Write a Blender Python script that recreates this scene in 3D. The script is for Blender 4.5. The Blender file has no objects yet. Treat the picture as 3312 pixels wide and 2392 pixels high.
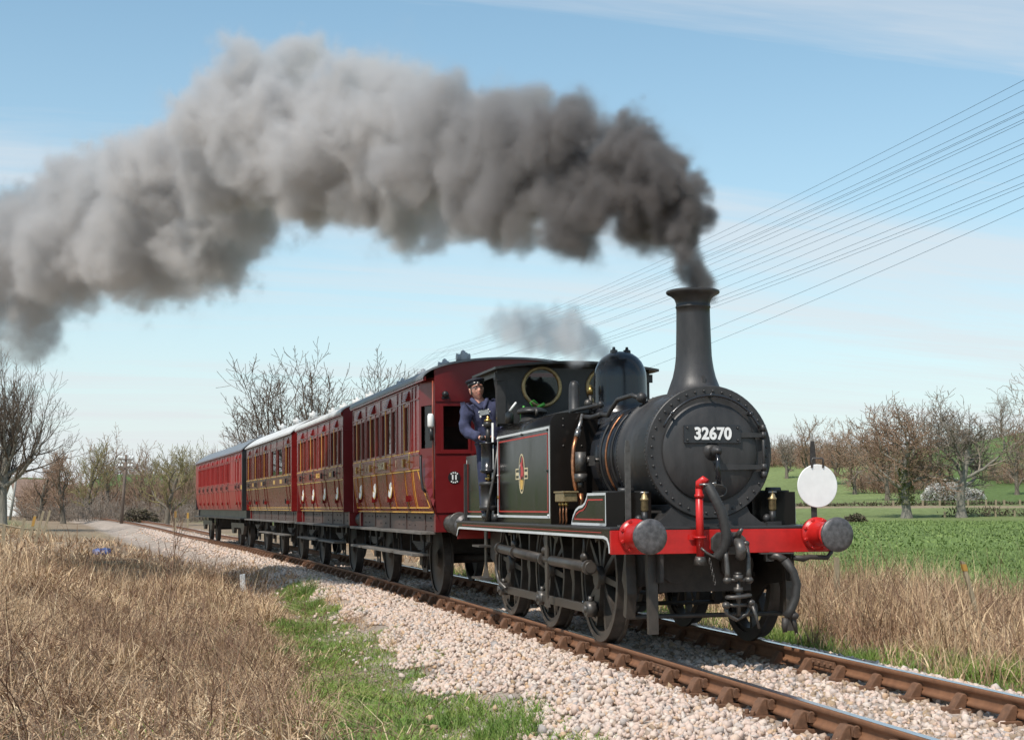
import bpy, bmesh, math, random
import numpy as np
from mathutils import Vector, Matrix

# ------------------------------------------------------------------ camera
R_ = math.radians
scene = bpy.context.scene
COL = scene.collection
CAM = np.array([-4.96517, -12.49479, 1.27068])
YAW, PITCH, FPX, PW, PH = 0.23495, 0.09237, 4800.0, 3312.0, 2392.0
cF = np.array([math.sin(YAW)*math.cos(PITCH), math.cos(YAW)*math.cos(PITCH), math.sin(PITCH)])
cR = np.array([math.cos(YAW), -math.sin(YAW), 0.0])
cU = np.cross(cR, cF)
cam_data = bpy.data.cameras.new('camera')
cam = bpy.data.objects.new('camera', cam_data); COL.objects.link(cam)
M4 = Matrix.Identity(4)
for i in range(3):
    M4[i][0], M4[i][1], M4[i][2], M4[i][3] = cR[i], cU[i], -cF[i], CAM[i]
cam.matrix_world = M4
cam_data.sensor_width = 36.0
cam_data.sensor_fit = 'HORIZONTAL'
cam_data.lens = FPX/PW*36.0
cam_data.clip_start = 0.1
cam_data.clip_end = 6000.0
scene.camera = cam

# ------------------------------------------------------------------ sky and sun
SUN_DIR = Vector((-0.53, -0.49, 0.98)).normalized()      # towards the sun
sun_el = math.asin(SUN_DIR.z)
sun_az = math.atan2(SUN_DIR.x, SUN_DIR.y)
world = bpy.data.worlds.new('World'); scene.world = world
world.use_nodes = True
wn, wl = world.node_tree.nodes, world.node_tree.links
wn.clear()
w_out = wn.new('ShaderNodeOutputWorld'); w_bg = wn.new('ShaderNodeBackground')
w_sky = wn.new('ShaderNodeTexSky'); w_sky.sky_type = 'NISHITA'; w_sky.sun_disc = False
w_sky.sun_elevation = sun_el; w_sky.sun_rotation = sun_az
w_sky.air_density = 1.0; w_sky.dust_density = 0.1; w_sky.ozone_density = 1.0
w_tc = wn.new('ShaderNodeTexCoord'); w_sep = wn.new('ShaderNodeSeparateXYZ')
wl.new(w_tc.outputs['Generated'], w_sep.inputs[0])
def wmath(op, a, b=None, clamp=False):
    n = wn.new('ShaderNodeMath'); n.operation = op; n.use_clamp = clamp
    for i, v in enumerate((a, b)):
        if v is None: continue
        if isinstance(v, (int, float)): n.inputs[i].default_value = v
        else: wl.new(v, n.inputs[i])
    return n.outputs[0]
# thin cirrus: project the view direction on a high flat layer, stretched noise
zz = wmath('ADD', wmath('MAXIMUM', w_sep.outputs['Z'], 0.0), 0.12)
px = wmath('DIVIDE', w_sep.outputs['X'], zz); py = wmath('DIVIDE', w_sep.outputs['Y'], zz)
w_cmb = wn.new('ShaderNodeCombineXYZ'); wl.new(px, w_cmb.inputs[0]); wl.new(py, w_cmb.inputs[1])
w_map = wn.new('ShaderNodeMapping'); w_map.inputs['Rotation'].default_value = (0, 0, R_(-32)); w_map.inputs['Scale'].default_value = (0.26, 1.7, 1)
wl.new(w_cmb.outputs[0], w_map.inputs[0])
w_noi = wn.new('ShaderNodeTexNoise'); w_noi.inputs['Scale'].default_value = 1.1; w_noi.inputs['Detail'].default_value = 7; w_noi.inputs['Roughness'].default_value = 0.6; w_noi.inputs['Distortion'].default_value = 0.5
wl.new(w_map.outputs[0], w_noi.inputs['Vector'])
cir = wmath('MULTIPLY', wmath('SUBTRACT', w_noi.outputs['Fac'], 0.455), 6.5, clamp=True)
cir = wmath('ADD', wmath('MULTIPLY', cir, 0.55), 0.06)
hz = wmath('POWER', wmath('SUBTRACT', 1.0, wmath('MAXIMUM', w_sep.outputs['Z'], 0.0)), 6.5)
hz = wmath('MINIMUM', wmath('MULTIPLY', hz, 1.12), 0.97)
fac = wmath('SUBTRACT', 1.0, wmath('MULTIPLY', wmath('SUBTRACT', 1.0, cir), wmath('SUBTRACT', 1.0, hz)), clamp=True)
w_mix = wn.new('ShaderNodeMix'); w_mix.data_type = 'RGBA'
wl.new(fac, w_mix.inputs[0]); w_tint = wn.new('ShaderNodeMix'); w_tint.data_type = 'RGBA'; w_tint.blend_type = 'MULTIPLY'; w_tint.inputs[0].default_value = 1.0
wl.new(w_sky.outputs[0], w_tint.inputs[6]); w_tint.inputs[7].default_value = (0.80, 1.09, 1.04, 1)
wl.new(w_tint.outputs[2], w_mix.inputs[6])
w_mix.inputs[7].default_value = (5.12, 5.30, 5.50, 1)
wl.new(w_mix.outputs[2], w_bg.inputs['Color']); w_bg.inputs['Strength'].default_value = 0.15
wl.new(w_bg.outputs[0], w_out.inputs['Surface'])

sun_data = bpy.data.lights.new('sun', 'SUN'); sun_data.energy = 4.4; sun_data.angle = R_(0.53); sun_data.color = (1.0, 0.94, 0.86)
sun = bpy.data.objects.new('sun', sun_data); COL.objects.link(sun)
sun.rotation_euler = SUN_DIR.to_track_quat('Z', 'Y').to_euler(); sun.location = (-30, -30, 60)

scene.view_settings.view_transform = 'Standard'; scene.view_settings.look = 'None'
scene.view_settings.gamma = 1.0; scene.view_settings.exposure = 0.0
scene.view_settings.use_curve_mapping = False
cy = scene.cycles
cy.use_denoising = True
try: cy.denoiser = 'OPENIMAGEDENOISE'
except Exception: pass
cy.max_bounces = 8; cy.diffuse_bounces = 3; cy.glossy_bounces = 3; cy.transmission_bounces = 4
cy.volume_bounces = 3; cy.transparent_max_bounces = 8
cy.volume_step_rate = 4.0; cy.volume_max_steps = 256
cy.sample_clamp_indirect = 6.0
cy.use_adaptive_sampling = True; cy.adaptive_threshold = 0.02

def unp(u, v, d):            # photograph pixel + depth along the axis -> world point (used only to lay out the place)
    r = cF + cR*(u-PW/2)/FPX - cU*(v-PH/2)/FPX
    return CAM + r*d
# ------------------------------------------------------------------ helpers
random.seed(11)
RNG = np.random.default_rng(5)
MATS = {}
def mat(name, col, rough=0.5, metal=0.0, var=0.12, vscale=6.0, bump=0.0, bscale=40.0, col2=None, island=False, spec=0.5, coat=0.0, tint2=None, detail=4.0, stretch=None, broad=None):
    """procedural paint / stone / metal: base colour varied by noise, optional per-piece variation and fine relief"""
    if name in MATS: return MATS[name]
    m = bpy.data.materials.new(name); m.use_nodes = True
    n, l = m.node_tree.nodes, m.node_tree.links
    b = n['Principled BSDF']
    b.inputs['Roughness'].default_value = rough; b.inputs['Metallic'].default_value = metal
    b.inputs['Specular IOR Level'].default_value = spec
    if coat: b.inputs['Coat Weight'].default_value = coat; b.inputs['Coat Roughness'].default_value = 0.06
    tc = n.new('ShaderNodeTexCoord'); src = tc.outputs['Object']
    if stretch:
        mp = n.new('ShaderNodeMapping'); mp.inputs['Scale'].default_value = stretch; l.new(src, mp.inputs[0]); src = mp.outputs[0]
    no = n.new('ShaderNodeTexNoise'); no.inputs['Scale'].default_value = vscale; no.inputs['Detail'].default_value = detail; no.inputs['Roughness'].default_value = 0.62
    l.new(src, no.inputs['Vector'])
    c2 = col2 if col2 else tuple(max(0, c*(1-2.2*var)) for c in col)
    ramp = n.new('ShaderNodeValToRGB'); ramp.color_ramp.elements[0].position = 0.32; ramp.color_ramp.elements[1].position = 0.68
    ramp.color_ramp.elements[0].color = (*c2, 1); ramp.color_ramp.elements[1].color = (*col, 1)
    l.new(no.outputs['Fac'], ramp.inputs[0]); out = ramp.outputs[0]
    if island:
        ge = n.new('ShaderNodeNewGeometry'); r2 = n.new('ShaderNodeValToRGB'); cr = r2.color_ramp
        cr.interpolation = 'LINEAR'
        cols = island if isinstance(island, (list, tuple)) else [col, c2]
        while len(cr.elements) < len(cols): cr.elements.new(0.5)
        for i, c in enumerate(cols):
            cr.elements[i].position = i/(len(cols)-1); cr.elements[i].color = (*c, 1)
        l.new(ge.outputs['Random Per Island'], r2.inputs[0])
        mx = n.new('ShaderNodeMix'); mx.data_type = 'RGBA'; mx.blend_type = 'MULTIPLY'; mx.inputs[0].default_value = 0.55
        l.new(r2.outputs[0], mx.inputs[6])
        mw = n.new('ShaderNodeMix'); mw.data_type = 'RGBA'; mw.inputs[0].default_value = 1.0
        rw = n.new('ShaderNodeValToRGB'); rw.color_ramp.elements[0].color = (0.45, 0.45, 0.45, 1); rw.color_ramp.elements[1].color = (1.25, 1.25, 1.25, 1)
        l.new(no.outputs['Fac'], rw.inputs[0]); l.new(rw.outputs[0], mx.inputs[7]); out = mx.outputs[2]
        if broad:
            nb_ = n.new('ShaderNodeTexNoise'); nb_.inputs['Scale'].default_value = broad[0]; nb_.inputs['Detail'].default_value = 3; l.new(src, nb_.inputs['Vector'])
            rb_ = n.new('ShaderNodeValToRGB'); rb_.color_ramp.elements[0].position = 0.36; rb_.color_ramp.elements[1].position = 0.62
            rb_.color_ramp.elements[0].color = (*broad[1], 1); rb_.color_ramp.elements[1].color = (*broad[2], 1); l.new(nb_.outputs['Fac'], rb_.inputs[0])
            m3 = n.new('ShaderNodeMix'); m3.data_type = 'RGBA'; m3.blend_type = 'MULTIPLY'; m3.inputs[0].default_value = 1.0; l.new(out, m3.inputs[6]); l.new(rb_.outputs[0], m3.inputs[7]); out = m3.outputs[2]
    l.new(out, b.inputs['Base Color'])
    rr = n.new('ShaderNodeMapRange'); rr.inputs['To Min'].default_value = max(0.02, rough-0.12); rr.inputs['To Max'].default_value = min(1, rough+0.12)
    l.new(no.outputs['Fac'], rr.inputs[0]); l.new(rr.outputs[0], b.inputs['Roughness'])
    if bump:
        nb = n.new('ShaderNodeTexNoise'); nb.inputs['Scale'].default_value = bscale; nb.inputs['Detail'].default_value = 5
        l.new(src, nb.inputs['Vector'])
        bp = n.new('ShaderNodeBump'); bp.inputs['Strength'].default_value = bump; bp.inputs['Distance'].default_value = 0.01
        l.new(nb.outputs['Fac'], bp.inputs['Height']); l.new(bp.outputs[0], b.inputs['Normal'])
    MATS[name] = m
    return m

class MB:
    """collects simple solids; build() links them as one mesh object"""
    def __init__(s): s.v = []; s.f = []; s.smooth = []
    def add(s, vs, fs, smooth=False):
        o = len(s.v); s.v += [tuple(map(float, p)) for p in vs]
        for f in fs: s.f.append(tuple(i+o for i in f)); s.smooth.append(smooth)
        return s
    def box(s, x0, x1, y0, y1, z0, z1):
        return s.add([(x0,y0,z0),(x1,y0,z0),(x1,y1,z0),(x0,y1,z0),(x0,y0,z1),(x1,y0,z1),(x1,y1,z1),(x0,y1,z1)],
                     [(0,3,2,1),(4,5,6,7),(0,1,5,4),(1,2,6,5),(2,3,7,6),(3,0,4,7)])
    def hexa(s, P):   # 8 points, bottom 4 then top 4
        return s.add(P, [(0,3,2,1),(4,5,6,7),(0,1,5,4),(1,2,6,5),(2,3,7,6),(3,0,4,7)])
    def lathe(s, prof, o, ax, n=24, cap0=True, cap1=True, smooth=True, a0=0.0):
        """prof: list of (distance along axis, radius)"""
        ax = Vector(ax).normalized(); t = Vector((0,0,1)) if abs(ax.z) < 0.9 else Vector((1,0,0))
        e1 = ax.cross(t).normalized(); e2 = ax.cross(e1); o = Vector(o); vs = []; fs = []
        for (d, r) in prof:
            for k in range(n):
                a = 2*math.pi*k/n+a0
                vs.append(o+ax*d+(e1*math.cos(a)+e2*math.sin(a))*r)
        m = len(prof)
        for i in range(m-1):
            for k in range(n):
                k2 = (k+1) % n
                fs.append((i*n+k, (i+1)*n+k, (i+1)*n+k2, i*n+k2))
        s.add(vs, fs, smooth); base = len(s.v)-len(vs)
        if cap0: s.f.append(tuple(base+k for k in range(n))); s.smooth.append(False)
        if cap1: s.f.append(tuple(base+(m-1)*n+k for k in reversed(range(n)))); s.smooth.append(False)
        return s
    def cyl(s, p0, p1, r0, r1=None, n=12, smooth=True):
        p0, p1 = Vector(p0), Vector(p1); d = p1-p0
        return s.lathe([(0, r0), (d.length, r0 if r1 is None else r1)], p0, d, n, smooth=smooth)
    def tube(s, pts, r, n=8, closed=False, smooth=True):
        pts = [Vector(p) for p in pts]; m = len(pts); rs = r if hasattr(r, '__len__') else [r]*m
        vs = []; fs = []; prev = None
        for i, p in enumerate(pts):
            if closed: d = pts[(i+1) % m]-pts[i-1]
            else: d = pts[min(i+1, m-1)]-pts[max(i-1, 0)]
            d.normalize()
            if prev is None:
                t = Vector((0,0,1)) if abs(d.z) < 0.9 else Vector((1,0,0)); e1 = d.cross(t).normalized()
            else:
                e1 = (prev-d*prev.dot(d)).normalized()
            prev = e1; e2 = d.cross(e1)
            for k in range(n):
                a = 2*math.pi*k/n; vs.append(p+(e1*math.cos(a)+e2*math.sin(a))*rs[i])
        for i in range(m if closed else m-1):
            j = (i+1) % m
            for k in range(n):
                k2 = (k+1) % n; fs.append((i*n+k, i*n+k2, j*n+k2, j*n+k))
        s.add(vs, fs, smooth); base = len(s.v)-len(vs)
        if not closed:
            s.f.append(tuple(base+k for k in reversed(range(n)))); s.smooth.append(False)
            s.f.append(tuple(base+(m-1)*n+k for k in range(n))); s.smooth.append(False)
        return s
    def sphere(s, c, r, n=12, m=8, sc=(1,1,1)):
        vs = []; fs = []
        for i in range(m+1):
            th = math.pi*i/m
            for k in range(n):
                a = 2*math.pi*k/n
                vs.append((c[0]+r*sc[0]*math.sin(th)*math.cos(a), c[1]+r*sc[1]*math.sin(th)*math.sin(a), c[2]+r*sc[2]*math.cos(th)))
        for i in range(m):
            for k in range(n):
                k2 = (k+1) % n; fs.append((i*n+k, (i+1)*n+k, (i+1)*n+k2, i*n+k2))
        return s.add(vs, fs, True)
    def prism(s, poly, fn, t):
        """poly: 2-D outline; fn(a,b,h) -> point; extruded from h=0 to h=t"""
        n = len(poly); vs = [fn(a, b, 0) for a, b in poly]+[fn(a, b, t) for a, b in poly]
        fs = [tuple(range(n)), tuple(reversed(range(n, 2*n)))]+[(i, i+n, (i+1) % n+n, (i+1) % n) for i in range(n)]
        return s.add(vs, fs)
    def strip(s, pts, width, fn, t):
        """flat line of given width following 2-D points, thickness t"""
        P = [Vector(p) for p in pts]; L = []; Rr = []
        for i, p in enumerate(P):
            d = (P[min(i+1, len(P)-1)]-P[max(i-1, 0)]).normalized(); nn = Vector((-d.y, d.x))
            L.append(p+nn*width/2); Rr.append(p-nn*width/2)
        for i in range(len(P)-1):
            s.prism([L[i], L[i+1], Rr[i+1], Rr[i]], fn, t)
        return s
    def build(s, name, material, parent=None, bevel=0.0, recalc=True, weld=False):
        me = bpy.data.meshes.new(name); me.from_pydata(s.v, [], s.f)
        me.polygons.foreach_set('use_smooth', s.smooth)
        if recalc or bevel:
            bm = bmesh.new(); bm.from_mesh(me)
            if weld: bmesh.ops.remove_doubles(bm, verts=bm.verts, dist=1e-5)
            bmesh.ops.recalc_face_normals(bm, faces=bm.faces)
            if bevel:
                ed = [e for e in bm.edges if len(e.link_faces) == 2 and e.calc_face_angle(0) > 0.6]
                bmesh.ops.bevel(bm, geom=ed, offset=bevel, segments=2, affect='EDGES', clamp_overlap=True, profile=0.6)
            bm.to_mesh(me); bm.free()
        me.materials.append(material)
        ob = bpy.data.objects.new(name, me); COL.objects.link(ob)
        if parent is not None: ob.parent = parent
        return ob

def tag(o, label=None, cat=None, group=None, kind=None):
    if label: o['label'] = label
    if cat: o['category'] = cat
    if group: o['group'] = group
    if kind: o['kind'] = kind
    return o
def empty(name, loc=(0,0,0), rz=0.0, ry=0.0):
    o = bpy.data.objects.new(name, None); COL.objects.link(o); o.location = loc; o.rotation_euler = (0, ry, rz); o.empty_display_size = 0.3
    return o
def inst(src, name, parent, loc=(0,0,0), rot=(0,0,0), sc=(1,1,1)):
    o = bpy.data.objects.new(name, src.data if hasattr(src, 'data') else src); COL.objects.link(o)
    o.parent = parent; o.location = loc; o.rotation_euler = rot; o.scale = sc
    return o
def copy_tree(o, parent=None):
    c = o.copy(); COL.objects.link(c); c.parent = parent
    for ch in list(o.children): copy_tree(ch, c)
    return c
def text_mesh(txt, size, extrude=0.004, offset=0.0, space=1.0, shear=0.0):
    cu = bpy.data.curves.new('lettering', 'FONT'); cu.body = txt; cu.size = size; cu.extrude = extrude; cu.offset = offset
    cu.align_x = 'CENTER'; cu.align_y = 'CENTER'; cu.space_character = space; cu.shear = shear; cu.resolution_u = 4
    o = bpy.data.objects.new('lettering', cu); COL.objects.link(o)
    dg = bpy.context.evaluated_depsgraph_get(); me = bpy.data.meshes.new_from_object(o.evaluated_get(dg))
    bpy.data.objects.remove(o); bpy.data.curves.remove(cu)
    return me
def mesh_obj(name, v, f, material, parent=None, smooth=False):
    me = bpy.data.meshes.new(name)
    v = np.asarray(v, np.float32); f = np.asarray(f, np.int32)
    me.vertices.add(len(v)); me.vertices.foreach_set('co', v.ravel())
    k = f.shape[1]; me.loops.add(f.size); me.loops.foreach_set('vertex_index', f.ravel())
    me.polygons.add(len(f)); me.polygons.foreach_set('loop_start', np.arange(0, f.size, k, dtype=np.int32))
    me.polygons.foreach_set('loop_total', np.full(len(f), k, np.int32))
    if smooth: me.polygons.foreach_set('use_smooth', np.ones(len(f), bool))
    me.update(calc_edges=True); me.materials.append(material)
    ob = bpy.data.objects.new(name, me); COL.objects.link(ob)
    if parent is not None: ob.parent = parent
    return ob

# materials
def M(n):
    return MATS[n]
mat('black_gloss', (0.022, 0.023, 0.027), 0.22, var=0.15, vscale=3, spec=0.55)
mat('black_satin', (0.040, 0.038, 0.037), 0.45, var=0.25, vscale=5, detail=7, bump=0.05, bscale=30)
mat('smokebox_black', (0.050, 0.047, 0.046), 0.46, var=0.24, vscale=4, bump=0.12, bscale=70, stretch=(1.6, 1.6, 0.6), detail=7)
mat('frame_grime', (0.055, 0.046, 0.040), 0.6, var=0.25, vscale=9, bump=0.2, bscale=50)
mat('wheel_grime', (0.066, 0.054, 0.044), 0.42, var=0.22, vscale=9, bump=0.1, bscale=50)
mat('red_paint', (0.60, 0.018, 0.015), 0.36, var=0.16, vscale=5, detail=8)
mat('dull_red', (0.42, 0.035, 0.028), 0.45, var=0.10, vscale=4)
mat('white_line', (0.68, 0.69, 0.68), 0.45, var=0.06)
mat('red_line', (0.50, 0.035, 0.025), 0.45, var=0.06)
mat('tank_black', (0.013, 0.0105, 0.009), 0.20, var=0.15, vscale=2.0, spec=0.22, stretch=(1, 1.6, 0.4))
mat('brass', (0.62, 0.40, 0.13), 0.28, metal=0.9, var=0.15, vscale=30)
mat('old_brass', (0.50, 0.37, 0.19), 0.45, metal=0.7, var=0.2, vscale=30)
mat('copper', (0.55, 0.24, 0.12), 0.35, metal=0.85, var=0.2, vscale=25)
mat('steel', (0.42, 0.40, 0.38), 0.35, metal=0.85, var=0.2, vscale=20)
mat('grey_steel', (0.125, 0.115, 0.105), 0.42, metal=0.5, var=0.2, vscale=20)
mat('buffer_face', (0.16, 0.15, 0.15), 0.42, metal=0.4, var=0.25, vscale=25, bump=0.1)
mat('rubber', (0.038, 0.036, 0.034), 0.6, var=0.15, vscale=30)
mat('white_paint', (0.88, 0.87, 0.84), 0.45, var=0.05, vscale=9, detail=8)
mat('cream', (0.74, 0.62, 0.38), 0.5, var=0.06)
mat('gold', (0.72, 0.44, 0.10), 0.4, var=0.08)
mat('crest_red', (0.55, 0.06, 0.06), 0.5, var=0.1)
mat('crest_grey', (0.42, 0.45, 0.45), 0.5, var=0.1)
mat('green_plastic', (0.05, 0.30, 0.03), 0.4, var=0.06)
def glass_mat():
    m = bpy.data.materials.new('window_glass'); m.use_nodes = True; n, l = m.node_tree.nodes, m.node_tree.links
    b = n['Principled BSDF']; b.inputs['Base Color'].default_value = (0.75, 0.78, 0.76, 1); b.inputs['Roughness'].default_value = 0.03
    tr = n.new('ShaderNodeBsdfTransparent'); tr.inputs[0].default_value = (0.72, 0.74, 0.72, 1)
    gl = n.new('ShaderNodeBsdfGlossy'); gl.inputs['Roughness'].default_value = 0.02
    fc = n.new('ShaderNodeLayerWeight'); fc.inputs['Blend'].default_value = 0.5      # facing term is the same from both sides of a thin pane
    pw = n.new('ShaderNodeMath'); pw.operation = 'POWER'; pw.inputs[1].default_value = 4.5; l.new(fc.outputs['Facing'], pw.inputs[0])
    lw = n.new('ShaderNodeMath'); lw.operation = 'MULTIPLY_ADD'; lw.inputs[1].default_value = 0.75; lw.inputs[2].default_value = 0.035; l.new(pw.outputs[0], lw.inputs[0])
    tcn = n.new('ShaderNodeTexCoord'); nz = n.new('ShaderNodeTexNoise'); nz.inputs['Scale'].default_value = 6
    l.new(tcn.outputs['Object'], nz.inputs['Vector'])
    bp = n.new('ShaderNodeBump'); bp.inputs['Strength'].default_value = 0.02; l.new(nz.outputs[0], bp.inputs['Height']); l.new(bp.outputs[0], gl.inputs['Normal'])
    mx = n.new('ShaderNodeMixShader'); l.new(lw.outputs[0], mx.inputs[0]); l.new(tr.outputs[0], mx.inputs[1]); l.new(gl.outputs[0], mx.inputs[2])
    l.new(mx.outputs[0], n['Material Output'].inputs['Surface']); MATS['window_glass'] = m
glass_mat()

# track centre line: arc length t measured back from the engine's buffer beam
_TT = [(-40, 0.0, 0), (0, 0.0, 0)]
def track_tables():
    n = 2600; ts = np.linspace(-30, 230, n); h = ts[1]-ts[0]
    k = np.where(ts < 0, 0.0009, 0.0021-3e-5*np.clip(ts, 0, 45))
    k = np.where(ts > 75, 0.00075+(np.clip(ts, 75, 140)-75)*1.6e-5, k)
    th = np.cumsum(k)*h; i0 = np.argmin(abs(ts)); th -= th[i0]
    x = np.cumsum(-np.sin(th))*h; y = np.cumsum(np.cos(th))*h; x -= x[i0]; y -= y[i0]
    z = np.where(ts > 60, 0.0088*(np.clip(ts, 60, 400)-60)-0.00003*(np.clip(ts, 60, 230)-60)**2, 0)
    return ts, x, y, th, z
TS, TX, TY, TH, TZ = track_tables()
def trk(t, lat=0.0, z=0.0):
    x = np.interp(t, TS, TX); y = np.interp(t, TS, TY); th = np.interp(t, TS, TH); zz = np.interp(t, TS, TZ)
    return np.array([x+lat*np.cos(th), y+lat*np.sin(th), zz+z])
def heading(t): return float(np.interp(t, TS, TH))
CANT = -0.0065
# ------------------------------------------------------------------ the land
def ss(a, b, x):
    t = np.clip((x-a)/(b-a), 0, 1); return t*t*(3-2*t)
def vnoise(x, y, s, seed=0):
    """cheap smooth value noise in numpy"""
    x = np.asarray(x, float)/s+seed*17.3; y = np.asarray(y, float)/s-seed*9.1
    xi, yi = np.floor(x), np.floor(y); fx, fy = x-xi, y-yi; fx = fx*fx*(3-2*fx); fy = fy*fy*(3-2*fy)
    h = lambda a, b: np.modf(np.abs(np.sin(a*127.1+b*311.7+seed*74.7)*43758.5453))[0]
    return (h(xi, yi)*(1-fx)+h(xi+1, yi)*fx)*(1-fy)+(h(xi, yi+1)*(1-fx)+h(xi+1, yi+1)*fx)*fy
def lat_of(x, y):
    t = np.interp(y, TY, TS); x0 = np.interp(y, TY, TX); th = np.interp(t, TS, TH)
    return (x-x0)*np.cos(th), np.interp(t, TS, TZ), t
def polar(x, y):
    dx, dy = x-CAM[0], y-CAM[1]
    fw = dx*math.sin(YAW)+dy*math.cos(YAW); rt = dx*math.cos(YAW)-dy*math.sin(YAW)
    D = np.hypot(fw, rt); b = np.arctan2(rt, fw)
    return D, b
def ground_z(x, y):
    x = np.asarray(x, float); y = np.asarray(y, float)
    D, b = polar(x, y)
    zr = np.interp(D, [0, 100, 150, 190, 215, 300, 430, 700, 1600], [-0.42, -0.40, -0.07, 1.27, 2.0, 3.5, 6.0, 8.0, 8.0])
    zl = np.interp(D, [0, 40, 80, 100, 130, 170, 240, 700, 1600], [-0.42, -0.40, -0.15, 0.08, 0.34, 0.62, 1.6, 8.0, 8.0])
    w = ss(-0.14, 0.03, b); z = zl*(1-w)+zr*w
    amp = np.interp(b, [-0.6, -0.2, -0.1, 0.1, 0.17, 0.24, 0.29, 0.34, 0.6], [6, 6, 9, 7, 10, 10.5, 12, 16, 17])
    z = z+amp*ss(205, 430, D)+(vnoise(x, y, 60, 3)-0.5)*1.2*ss(200, 320, D)
    l, tz, t = lat_of(x, y)
    near = (vnoise(x, y, 1.3, 1)-0.5)*(0.12+0.22*ss(-3.4, -4.4, l))+(vnoise(x, y, 4.5, 2)-0.5)*(0.16+0.2*ss(-3.4, -5, l))+0.50*ss(-4.4, -7.5, l)*(1-ss(8, 25, y))
    near = near*(1-ss(60, 120, D))*ss(2.0, 3.4, np.abs(l))
    wt = 1-ss(5, 16, np.abs(l)); z = z*(1-wt)+(tz-0.42)*wt+near
    # track bed
    zb = tz-0.19-0.33*ss(1.35, 2.9, np.abs(l))
    wb = 1-ss(2.4, 3.4, np.abs(l)); z = z*(1-wb)+np.minimum(zb, zb)*wb
    return z

def ground_sheet():
    gx = np.concatenate([-np.geomspace(1500, 50, 26), -np.linspace(48, 14, 40), np.linspace(-13.6, -3.6, 44), np.linspace(-3.4, 3.4, 48), np.linspace(3.6, 14, 40), np.geomspace(14.6, 1500, 90)])
    gy = np.concatenate([np.linspace(-60, -14, 12), np.linspace(-13.5, 40, 130), np.geomspace(40.5, 2000, 120)])
    X, Y = np.meshgrid(gx, gy); Z = ground_z(X, Y)
    v = np.stack([X.ravel(), Y.ravel(), Z.ravel()], 1); nx, ny = len(gx), len(gy)
    i, j = np.meshgrid(np.arange(nx-1), np.arange(ny-1)); a = (j*nx+i).ravel()
    f = np.stack([a, a+1, a+1+nx, a+nx], 1)
    D, b = polar(v[:, 0], v[:, 1]); l, tz, t = lat_of(v[:, 0], v[:, 1])
    straw = np.array([0.30, 0.225, 0.155]); crop = np.array([0.15, 0.21, 0.065]); meadow = np.array([0.125, 0.18, 0.06]); light = np.array([0.20, 0.245, 0.095]); bed = np.array([0.42, 0.345, 0.285])
    col = np.tile(straw, (len(v), 1))
    def put(c, w): 
        nonlocal col
        w = np.clip(w, 0, 1)[:, None]; col = col*(1-w)+c*w
    put(meadow, ss(75, 115, D)*(1-ss(0.02, 0.08, b)))
    put(straw, ss(75, 100, D)*(1-ss(5, 11, np.abs(l))))
    put(crop, ss(7.5, 9.5, l)*ss(-0.02, 0.03, b))
    put(light*0.92, ss(151, 154, D)*ss(0.05, 0.08, b)*(1-ss(190, 193, D)))
    put(straw*1.1, ss(188, 190, D)*ss(0.05, 0.08, b)*(1-ss(197, 199, D)))
    put(light, ss(197, 200, D)*ss(0.05, 0.08, b)*(1-ss(0.262, 0.272, b)))
    put(meadow*0.95, ss(197, 200, D)*ss(0.262, 0.272, b))
    put(bed, (1-ss(2.3, 3.0, np.abs(l)+np.where(l < 0, -0.7*ss(22, 50, v[:, 1])*(1-ss(85, 110, v[:, 1])), 0)))*(1-ss(200, 260, D)))
    me_ob = mesh_obj('ground', v, f, ground_mat(), smooth=True)
    ca = me_ob.data.color_attributes.new('zone', 'FLOAT_COLOR', 'POINT'); ca.data.foreach_set('color', np.concatenate([col, np.ones((len(col), 1))], 1).astype(np.float32).ravel())
    tag(me_ob, kind='structure'); return me_ob
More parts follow.
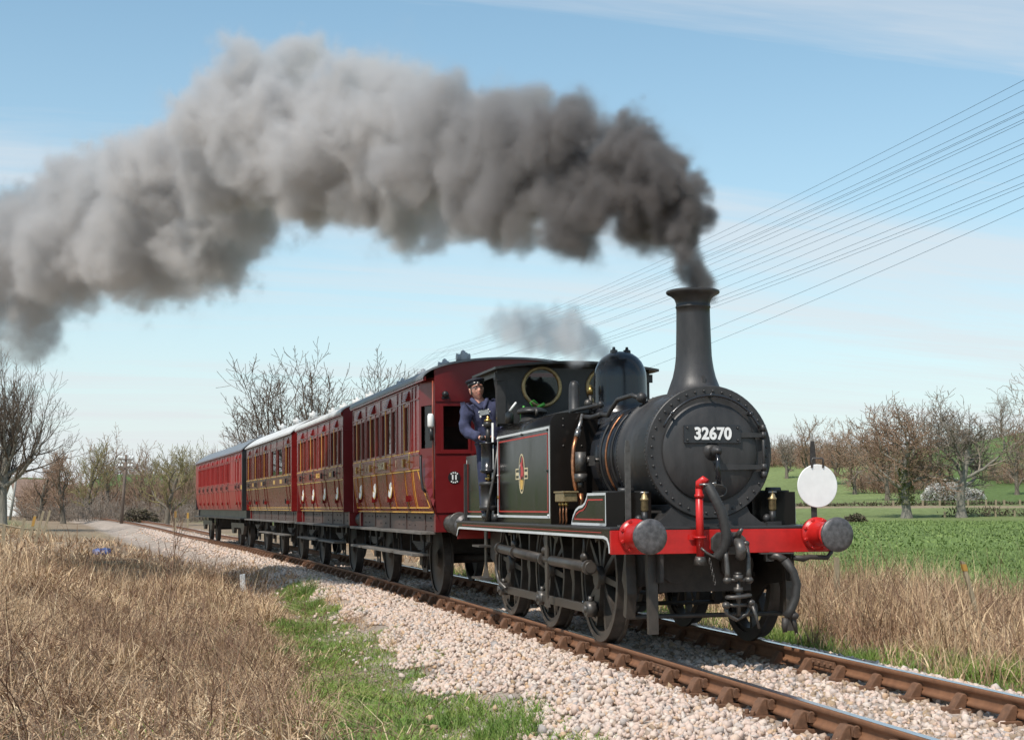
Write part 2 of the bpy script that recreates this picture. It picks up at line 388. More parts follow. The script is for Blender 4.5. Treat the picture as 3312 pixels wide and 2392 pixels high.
def ground_mat():
    m = bpy.data.materials.new('ground'); m.use_nodes = True; n, l = m.node_tree.nodes, m.node_tree.links; b = n['Principled BSDF']
    at = n.new('ShaderNodeAttribute'); at.attribute_name = 'zone'
    tc = n.new('ShaderNodeTexCoord'); n1 = n.new('ShaderNodeTexNoise'); n1.inputs['Scale'].default_value = 1.6; n1.inputs['Detail'].default_value = 9; n1.inputs['Roughness'].default_value = 0.7
    l.new(tc.outputs['Object'], n1.inputs['Vector'])
    n2 = n.new('ShaderNodeTexNoise'); n2.inputs['Scale'].default_value = 0.05; n2.inputs['Detail'].default_value = 4; l.new(tc.outputs['Object'], n2.inputs['Vector'])
    r = n.new('ShaderNodeMapRange'); r.inputs['From Min'].default_value = 0.3; r.inputs['From Max'].default_value = 0.7; r.inputs['To Min'].default_value = 0.55; r.inputs['To Max'].default_value = 1.25; l.new(n1.outputs['Fac'], r.inputs[0])
    r2 = n.new('ShaderNodeMapRange'); r2.inputs['From Min'].default_value = 0.3; r2.inputs['From Max'].default_value = 0.7; r2.inputs['To Min'].default_value = 0.85; r2.inputs['To Max'].default_value = 1.12; l.new(n2.outputs['Fac'], r2.inputs[0])
    mu = n.new('ShaderNodeMath'); mu.operation = 'MULTIPLY'; l.new(r.outputs[0], mu.inputs[0]); l.new(r2.outputs[0], mu.inputs[1])
    vm = n.new('ShaderNodeVectorMath'); vm.operation = 'SCALE'; l.new(at.outputs['Color'], vm.inputs[0]); l.new(mu.outputs[0], vm.inputs['Scale'])
    l.new(vm.outputs[0], b.inputs['Base Color']); b.inputs['Roughness'].default_value = 0.95; b.inputs['Specular IOR Level'].default_value = 0.1
    bp = n.new('ShaderNodeBump'); bp.inputs['Strength'].default_value = 0.7; bp.inputs['Distance'].default_value = 0.12; l.new(n1.outputs['Fac'], bp.inputs['Height']); l.new(bp.outputs[0], b.inputs['Normal'])
    return m
ground = ground_sheet()

# ------------------------------------------------------------------ track
mat('rail_rust', (0.25, 0.115, 0.055), 0.75, var=0.16, vscale=9, bump=0.25, bscale=90, col2=(0.17, 0.075, 0.036))
mat('chair_rust', (0.20, 0.098, 0.052), 0.8, var=0.2, vscale=16, bump=0.35, bscale=90)
mat('rail_shine', (0.60, 0.62, 0.66), 0.24, metal=0.95, var=0.06, vscale=20, stretch=(20, 0.5, 1))
mat('sleeper_wood', (0.12, 0.085, 0.06), 0.85, var=0.25, vscale=5, bump=0.4, bscale=40, stretch=(0.4, 4, 4))
track = empty('railway_track', (0, 0, 0)); tag(track, kind='structure')
RP = [(-0.034,-0.001),(0.034,-0.001),(0.036,-0.012),(0.036,-0.030),(0.026,-0.042),(0.010,-0.050),(0.009,-0.100),(0.022,-0.112),(0.030,-0.122),(0.030,-0.138),(0.022,-0.146),(-0.022,-0.146),(-0.030,-0.138),(-0.030,-0.122),(-0.022,-0.112),(-0.009,-0.100),(-0.010,-0.050),(-0.026,-0.042),(-0.036,-0.030),(-0.036,-0.012)]
tt = np.concatenate([np.arange(-14, 60, 1.0), np.arange(60, 226, 3.0)])
for side in (-1, 1):
    n = len(RP); vs = []; fs = []
    for t in tt:
        th = heading(t); p = trk(t, side*0.7525)
        for (a, z) in RP: vs.append((p[0]+a*math.cos(th), p[1]+a*math.sin(th), p[2]+z))
    for i in range(len(tt)-1):
        for k in range(n): fs.append((i*n+k, i*n+(k+1) % n, (i+1)*n+(k+1) % n, (i+1)*n+k))
    r = mesh_obj('rail', vs, fs, M('rail_rust'), track)
    v2 = []; f2 = []
    for t in tt:
        th = heading(t); p = trk(t, side*0.7525)
        for a in (-0.029, 0.029): v2.append((p[0]+a*math.cos(th), p[1]+a*math.sin(th), p[2]+0.0015))
    for i in range(len(tt)-1): f2.append((2*i, 2*i+1, 2*i+3, 2*i+2))
    mesh_obj('rail_top', v2, f2, M('rail_shine'), r)
# chairs: base, outer jaw with spring key, inner jaw  (built with the outside towards -x)
c = MB(); c.box(-0.19, 0.17, -0.085, 0.085, -0.20, -0.158)
c.prism([(-0.150,-0.160),(-0.105,-0.075),(-0.080,-0.046),(-0.062,-0.050),(-0.058,-0.100),(-0.045,-0.160)], lambda a, z, h: (a, -0.055+h, z), 0.11)
c.prism([(0.040,-0.160),(0.028,-0.120),(0.022,-0.070),(0.040,-0.055),(0.062,-0.062),(0.095,-0.11),(0.130,-0.160)], lambda a, z, h: (a, -0.05+h, z), 0.10)
for y in (-0.05, 0.05): c.cyl((-0.165,y,-0.16),(-0.165,y,-0.125),0.018,n=6)
chair_mesh = c.build('rail_chair', M('chair_rust'), track, bevel=0.006)
k_ = MB(); k_.tube([(-0.040+0.022*math.cos(a)*(1-0.035*i), -0.10+0.003*i, -0.085+0.040*math.sin(a)*(1-0.035*i)) for i, a in enumerate([math.radians(20+26*j) for j in range(24)])], 0.0075, 5)
k_.box(-0.055,-0.012,-0.10,0.09,-0.115,-0.055)
key_mesh = k_.build('rail_key', M('chair_rust'), chair_mesh)
firstc = True
for k in range(-8, 78):
    y = -0.10+0.645*k
    for side in (-1, 1):
        if k > 44 and side > 0: continue
        t = y; p = trk(t, side*0.7525); rz = heading(t)+(0 if side < 0 else math.pi)
        if firstc: ch, firstc = chair_mesh, False
        else:
            ch = inst(chair_mesh, 'rail_chair', track); inst(key_mesh, 'rail_key', ch)
        ch.location = tuple(p); ch.rotation_euler = (0, 0, rz)
        if side > 0:   # inner face towards the camera shows the plain jaw
            ch.rotation_euler = (0, 0, heading(t)+math.pi)
for side, y0 in ((-1, -0.44), (1, -0.37)):
    for xx in (-0.022, 0.022):
        f = MB(); p = trk(y0, side*0.7525); x = p[0]+xx*1.1
        f.box(x-0.011, x+0.011, y0-0.23, y0+0.23, -0.108, -0.050)
        for j in range(4): f.cyl((x-0.03 if xx < 0 else x, y0-0.17+0.113*j, -0.08), (x if xx < 0 else x+0.03, y0-0.17+0.113*j, -0.08), 0.017, n=6)
        f.build('fishplate', M('chair_rust'), track, bevel=0.004)
sl = MB().box(-1.30, 1.30, -0.125, 0.125, -0.33, -0.202).build('sleeper', M('sleeper_wood'), track)
for k in range(-8, 78):
    y = -0.10+0.645*k; p = trk(y)
    s_ = sl if k == -8 else inst(sl, 'sleeper', track)
    s_.location = tuple(p); s_.rotation_euler = (0, 0, heading(y))

# ------------------------------------------------------------------ ballast (loose stone: stuff)
def icosa():
    p = (1+5**.5)/2; v = np.array([(-1,p,0),(1,p,0),(-1,-p,0),(1,-p,0),(0,-1,p),(0,1,p),(0,-1,-p),(0,1,-p),(p,0,-1),(p,0,1),(-p,0,-1),(-p,0,1)], float); v /= np.linalg.norm(v[0])
    f = np.array([(0,11,5),(0,5,1),(0,1,7),(0,7,10),(0,10,11),(1,5,9),(5,11,4),(11,10,2),(10,7,6),(7,1,8),(3,9,4),(3,4,2),(3,2,6),(3,6,8),(3,8,9),(4,9,5),(2,4,11),(6,2,10),(8,6,7),(9,8,1)])
    return v, f
def rot_rand(n, rng):
    q = rng.normal(size=(n, 4)); q /= np.linalg.norm(q, axis=1)[:, None]; w, x, y, z = q.T
    return np.stack([np.stack([1-2*(y*y+z*z), 2*(x*y-z*w), 2*(x*z+y*w)], 1), np.stack([2*(x*y+z*w), 1-2*(x*x+z*z), 2*(y*z-x*w)], 1), np.stack([2*(x*z-y*w), 2*(y*z+x*w), 1-2*(x*x+y*y)], 1)], 1)
def stones(P, r, rng, cube):
    """angular chips: jittered icosahedra close by, jittered blocks further off"""
    if cube:
        v = np.array([(-1,-1,-1),(1,-1,-1),(1,1,-1),(-1,1,-1),(-1,-1,1),(1,-1,1),(1,1,1),(-1,1,1)], float)*0.72
        f = np.array([(0,2,1),(0,3,2),(4,5,6),(4,6,7),(0,1,5),(0,5,4),(1,2,6),(1,6,5),(2,3,7),(2,7,6),(3,0,4),(3,4,7)])
    else: v, f = icosa()
    n, k = len(P), len(v)
    sc = r[:, None, None]*rng.uniform(0.55, 1.35, (n, 1, 3))
    V = v[None]*rng.uniform(0.62, 1.22, (n, k, 1))*sc+rng.normal(0, 0.10, (n, k, 3))*r[:, None, None]
    V = np.einsum('nij,nkj->nki', rot_rand(n, rng), V)+P[:, None, :]
    return V.reshape(-1, 3), (f[None]+(np.arange(n)*k)[:, None, None]).reshape(-1, 3)
def ballast():
    rng = np.random.default_rng(21); G = {k: [[], [], 0] for k in 'cs'}
    for (ta, tb, dens, r0, r1) in ((-6.0, 9, 450, 0.015, 0.034), (9, 26, 230, 0.021, 0.041), (26, 80, 75, 0.026, 0.046)):
        n = int((tb-ta)*5.6*dens); t = rng.uniform(ta, tb, n); l = rng.uniform(-2.85, 2.75, n)
        p = np.stack([np.interp(t, TS, TX)+l*np.cos(np.interp(t, TS, TH)), np.interp(t, TS, TY)+l*np.sin(np.interp(t, TS, TH))], 1)
        ed = 2.35+0.45*(vnoise(p[:, 0], p[:, 1], 0.9, 8)-0.5)*2+0.25*(vnoise(p[:, 0], p[:, 1], 3.1, 9)-0.5)
        edl = ed-0.55*ss(4, 18, t)
        edr = 2.45+0.35*(vnoise(p[:, 0], p[:, 1], 1.1, 5)-0.5)
        keep = (l > -edl) & (l < edr)
        # thin fringe of strays
        keep |= (rng.random(n) < 0.03) & (l > -2.8) & (l < 2.7)
        dr = np.minimum(abs(l-0.7525), abs(l+0.7525)); keep &= dr > 0.045
        if ta > 9: keep &= (l < 0.3) | (rng.random(n) < 0.35)
        p, l, t, dr = p[keep], l[keep], t[keep], dr[keep]
        D, b = polar(p[:, 0], p[:, 1]); vis = (b > -0.40) & (b < 0.40); p, l, t, dr = p[vis], l[vis], t[vis], dr[vis]
        r = rng.uniform(r0, r1, len(p))*np.where(rng.random(len(p)) < 0.05, 1.35, 1)
        z = ground_z(p[:, 0], p[:, 1])+rng.uniform(-0.5, 0.45, len(p))*r+np.where(abs(l) > 1.0, 0.02, 0.0)
        # stones heaped against the outside of the rail, lower in the four-foot near it
        z = np.where(dr < 0.16, np.minimum(z, -0.125+np.interp(t, TS, TZ)), z)
        Q = np.stack([p[:, 0], p[:, 1], z], 1); st = rng.random(len(p)) < np.where(abs(l) < 0.7, 0.30, 0.05)+0.75*np.exp(-(dr/0.16)**2)
        big = (r > r0+0.6*(r1-r0)) if ta < 9 else np.zeros(len(p), bool)
        for kk, msk in (('c', ~st), ('s', st)):
            for cu in (True, False):
                mm = msk & (big != cu)
                if mm.sum() == 0: continue
                V, Fc = stones(Q[mm], r[mm], rng, cu); G[kk][0].append(V); G[kk][1].append(Fc+G[kk][2]); G[kk][2] += len(V)
    pal = [(0.39,0.35,0.329),(0.539,0.456,0.396),(0.628,0.463,0.375),(0.673,0.526,0.435),(0.703,0.575,0.469),(0.643,0.477,0.389),(0.688,0.54,0.449),(0.718,0.604,0.509),(0.599,0.505,0.442),(0.658,0.491,0.402),(0.584,0.392,0.241),(0.673,0.533,0.442),(0.465,0.406,0.369)]
    m = mat('ballast_stone', (0.6, 0.5, 0.43), 0.85, vscale=60, island=pal, bump=0.3, bscale=120, spec=0.25)
    pal2 = [(0.30,0.22,0.16),(0.42,0.30,0.20),(0.36,0.27,0.21),(0.50,0.38,0.29),(0.26,0.20,0.16),(0.46,0.32,0.19)]
    m2 = mat('stained_stone', (0.4, 0.3, 0.22), 0.85, vscale=60, island=pal2, bump=0.3, bscale=120, spec=0.2)
    tag(mesh_obj('ballast', np.concatenate(G['c'][0]), np.concatenate(G['c'][1]), m), 'pale pinkish crushed stone ballast under and beside the rails', kind='stuff')
    tag(mesh_obj('stained_ballast', np.concatenate(G['s'][0]), np.concatenate(G['s'][1]), m2), 'rust and oil stained ballast close to the rails', kind='stuff')
ballast()

# ------------------------------------------------------------------ grasses (stuff)
def blades(P, L, wid, lean, rng, droop=0.5, dirbias=None):
    """ribbon blades: three cross sections each; P base points, L lengths"""
    n = len(P); a = rng.uniform(0, 2*np.pi, n)
    d = np.stack([np.cos(a), np.sin(a)], 1)*lean[:, None]
    if dirbias is not None: d = d+dirbias
    fa = rng.uniform(0, np.pi, n); side = np.stack([np.cos(fa), np.sin(fa), np.zeros(n)], 1)
    up = np.stack([d[:, 0], d[:, 1], np.ones(n)], 1); up /= np.linalg.norm(up, axis=1)[:, None]
    m1 = P+up*(L*0.5)[:, None]
    up2 = up.copy(); up2[:, :2] += d*droop; up2[:, 2] -= droop*np.linalg.norm(d, axis=1); up2 /= np.linalg.norm(up2, axis=1)[:, None]
    tip = m1+up2*(L*0.5)[:, None]; w = wid[:, None]*side
    V = np.stack([P-w, P+w, m1-w*0.8, m1+w*0.8, tip-w*0.12, tip+w*0.12], 1)
    F_ = np.array([(0,1,3,2),(2,3,5,4)])[None]+(np.arange(n)*6)[:, None, None]
    return V.reshape(-1, 3), F_.reshape(-1, 4)
def grass_obj(name, sets, m, label):
    VV = []; FF = []; o = 0
    for V, F_ in sets: VV.append(V); FF.append(F_+o); o += len(V)
    ob = mesh_obj(name, np.concatenate(VV), np.concatenate(FF), m); tag(ob, label, kind='stuff'); return ob
def scatter(rng, n, xr, yr, keepf):
    x = rng.uniform(*xr, n); y = rng.uniform(*yr, n); D, b = polar(x, y); l, tz, t = lat_of(x, y)
    k = (np.abs(b) < 0.375) & (D > 3.0) & keepf(x, y, l, D, b); x, y, l, D = x[k], y[k], l[k], D[k]
    return np.stack([x, y, ground_z(x, y)-0.01], 1), l, D
pal_dry = [(0.24,0.16,0.11),(0.52,0.40,0.27),(0.42,0.31,0.22),(0.64,0.53,0.38),(0.33,0.23,0.165),(0.56,0.44,0.31),(0.38,0.29,0.22),(0.70,0.60,0.45),(0.20,0.125,0.09),(0.46,0.34,0.25)]
pal_gr = [(0.11,0.20,0.035),(0.165,0.275,0.05),(0.20,0.315,0.06),(0.13,0.225,0.042),(0.23,0.31,0.085),(0.29,0.31,0.12),(0.15,0.25,0.045)]
pal_br = [(0.16,0.085,0.055),(0.24,0.14,0.09),(0.12,0.065,0.045),(0.30,0.20,0.13),(0.20,0.11,0.08),(0.40,0.30,0.19)]
mat('dry_grass', (0.4, 0.32, 0.2), 0.8, vscale=3, island=pal_dry, spec=0.2, broad=(0.7, (0.72, 0.58, 0.49), (1.42, 1.33, 1.15)))
mat('green_grass', (0.1, 0.2, 0.04), 0.6, vscale=3, island=pal_gr, spec=0.3, broad=(1.6, (0.75, 0.85, 0.75), (1.25, 1.12, 1.0)))
mat('bramble_stem', (0.2, 0.12, 0.08), 0.8, vscale=5, island=pal_br, spec=0.2)
mat('crop_leaf', (0.1, 0.2, 0.04), 0.6, vscale=0.6, island=[(0.125,0.185,0.05),(0.175,0.25,0.07),(0.22,0.29,0.09),(0.15,0.21,0.06)], spec=0.3)
def left_green(x, y, l):   # mown green verge next to the ballast on the left
    n = vnoise(x, y, 0.8, 12)-0.5
    inner = -2.12+0.45*ss(4, 16, y)+n*0.7; outer = -3.75+1.35*ss(2, 17, y)+n*0.7-0.4*ss(0, -5, y)
    return (l < inner) & (l > outer) & (y < 18)
DRUM = unp(330, 1772, 52)      # the straw is trodden down round the drum
def make_grass():
    rng = np.random.default_rng(33)
    # left: straw, in patches of different length and colour
    sets = []
    for (xr, yr, n, L0, L1, w) in (((-9, -1.5), (-7, 9), 52000, 0.16, 0.46, 0.0042), ((-13, -1.5), (9, 30), 34000, 0.18, 0.50, 0.007), ((-22, -1.5), (30, 95), 20000, 0.22, 0.55, 0.018)):
        P, l, D = scatter(rng, n, xr, yr, lambda x, y, l, D, b: (np.hypot(x-DRUM[0], y-DRUM[1]+1.2) > 1.5) & (l < -2.15+0.5*ss(4, 18, y)-2.0*ss(22, 50, y)-4.5*ss(50, 80, y)) & (~left_green(x, y, l) | (rng.random(len(x)) < 0.05)) & (vnoise(x, y, 0.55, 31)+0.35*vnoise(x, y, 2.0, 4) > 0.38))
        cl = 0.65*vnoise(P[:, 0], P[:, 1], 1.1, 6)+0.35*vnoise(P[:, 0], P[:, 1], 0.4, 66); L = rng.uniform(L0, L1, len(P))*(0.22+1.75*cl**1.8)*(1+0.5*ss(-4.5, -6.5, l))*np.where(l > -3.2, 0.75, 1)
        ln = rng.uniform(0.1, 1.2, len(P)); ang = vnoise(P[:, 0], P[:, 1], 1.6, 7)*9
        sets.append(blades(P, L, np.full(len(P), w)*rng.uniform(0.6, 1.5, len(P)), ln, rng, 1.0, np.stack([np.cos(ang), np.sin(ang)], 1)*0.55))
    # matted dead litter lying on the ground
    P, l, D = scatter(rng, 38000, (-9, -1.8), (-7, 16), lambda x, y, l, D, b: (l < -2.2+0.5*ss(4, 18, y)) & (~left_green(x, y, l) | (rng.random(len(x)) < 0.04)))
    P[:, 2] += rng.uniform(0, 0.13, len(P))
    sets.append(blades(P, rng.uniform(0.08, 0.32, len(P)), rng.uniform(0.003, 0.009, len(P)), rng.uniform(1.5, 8, len(P)), rng, 0.6))
    # pale upright stalks standing out of the mat
    P, l, D = scatter(rng, 5200, (-9, -2.2), (-7, 26), lambda x, y, l, D, b: (l < -2.7) & ~left_green(x, y, l) & (vnoise(x, y, 1.3, 71) > 0.42))
    sets.append(blades(P, rng.uniform(0.35, 0.85, len(P)), rng.uniform(0.0016, 0.0034, len(P))*np.where(D > 18, 1.8, 1), rng.uniform(0.05, 0.55, len(P)), rng, 0.5))
    # tussocks of long arching blades
    for side, cnt in ((-1, 90), (1, 80)):
        for k in range(cnt):
            if side < 0: cx, cy = rng.uniform(-8, -3.3), rng.uniform(-4, 22)
            else: cx, cy = rng.uniform(3.6, 8), rng.uniform(-1, 22)
            if left_green(np.array([cx]), np.array([cy]), np.array([cx]))[0]: continue
            nn = int(rng.uniform(60, 150)); a = rng.uniform(0, 2*np.pi, nn); rr = rng.uniform(0.1, 0.32)*np.sqrt(rng.random(nn)); x = cx+rr*np.cos(a); y = cy+rr*np.sin(a)
            hh = rng.uniform(0.35, 0.75)
            sets.append(blades(np.stack([x, y, ground_z(x, y)-0.02], 1), rng.uniform(0.6, 1.15, nn)*hh, rng.uniform(0.002, 0.0045, nn)*(1.5 if cy > 8 else 1), rng.uniform(0.3, 1.3, nn), rng, 1.7))
    # right bank and the fringe beyond the far rail
    for (xr, yr, n, L0, L1, w) in (((2.6, 10), (-3, 26), 42000, 0.28, 0.95, 0.006), ((2.6, 14), (26, 90), 9000, 0.3, 0.7, 0.016)):
        P, l, D = scatter(rng, n, xr, yr, lambda x, y, l, D, b: (l > 2.9) & (l < 8.2+2*vnoise(x, y, 2, 3)) & (vnoise(x, y, 0.6, 14) > 0.30))
        cl = vnoise(P[:, 0], P[:, 1], 1.0, 16); L = rng.uniform(L0, L1, len(P))*(0.5+0.8*cl)*np.where(l < 3.6, 0.6, 1)
        sets.append(blades(P, L, np.full(len(P), w)*rng.uniform(0.6, 1.4, len(P)), rng.uniform(0.05, 0.8, len(P)), rng, 0.7))
    grass_obj('dry_grass', sets, M('dry_grass'), 'straw coloured dead grass on both banks of the line')
    sets = []
    P, l, D = scatter(rng, 165000, (-5, -1.2), (-4, 18), lambda x, y, l, D, b: left_green(x, y, l) & (vnoise(x, y, 0.35, 41)+0.5*rng.random(len(x)) > 0.20))
    cl = vnoise(P[:, 0], P[:, 1], 0.5, 18); sets.append(blades(P, rng.uniform(0.05, 0.13, len(P))*(0.5+1.1*cl**2), rng.uniform(0.0030, 0.0056, len(P)), rng.uniform(0.2, 1.3, len(P)), rng, 1.0))
    # taller tussocks
    for (cx, cy, rr, nn, hh) in ((-2.32, 15.2, 0.28, 700, 0.36), (-2.38, -1.55, 0.26, 1200, 0.20), (-2.5, 12.5, 0.3, 700, 0.22), (-2.9, 9.0, 0.35, 700, 0.2), (-2.55, -0.4, 0.25, 700, 0.16), (-2.75, -2.2, 0.3, 900, 0.18), (2.75, 3.2, 0.3, 700, 0.25), (3.3, 1.2, 0.3, 900, 0.34), (3.0, 5.5, 0.4, 900, 0.35)):
        a = rng.uniform(0, 2*np.pi, nn); r = rr*np.sqrt(rng.random(nn)); x = cx+r*np.cos(a); y = cy+r*np.sin(a)*1.4
        P = np.stack([x, y, ground_z(x, y)-0.01], 1); sets.append(blades(P, rng.uniform(0.6, 1.1, nn)*hh, rng.uniform(0.002, 0.004, nn), rng.uniform(0.1, 0.9, nn), rng, 1.3))
    P, l, D = scatter(rng, 50000, (2.4, 6), (-3, 30), lambda x, y, l, D, b: (l > 2.45+0.3*vnoise(x, y, 0.7, 2)) & (l < 2.75+2.1*vnoise(x, y, 1.7, 23)*ss(-1.5, 5, y)+0.25) & (vnoise(x, y, 0.4, 44) > 0.25))
    sets.append(blades(P, rng.uniform(0.08, 0.26, len(P)), rng.uniform(0.003, 0.006, len(P)), rng.uniform(0.1, 0.9, len(P)), rng, 0.9))
    # scattered green in the straw
    P, l, D = scatter(rng, 12000, (-9, -2.0), (-6, 30), lambda x, y, l, D, b: (l < -2.3) & (vnoise(x, y, 1.2, 51) > 0.66))
    sets.append(blades(P, rng.uniform(0.06, 0.2, len(P)), rng.uniform(0.003, 0.006, len(P)), rng.uniform(0.2, 1.0, len(P)), rng, 0.8))
    grass_obj('green_grass', sets, M('green_grass'), 'fresh green grass along the edges of the ballast')
    sets = []
    for (xr, yr, n, L0, L1, w) in (((7, 30), (6, 45), 28000, 0.10, 0.22, 0.015), ((15, 75), (45, 150), 28000, 0.14, 0.28, 0.042)):
        P, l, D = scatter(rng, n, xr, yr, lambda x, y, l, D, b: (l > 7.8+1.5*vnoise(x, y, 2, 3)) & (b > -0.02) & (D < 152))
        sets.append(blades(P, rng.uniform(L0, L1, len(P)), np.full(len(P), w)*rng.uniform(0.6, 1.4, len(P)), rng.uniform(0.2, 1.4, len(P)), rng, 1.2))
    grass_obj('crop', sets, M('crop_leaf'), 'short bright green young crop covering the field on the right')
make_grass()
def stems():
    """arching bramble stems and dead stalks: three-sided tubes"""
    rng = np.random.default_rng(77); VV = []; FF = []; o = 0
    zones = [((-8, -2.6), (-6, 8), 4300, 0.3, 1.1, 0.0032, lambda x, y, l: (l < -2.9) & (~left_green(x, y, l) | (vnoise(x, y, 0.9, 3) > 0.8))), ((-12, -2.4), (8, 34), 2200, 0.4, 1.1, 0.0055, lambda x, y, l: l < -2.3),
             ((3.6, 9), (-1, 18), 4200, 0.5, 1.3, 0.0042, lambda x, y, l: (l > 3.7+0.4*np.sin(y)) & (l < 8)), ((3.2, 12), (18, 60), 700, 0.5, 1.2, 0.009, lambda x, y, l: (l > 3.4) & (l < 9))]
    zones.append(((-7.5, -3.0), (-5, 5), 160, 0.7, 1.5, 0.0055, lambda x, y, l: (l < -3.6) & ~left_green(x, y, l))); zones.append(((3.8, 8), (0, 14), 150, 0.9, 1.7, 0.006, lambda x, y, l: l > 4))
    for xr, yr, n, L0, L1, rad, kf in zones:
        P, l, D = scatter(rng, n, xr, yr, lambda x, y, l, D, b: kf(x, y, l)); n = len(P)
        cl = vnoise(P[:, 0], P[:, 1], 1.4, 61); L = rng.uniform(L0, L1, n)*(0.5+0.8*cl); az = rng.uniform(0, 2*np.pi, n); el = rng.uniform(0.5, 1.5, n)
        K = 6; pos = P.copy(); d = np.stack([np.cos(az)*np.cos(el), np.sin(az)*np.cos(el), np.sin(el)], 1); R3 = []
        for k in range(K):
            R3.append(pos.copy()); pos = pos+d*(L/K)[:, None]; d = d+rng.normal(0, 0.16, d.shape); d[:, 2] -= rng.uniform(0.0, 0.33, n)*(0.6 if rad < 0.005 else 0.4); d /= np.linalg.norm(d, axis=1)[:, None]
        pts = np.stack(R3, 1); rr = rad*rng.uniform(0.6, 1.4, n)[:, None]*np.linspace(1, 0.45, K)[None]
        e1 = np.stack([-np.sin(az), np.cos(az), np.zeros(n)], 1)[:, None, :]; e2 = np.array([0, 0, 1.0])[None, None]+0*e1
        ring = [pts+(e1*math.cos(a)+e2*math.sin(a))*rr[..., None] for a in (0, 2.094, 4.189)]
        V = np.stack(ring, 2)      # n,K,3,3
        fa = []
        for k in range(K-1):
            for j in range(3): fa.append((k*3+j, k*3+(j+1) % 3, (k+1)*3+(j+1) % 3, (k+1)*3+j))
        F_ = np.array(fa)[None]+(np.arange(n)*K*3)[:, None, None]
        VV.append(V.reshape(-1, 3)); FF.append(F_.reshape(-1, 4)+o); o += n*K*3
    ob = mesh_obj('brambles', np.concatenate(VV), np.concatenate(FF), M('bramble_stem')); tag(ob, 'tangle of dead brown bramble stems on both banks', kind='stuff')
stems()
# ------------------------------------------------------------------ the engine
loco = empty('tank_engine', (0, 0, 0), ry=CANT)
tag(loco, 'small black steam tank engine with red buffer beam at the head of the train', 'steam engine')
def SIDE(x):  return lambda a, b, h: (x-h if x < 0 else x+h, a, b)     # (y,z) outline standing on the side plane x, growing outwards
def FRONT(y): return lambda a, b, h: (a, y-h, b)                       # (x,z) outline standing on the plane y, growing forwards

# frames and running plate
for sx in (-1, 1):
    b = MB(); b.prism([(0.02,1.09),(6.86,1.09),(6.86,0.62),(6.2,0.40),(5.3,0.40),(4.9,0.72),(3.3,0.72),(3.1,0.45),(2.9,0.72),(1.5,0.72),(1.25,0.36),(0.9,0.36),(0.62,0.55),(0.02,0.62)], lambda a, c, h: (sx*0.62+h, a, c), 0.03)
    b.build('frame_plate', M('frame_grime'), loco)
b = MB(); b.box(-0.6, 0.6, 0.8, 6.6, 0.62, 0.66); b.box(-0.45, 0.45, 0.55, 1.1, 0.50, 0.92); b.box(-0.5, 0.5, 4.0, 6.3, 0.28, 0.62)
b.box(-0.58, 0.58, 2.0, 2.06, 0.5, 1.08); b.box(-0.58, 0.58, 3.9, 3.96, 0.4, 1.08)
b.cyl((-0.3,0.58,0.74),(-0.3,0.50,0.74),0.16,n=16); b.cyl((0.3,0.58,0.74),(0.3,0.50,0.74),0.16,n=16)
b.build('inside_motion', M('frame_grime'), loco)
b = MB(); b.box(-1.085, 1.085, 0.0, 6.90, 1.080, 1.104); b.build('running_plate', M('black_satin'), loco, bevel=0.006)
for sx in (-1, 1):
    n_ = 'valance'
    out = [(0.02,1.078),(6.88,1.078),(6.88,0.90),(6.83,0.93),(6.78,0.985),(6.70,1.0)]
    out += [(0.22,1.0),(0.12,0.985),(0.06,0.94),(0.045,0.872),(0.02,0.872)]
    va = MB().prism(out, SIDE(sx*1.055), 0.018).build(n_, M('tank_black'), loco)
    ln = MB().strip([(6.862,0.91),(6.82,0.955),(6.77,1.003),(6.69,1.016),(0.23,1.016),(0.13,1.0),(0.075,0.95),(0.06,0.878)], 0.026, SIDE(sx*1.0745), 0.003)
    ln.build('white_lining', M('white_line'), va)
    MB().strip([(6.5,1.055),(0.3,1.055)], 0.006, SIDE(sx*1.0745), 0.003).build('red_lining', M('red_line'), va)

# buffer beam, buffers, hook, coupling, hoses
beam = MB().box(-1.08, 1.08, -0.004, 0.035, 0.868, 1.078).build('buffer_beam', M('red_paint'), loco, bevel=0.004)
def make_buffer(parent, x, y, z, m_h, m_f, s=1.0, dirn=-1):
    d = dirn
    bu = MB().lathe([(0,0.15*s),(0.03,0.15*s),(0.035,0.125*s),(0.06,0.112*s),(0.20,0.103*s),(0.27,0.104*s),(0.275,0.112*s),(0.30,0.112*s),(0.302,0.06*s)], (x,y,z), (0,d,0), 28).build('buffer', m_h, parent)
    MB().lathe([(0.29,0.055),(0.40,0.055),(0.405,0.150*s),(0.425,0.153*s),(0.437,0.146*s),(0.445,0.10*s),(0.447,0.001)], (x,y,z), (0,d,0), 32, cap1=False).build('buffer_head', m_f, bu)
    for k in range(8):
        a = 2*math.pi*(k+.5)/8; cx, cz = x+0.131*s*math.cos(a), z+0.131*s*math.sin(a)
        MB().lathe([(0.028,0.019),(0.045,0.019),(0.052,0.012)], (cx,y,cz), (0,d,0), 6, smooth=False).build('bolt', m_h, bu)
    return bu
for x in (-0.8635, 0.8635): make_buffer(loco, x, -0.004, 1.030, M('red_paint'), M('buffer_face'))
for x in (-0.8635, 0.8635): make_buffer(loco, x, 6.90, 1.030, M('black_satin'), M('buffer_face'), dirn=1)
MB().box(-1.06, 1.06, 6.862, 6.90, 0.868, 1.078).build('rear_buffer_beam', M('dull_red'), loco)
hook = MB().prism([(-0.16,0.90),(-0.10,0.855),(0.12,0.855),(0.17,0.90),(0.17,1.0),(0.10,1.055),(-0.10,1.055),(-0.16,1.0)], FRONT(-0.006), 0.03).build('hook_plate', M('grey_steel'), loco, bevel=0.01)
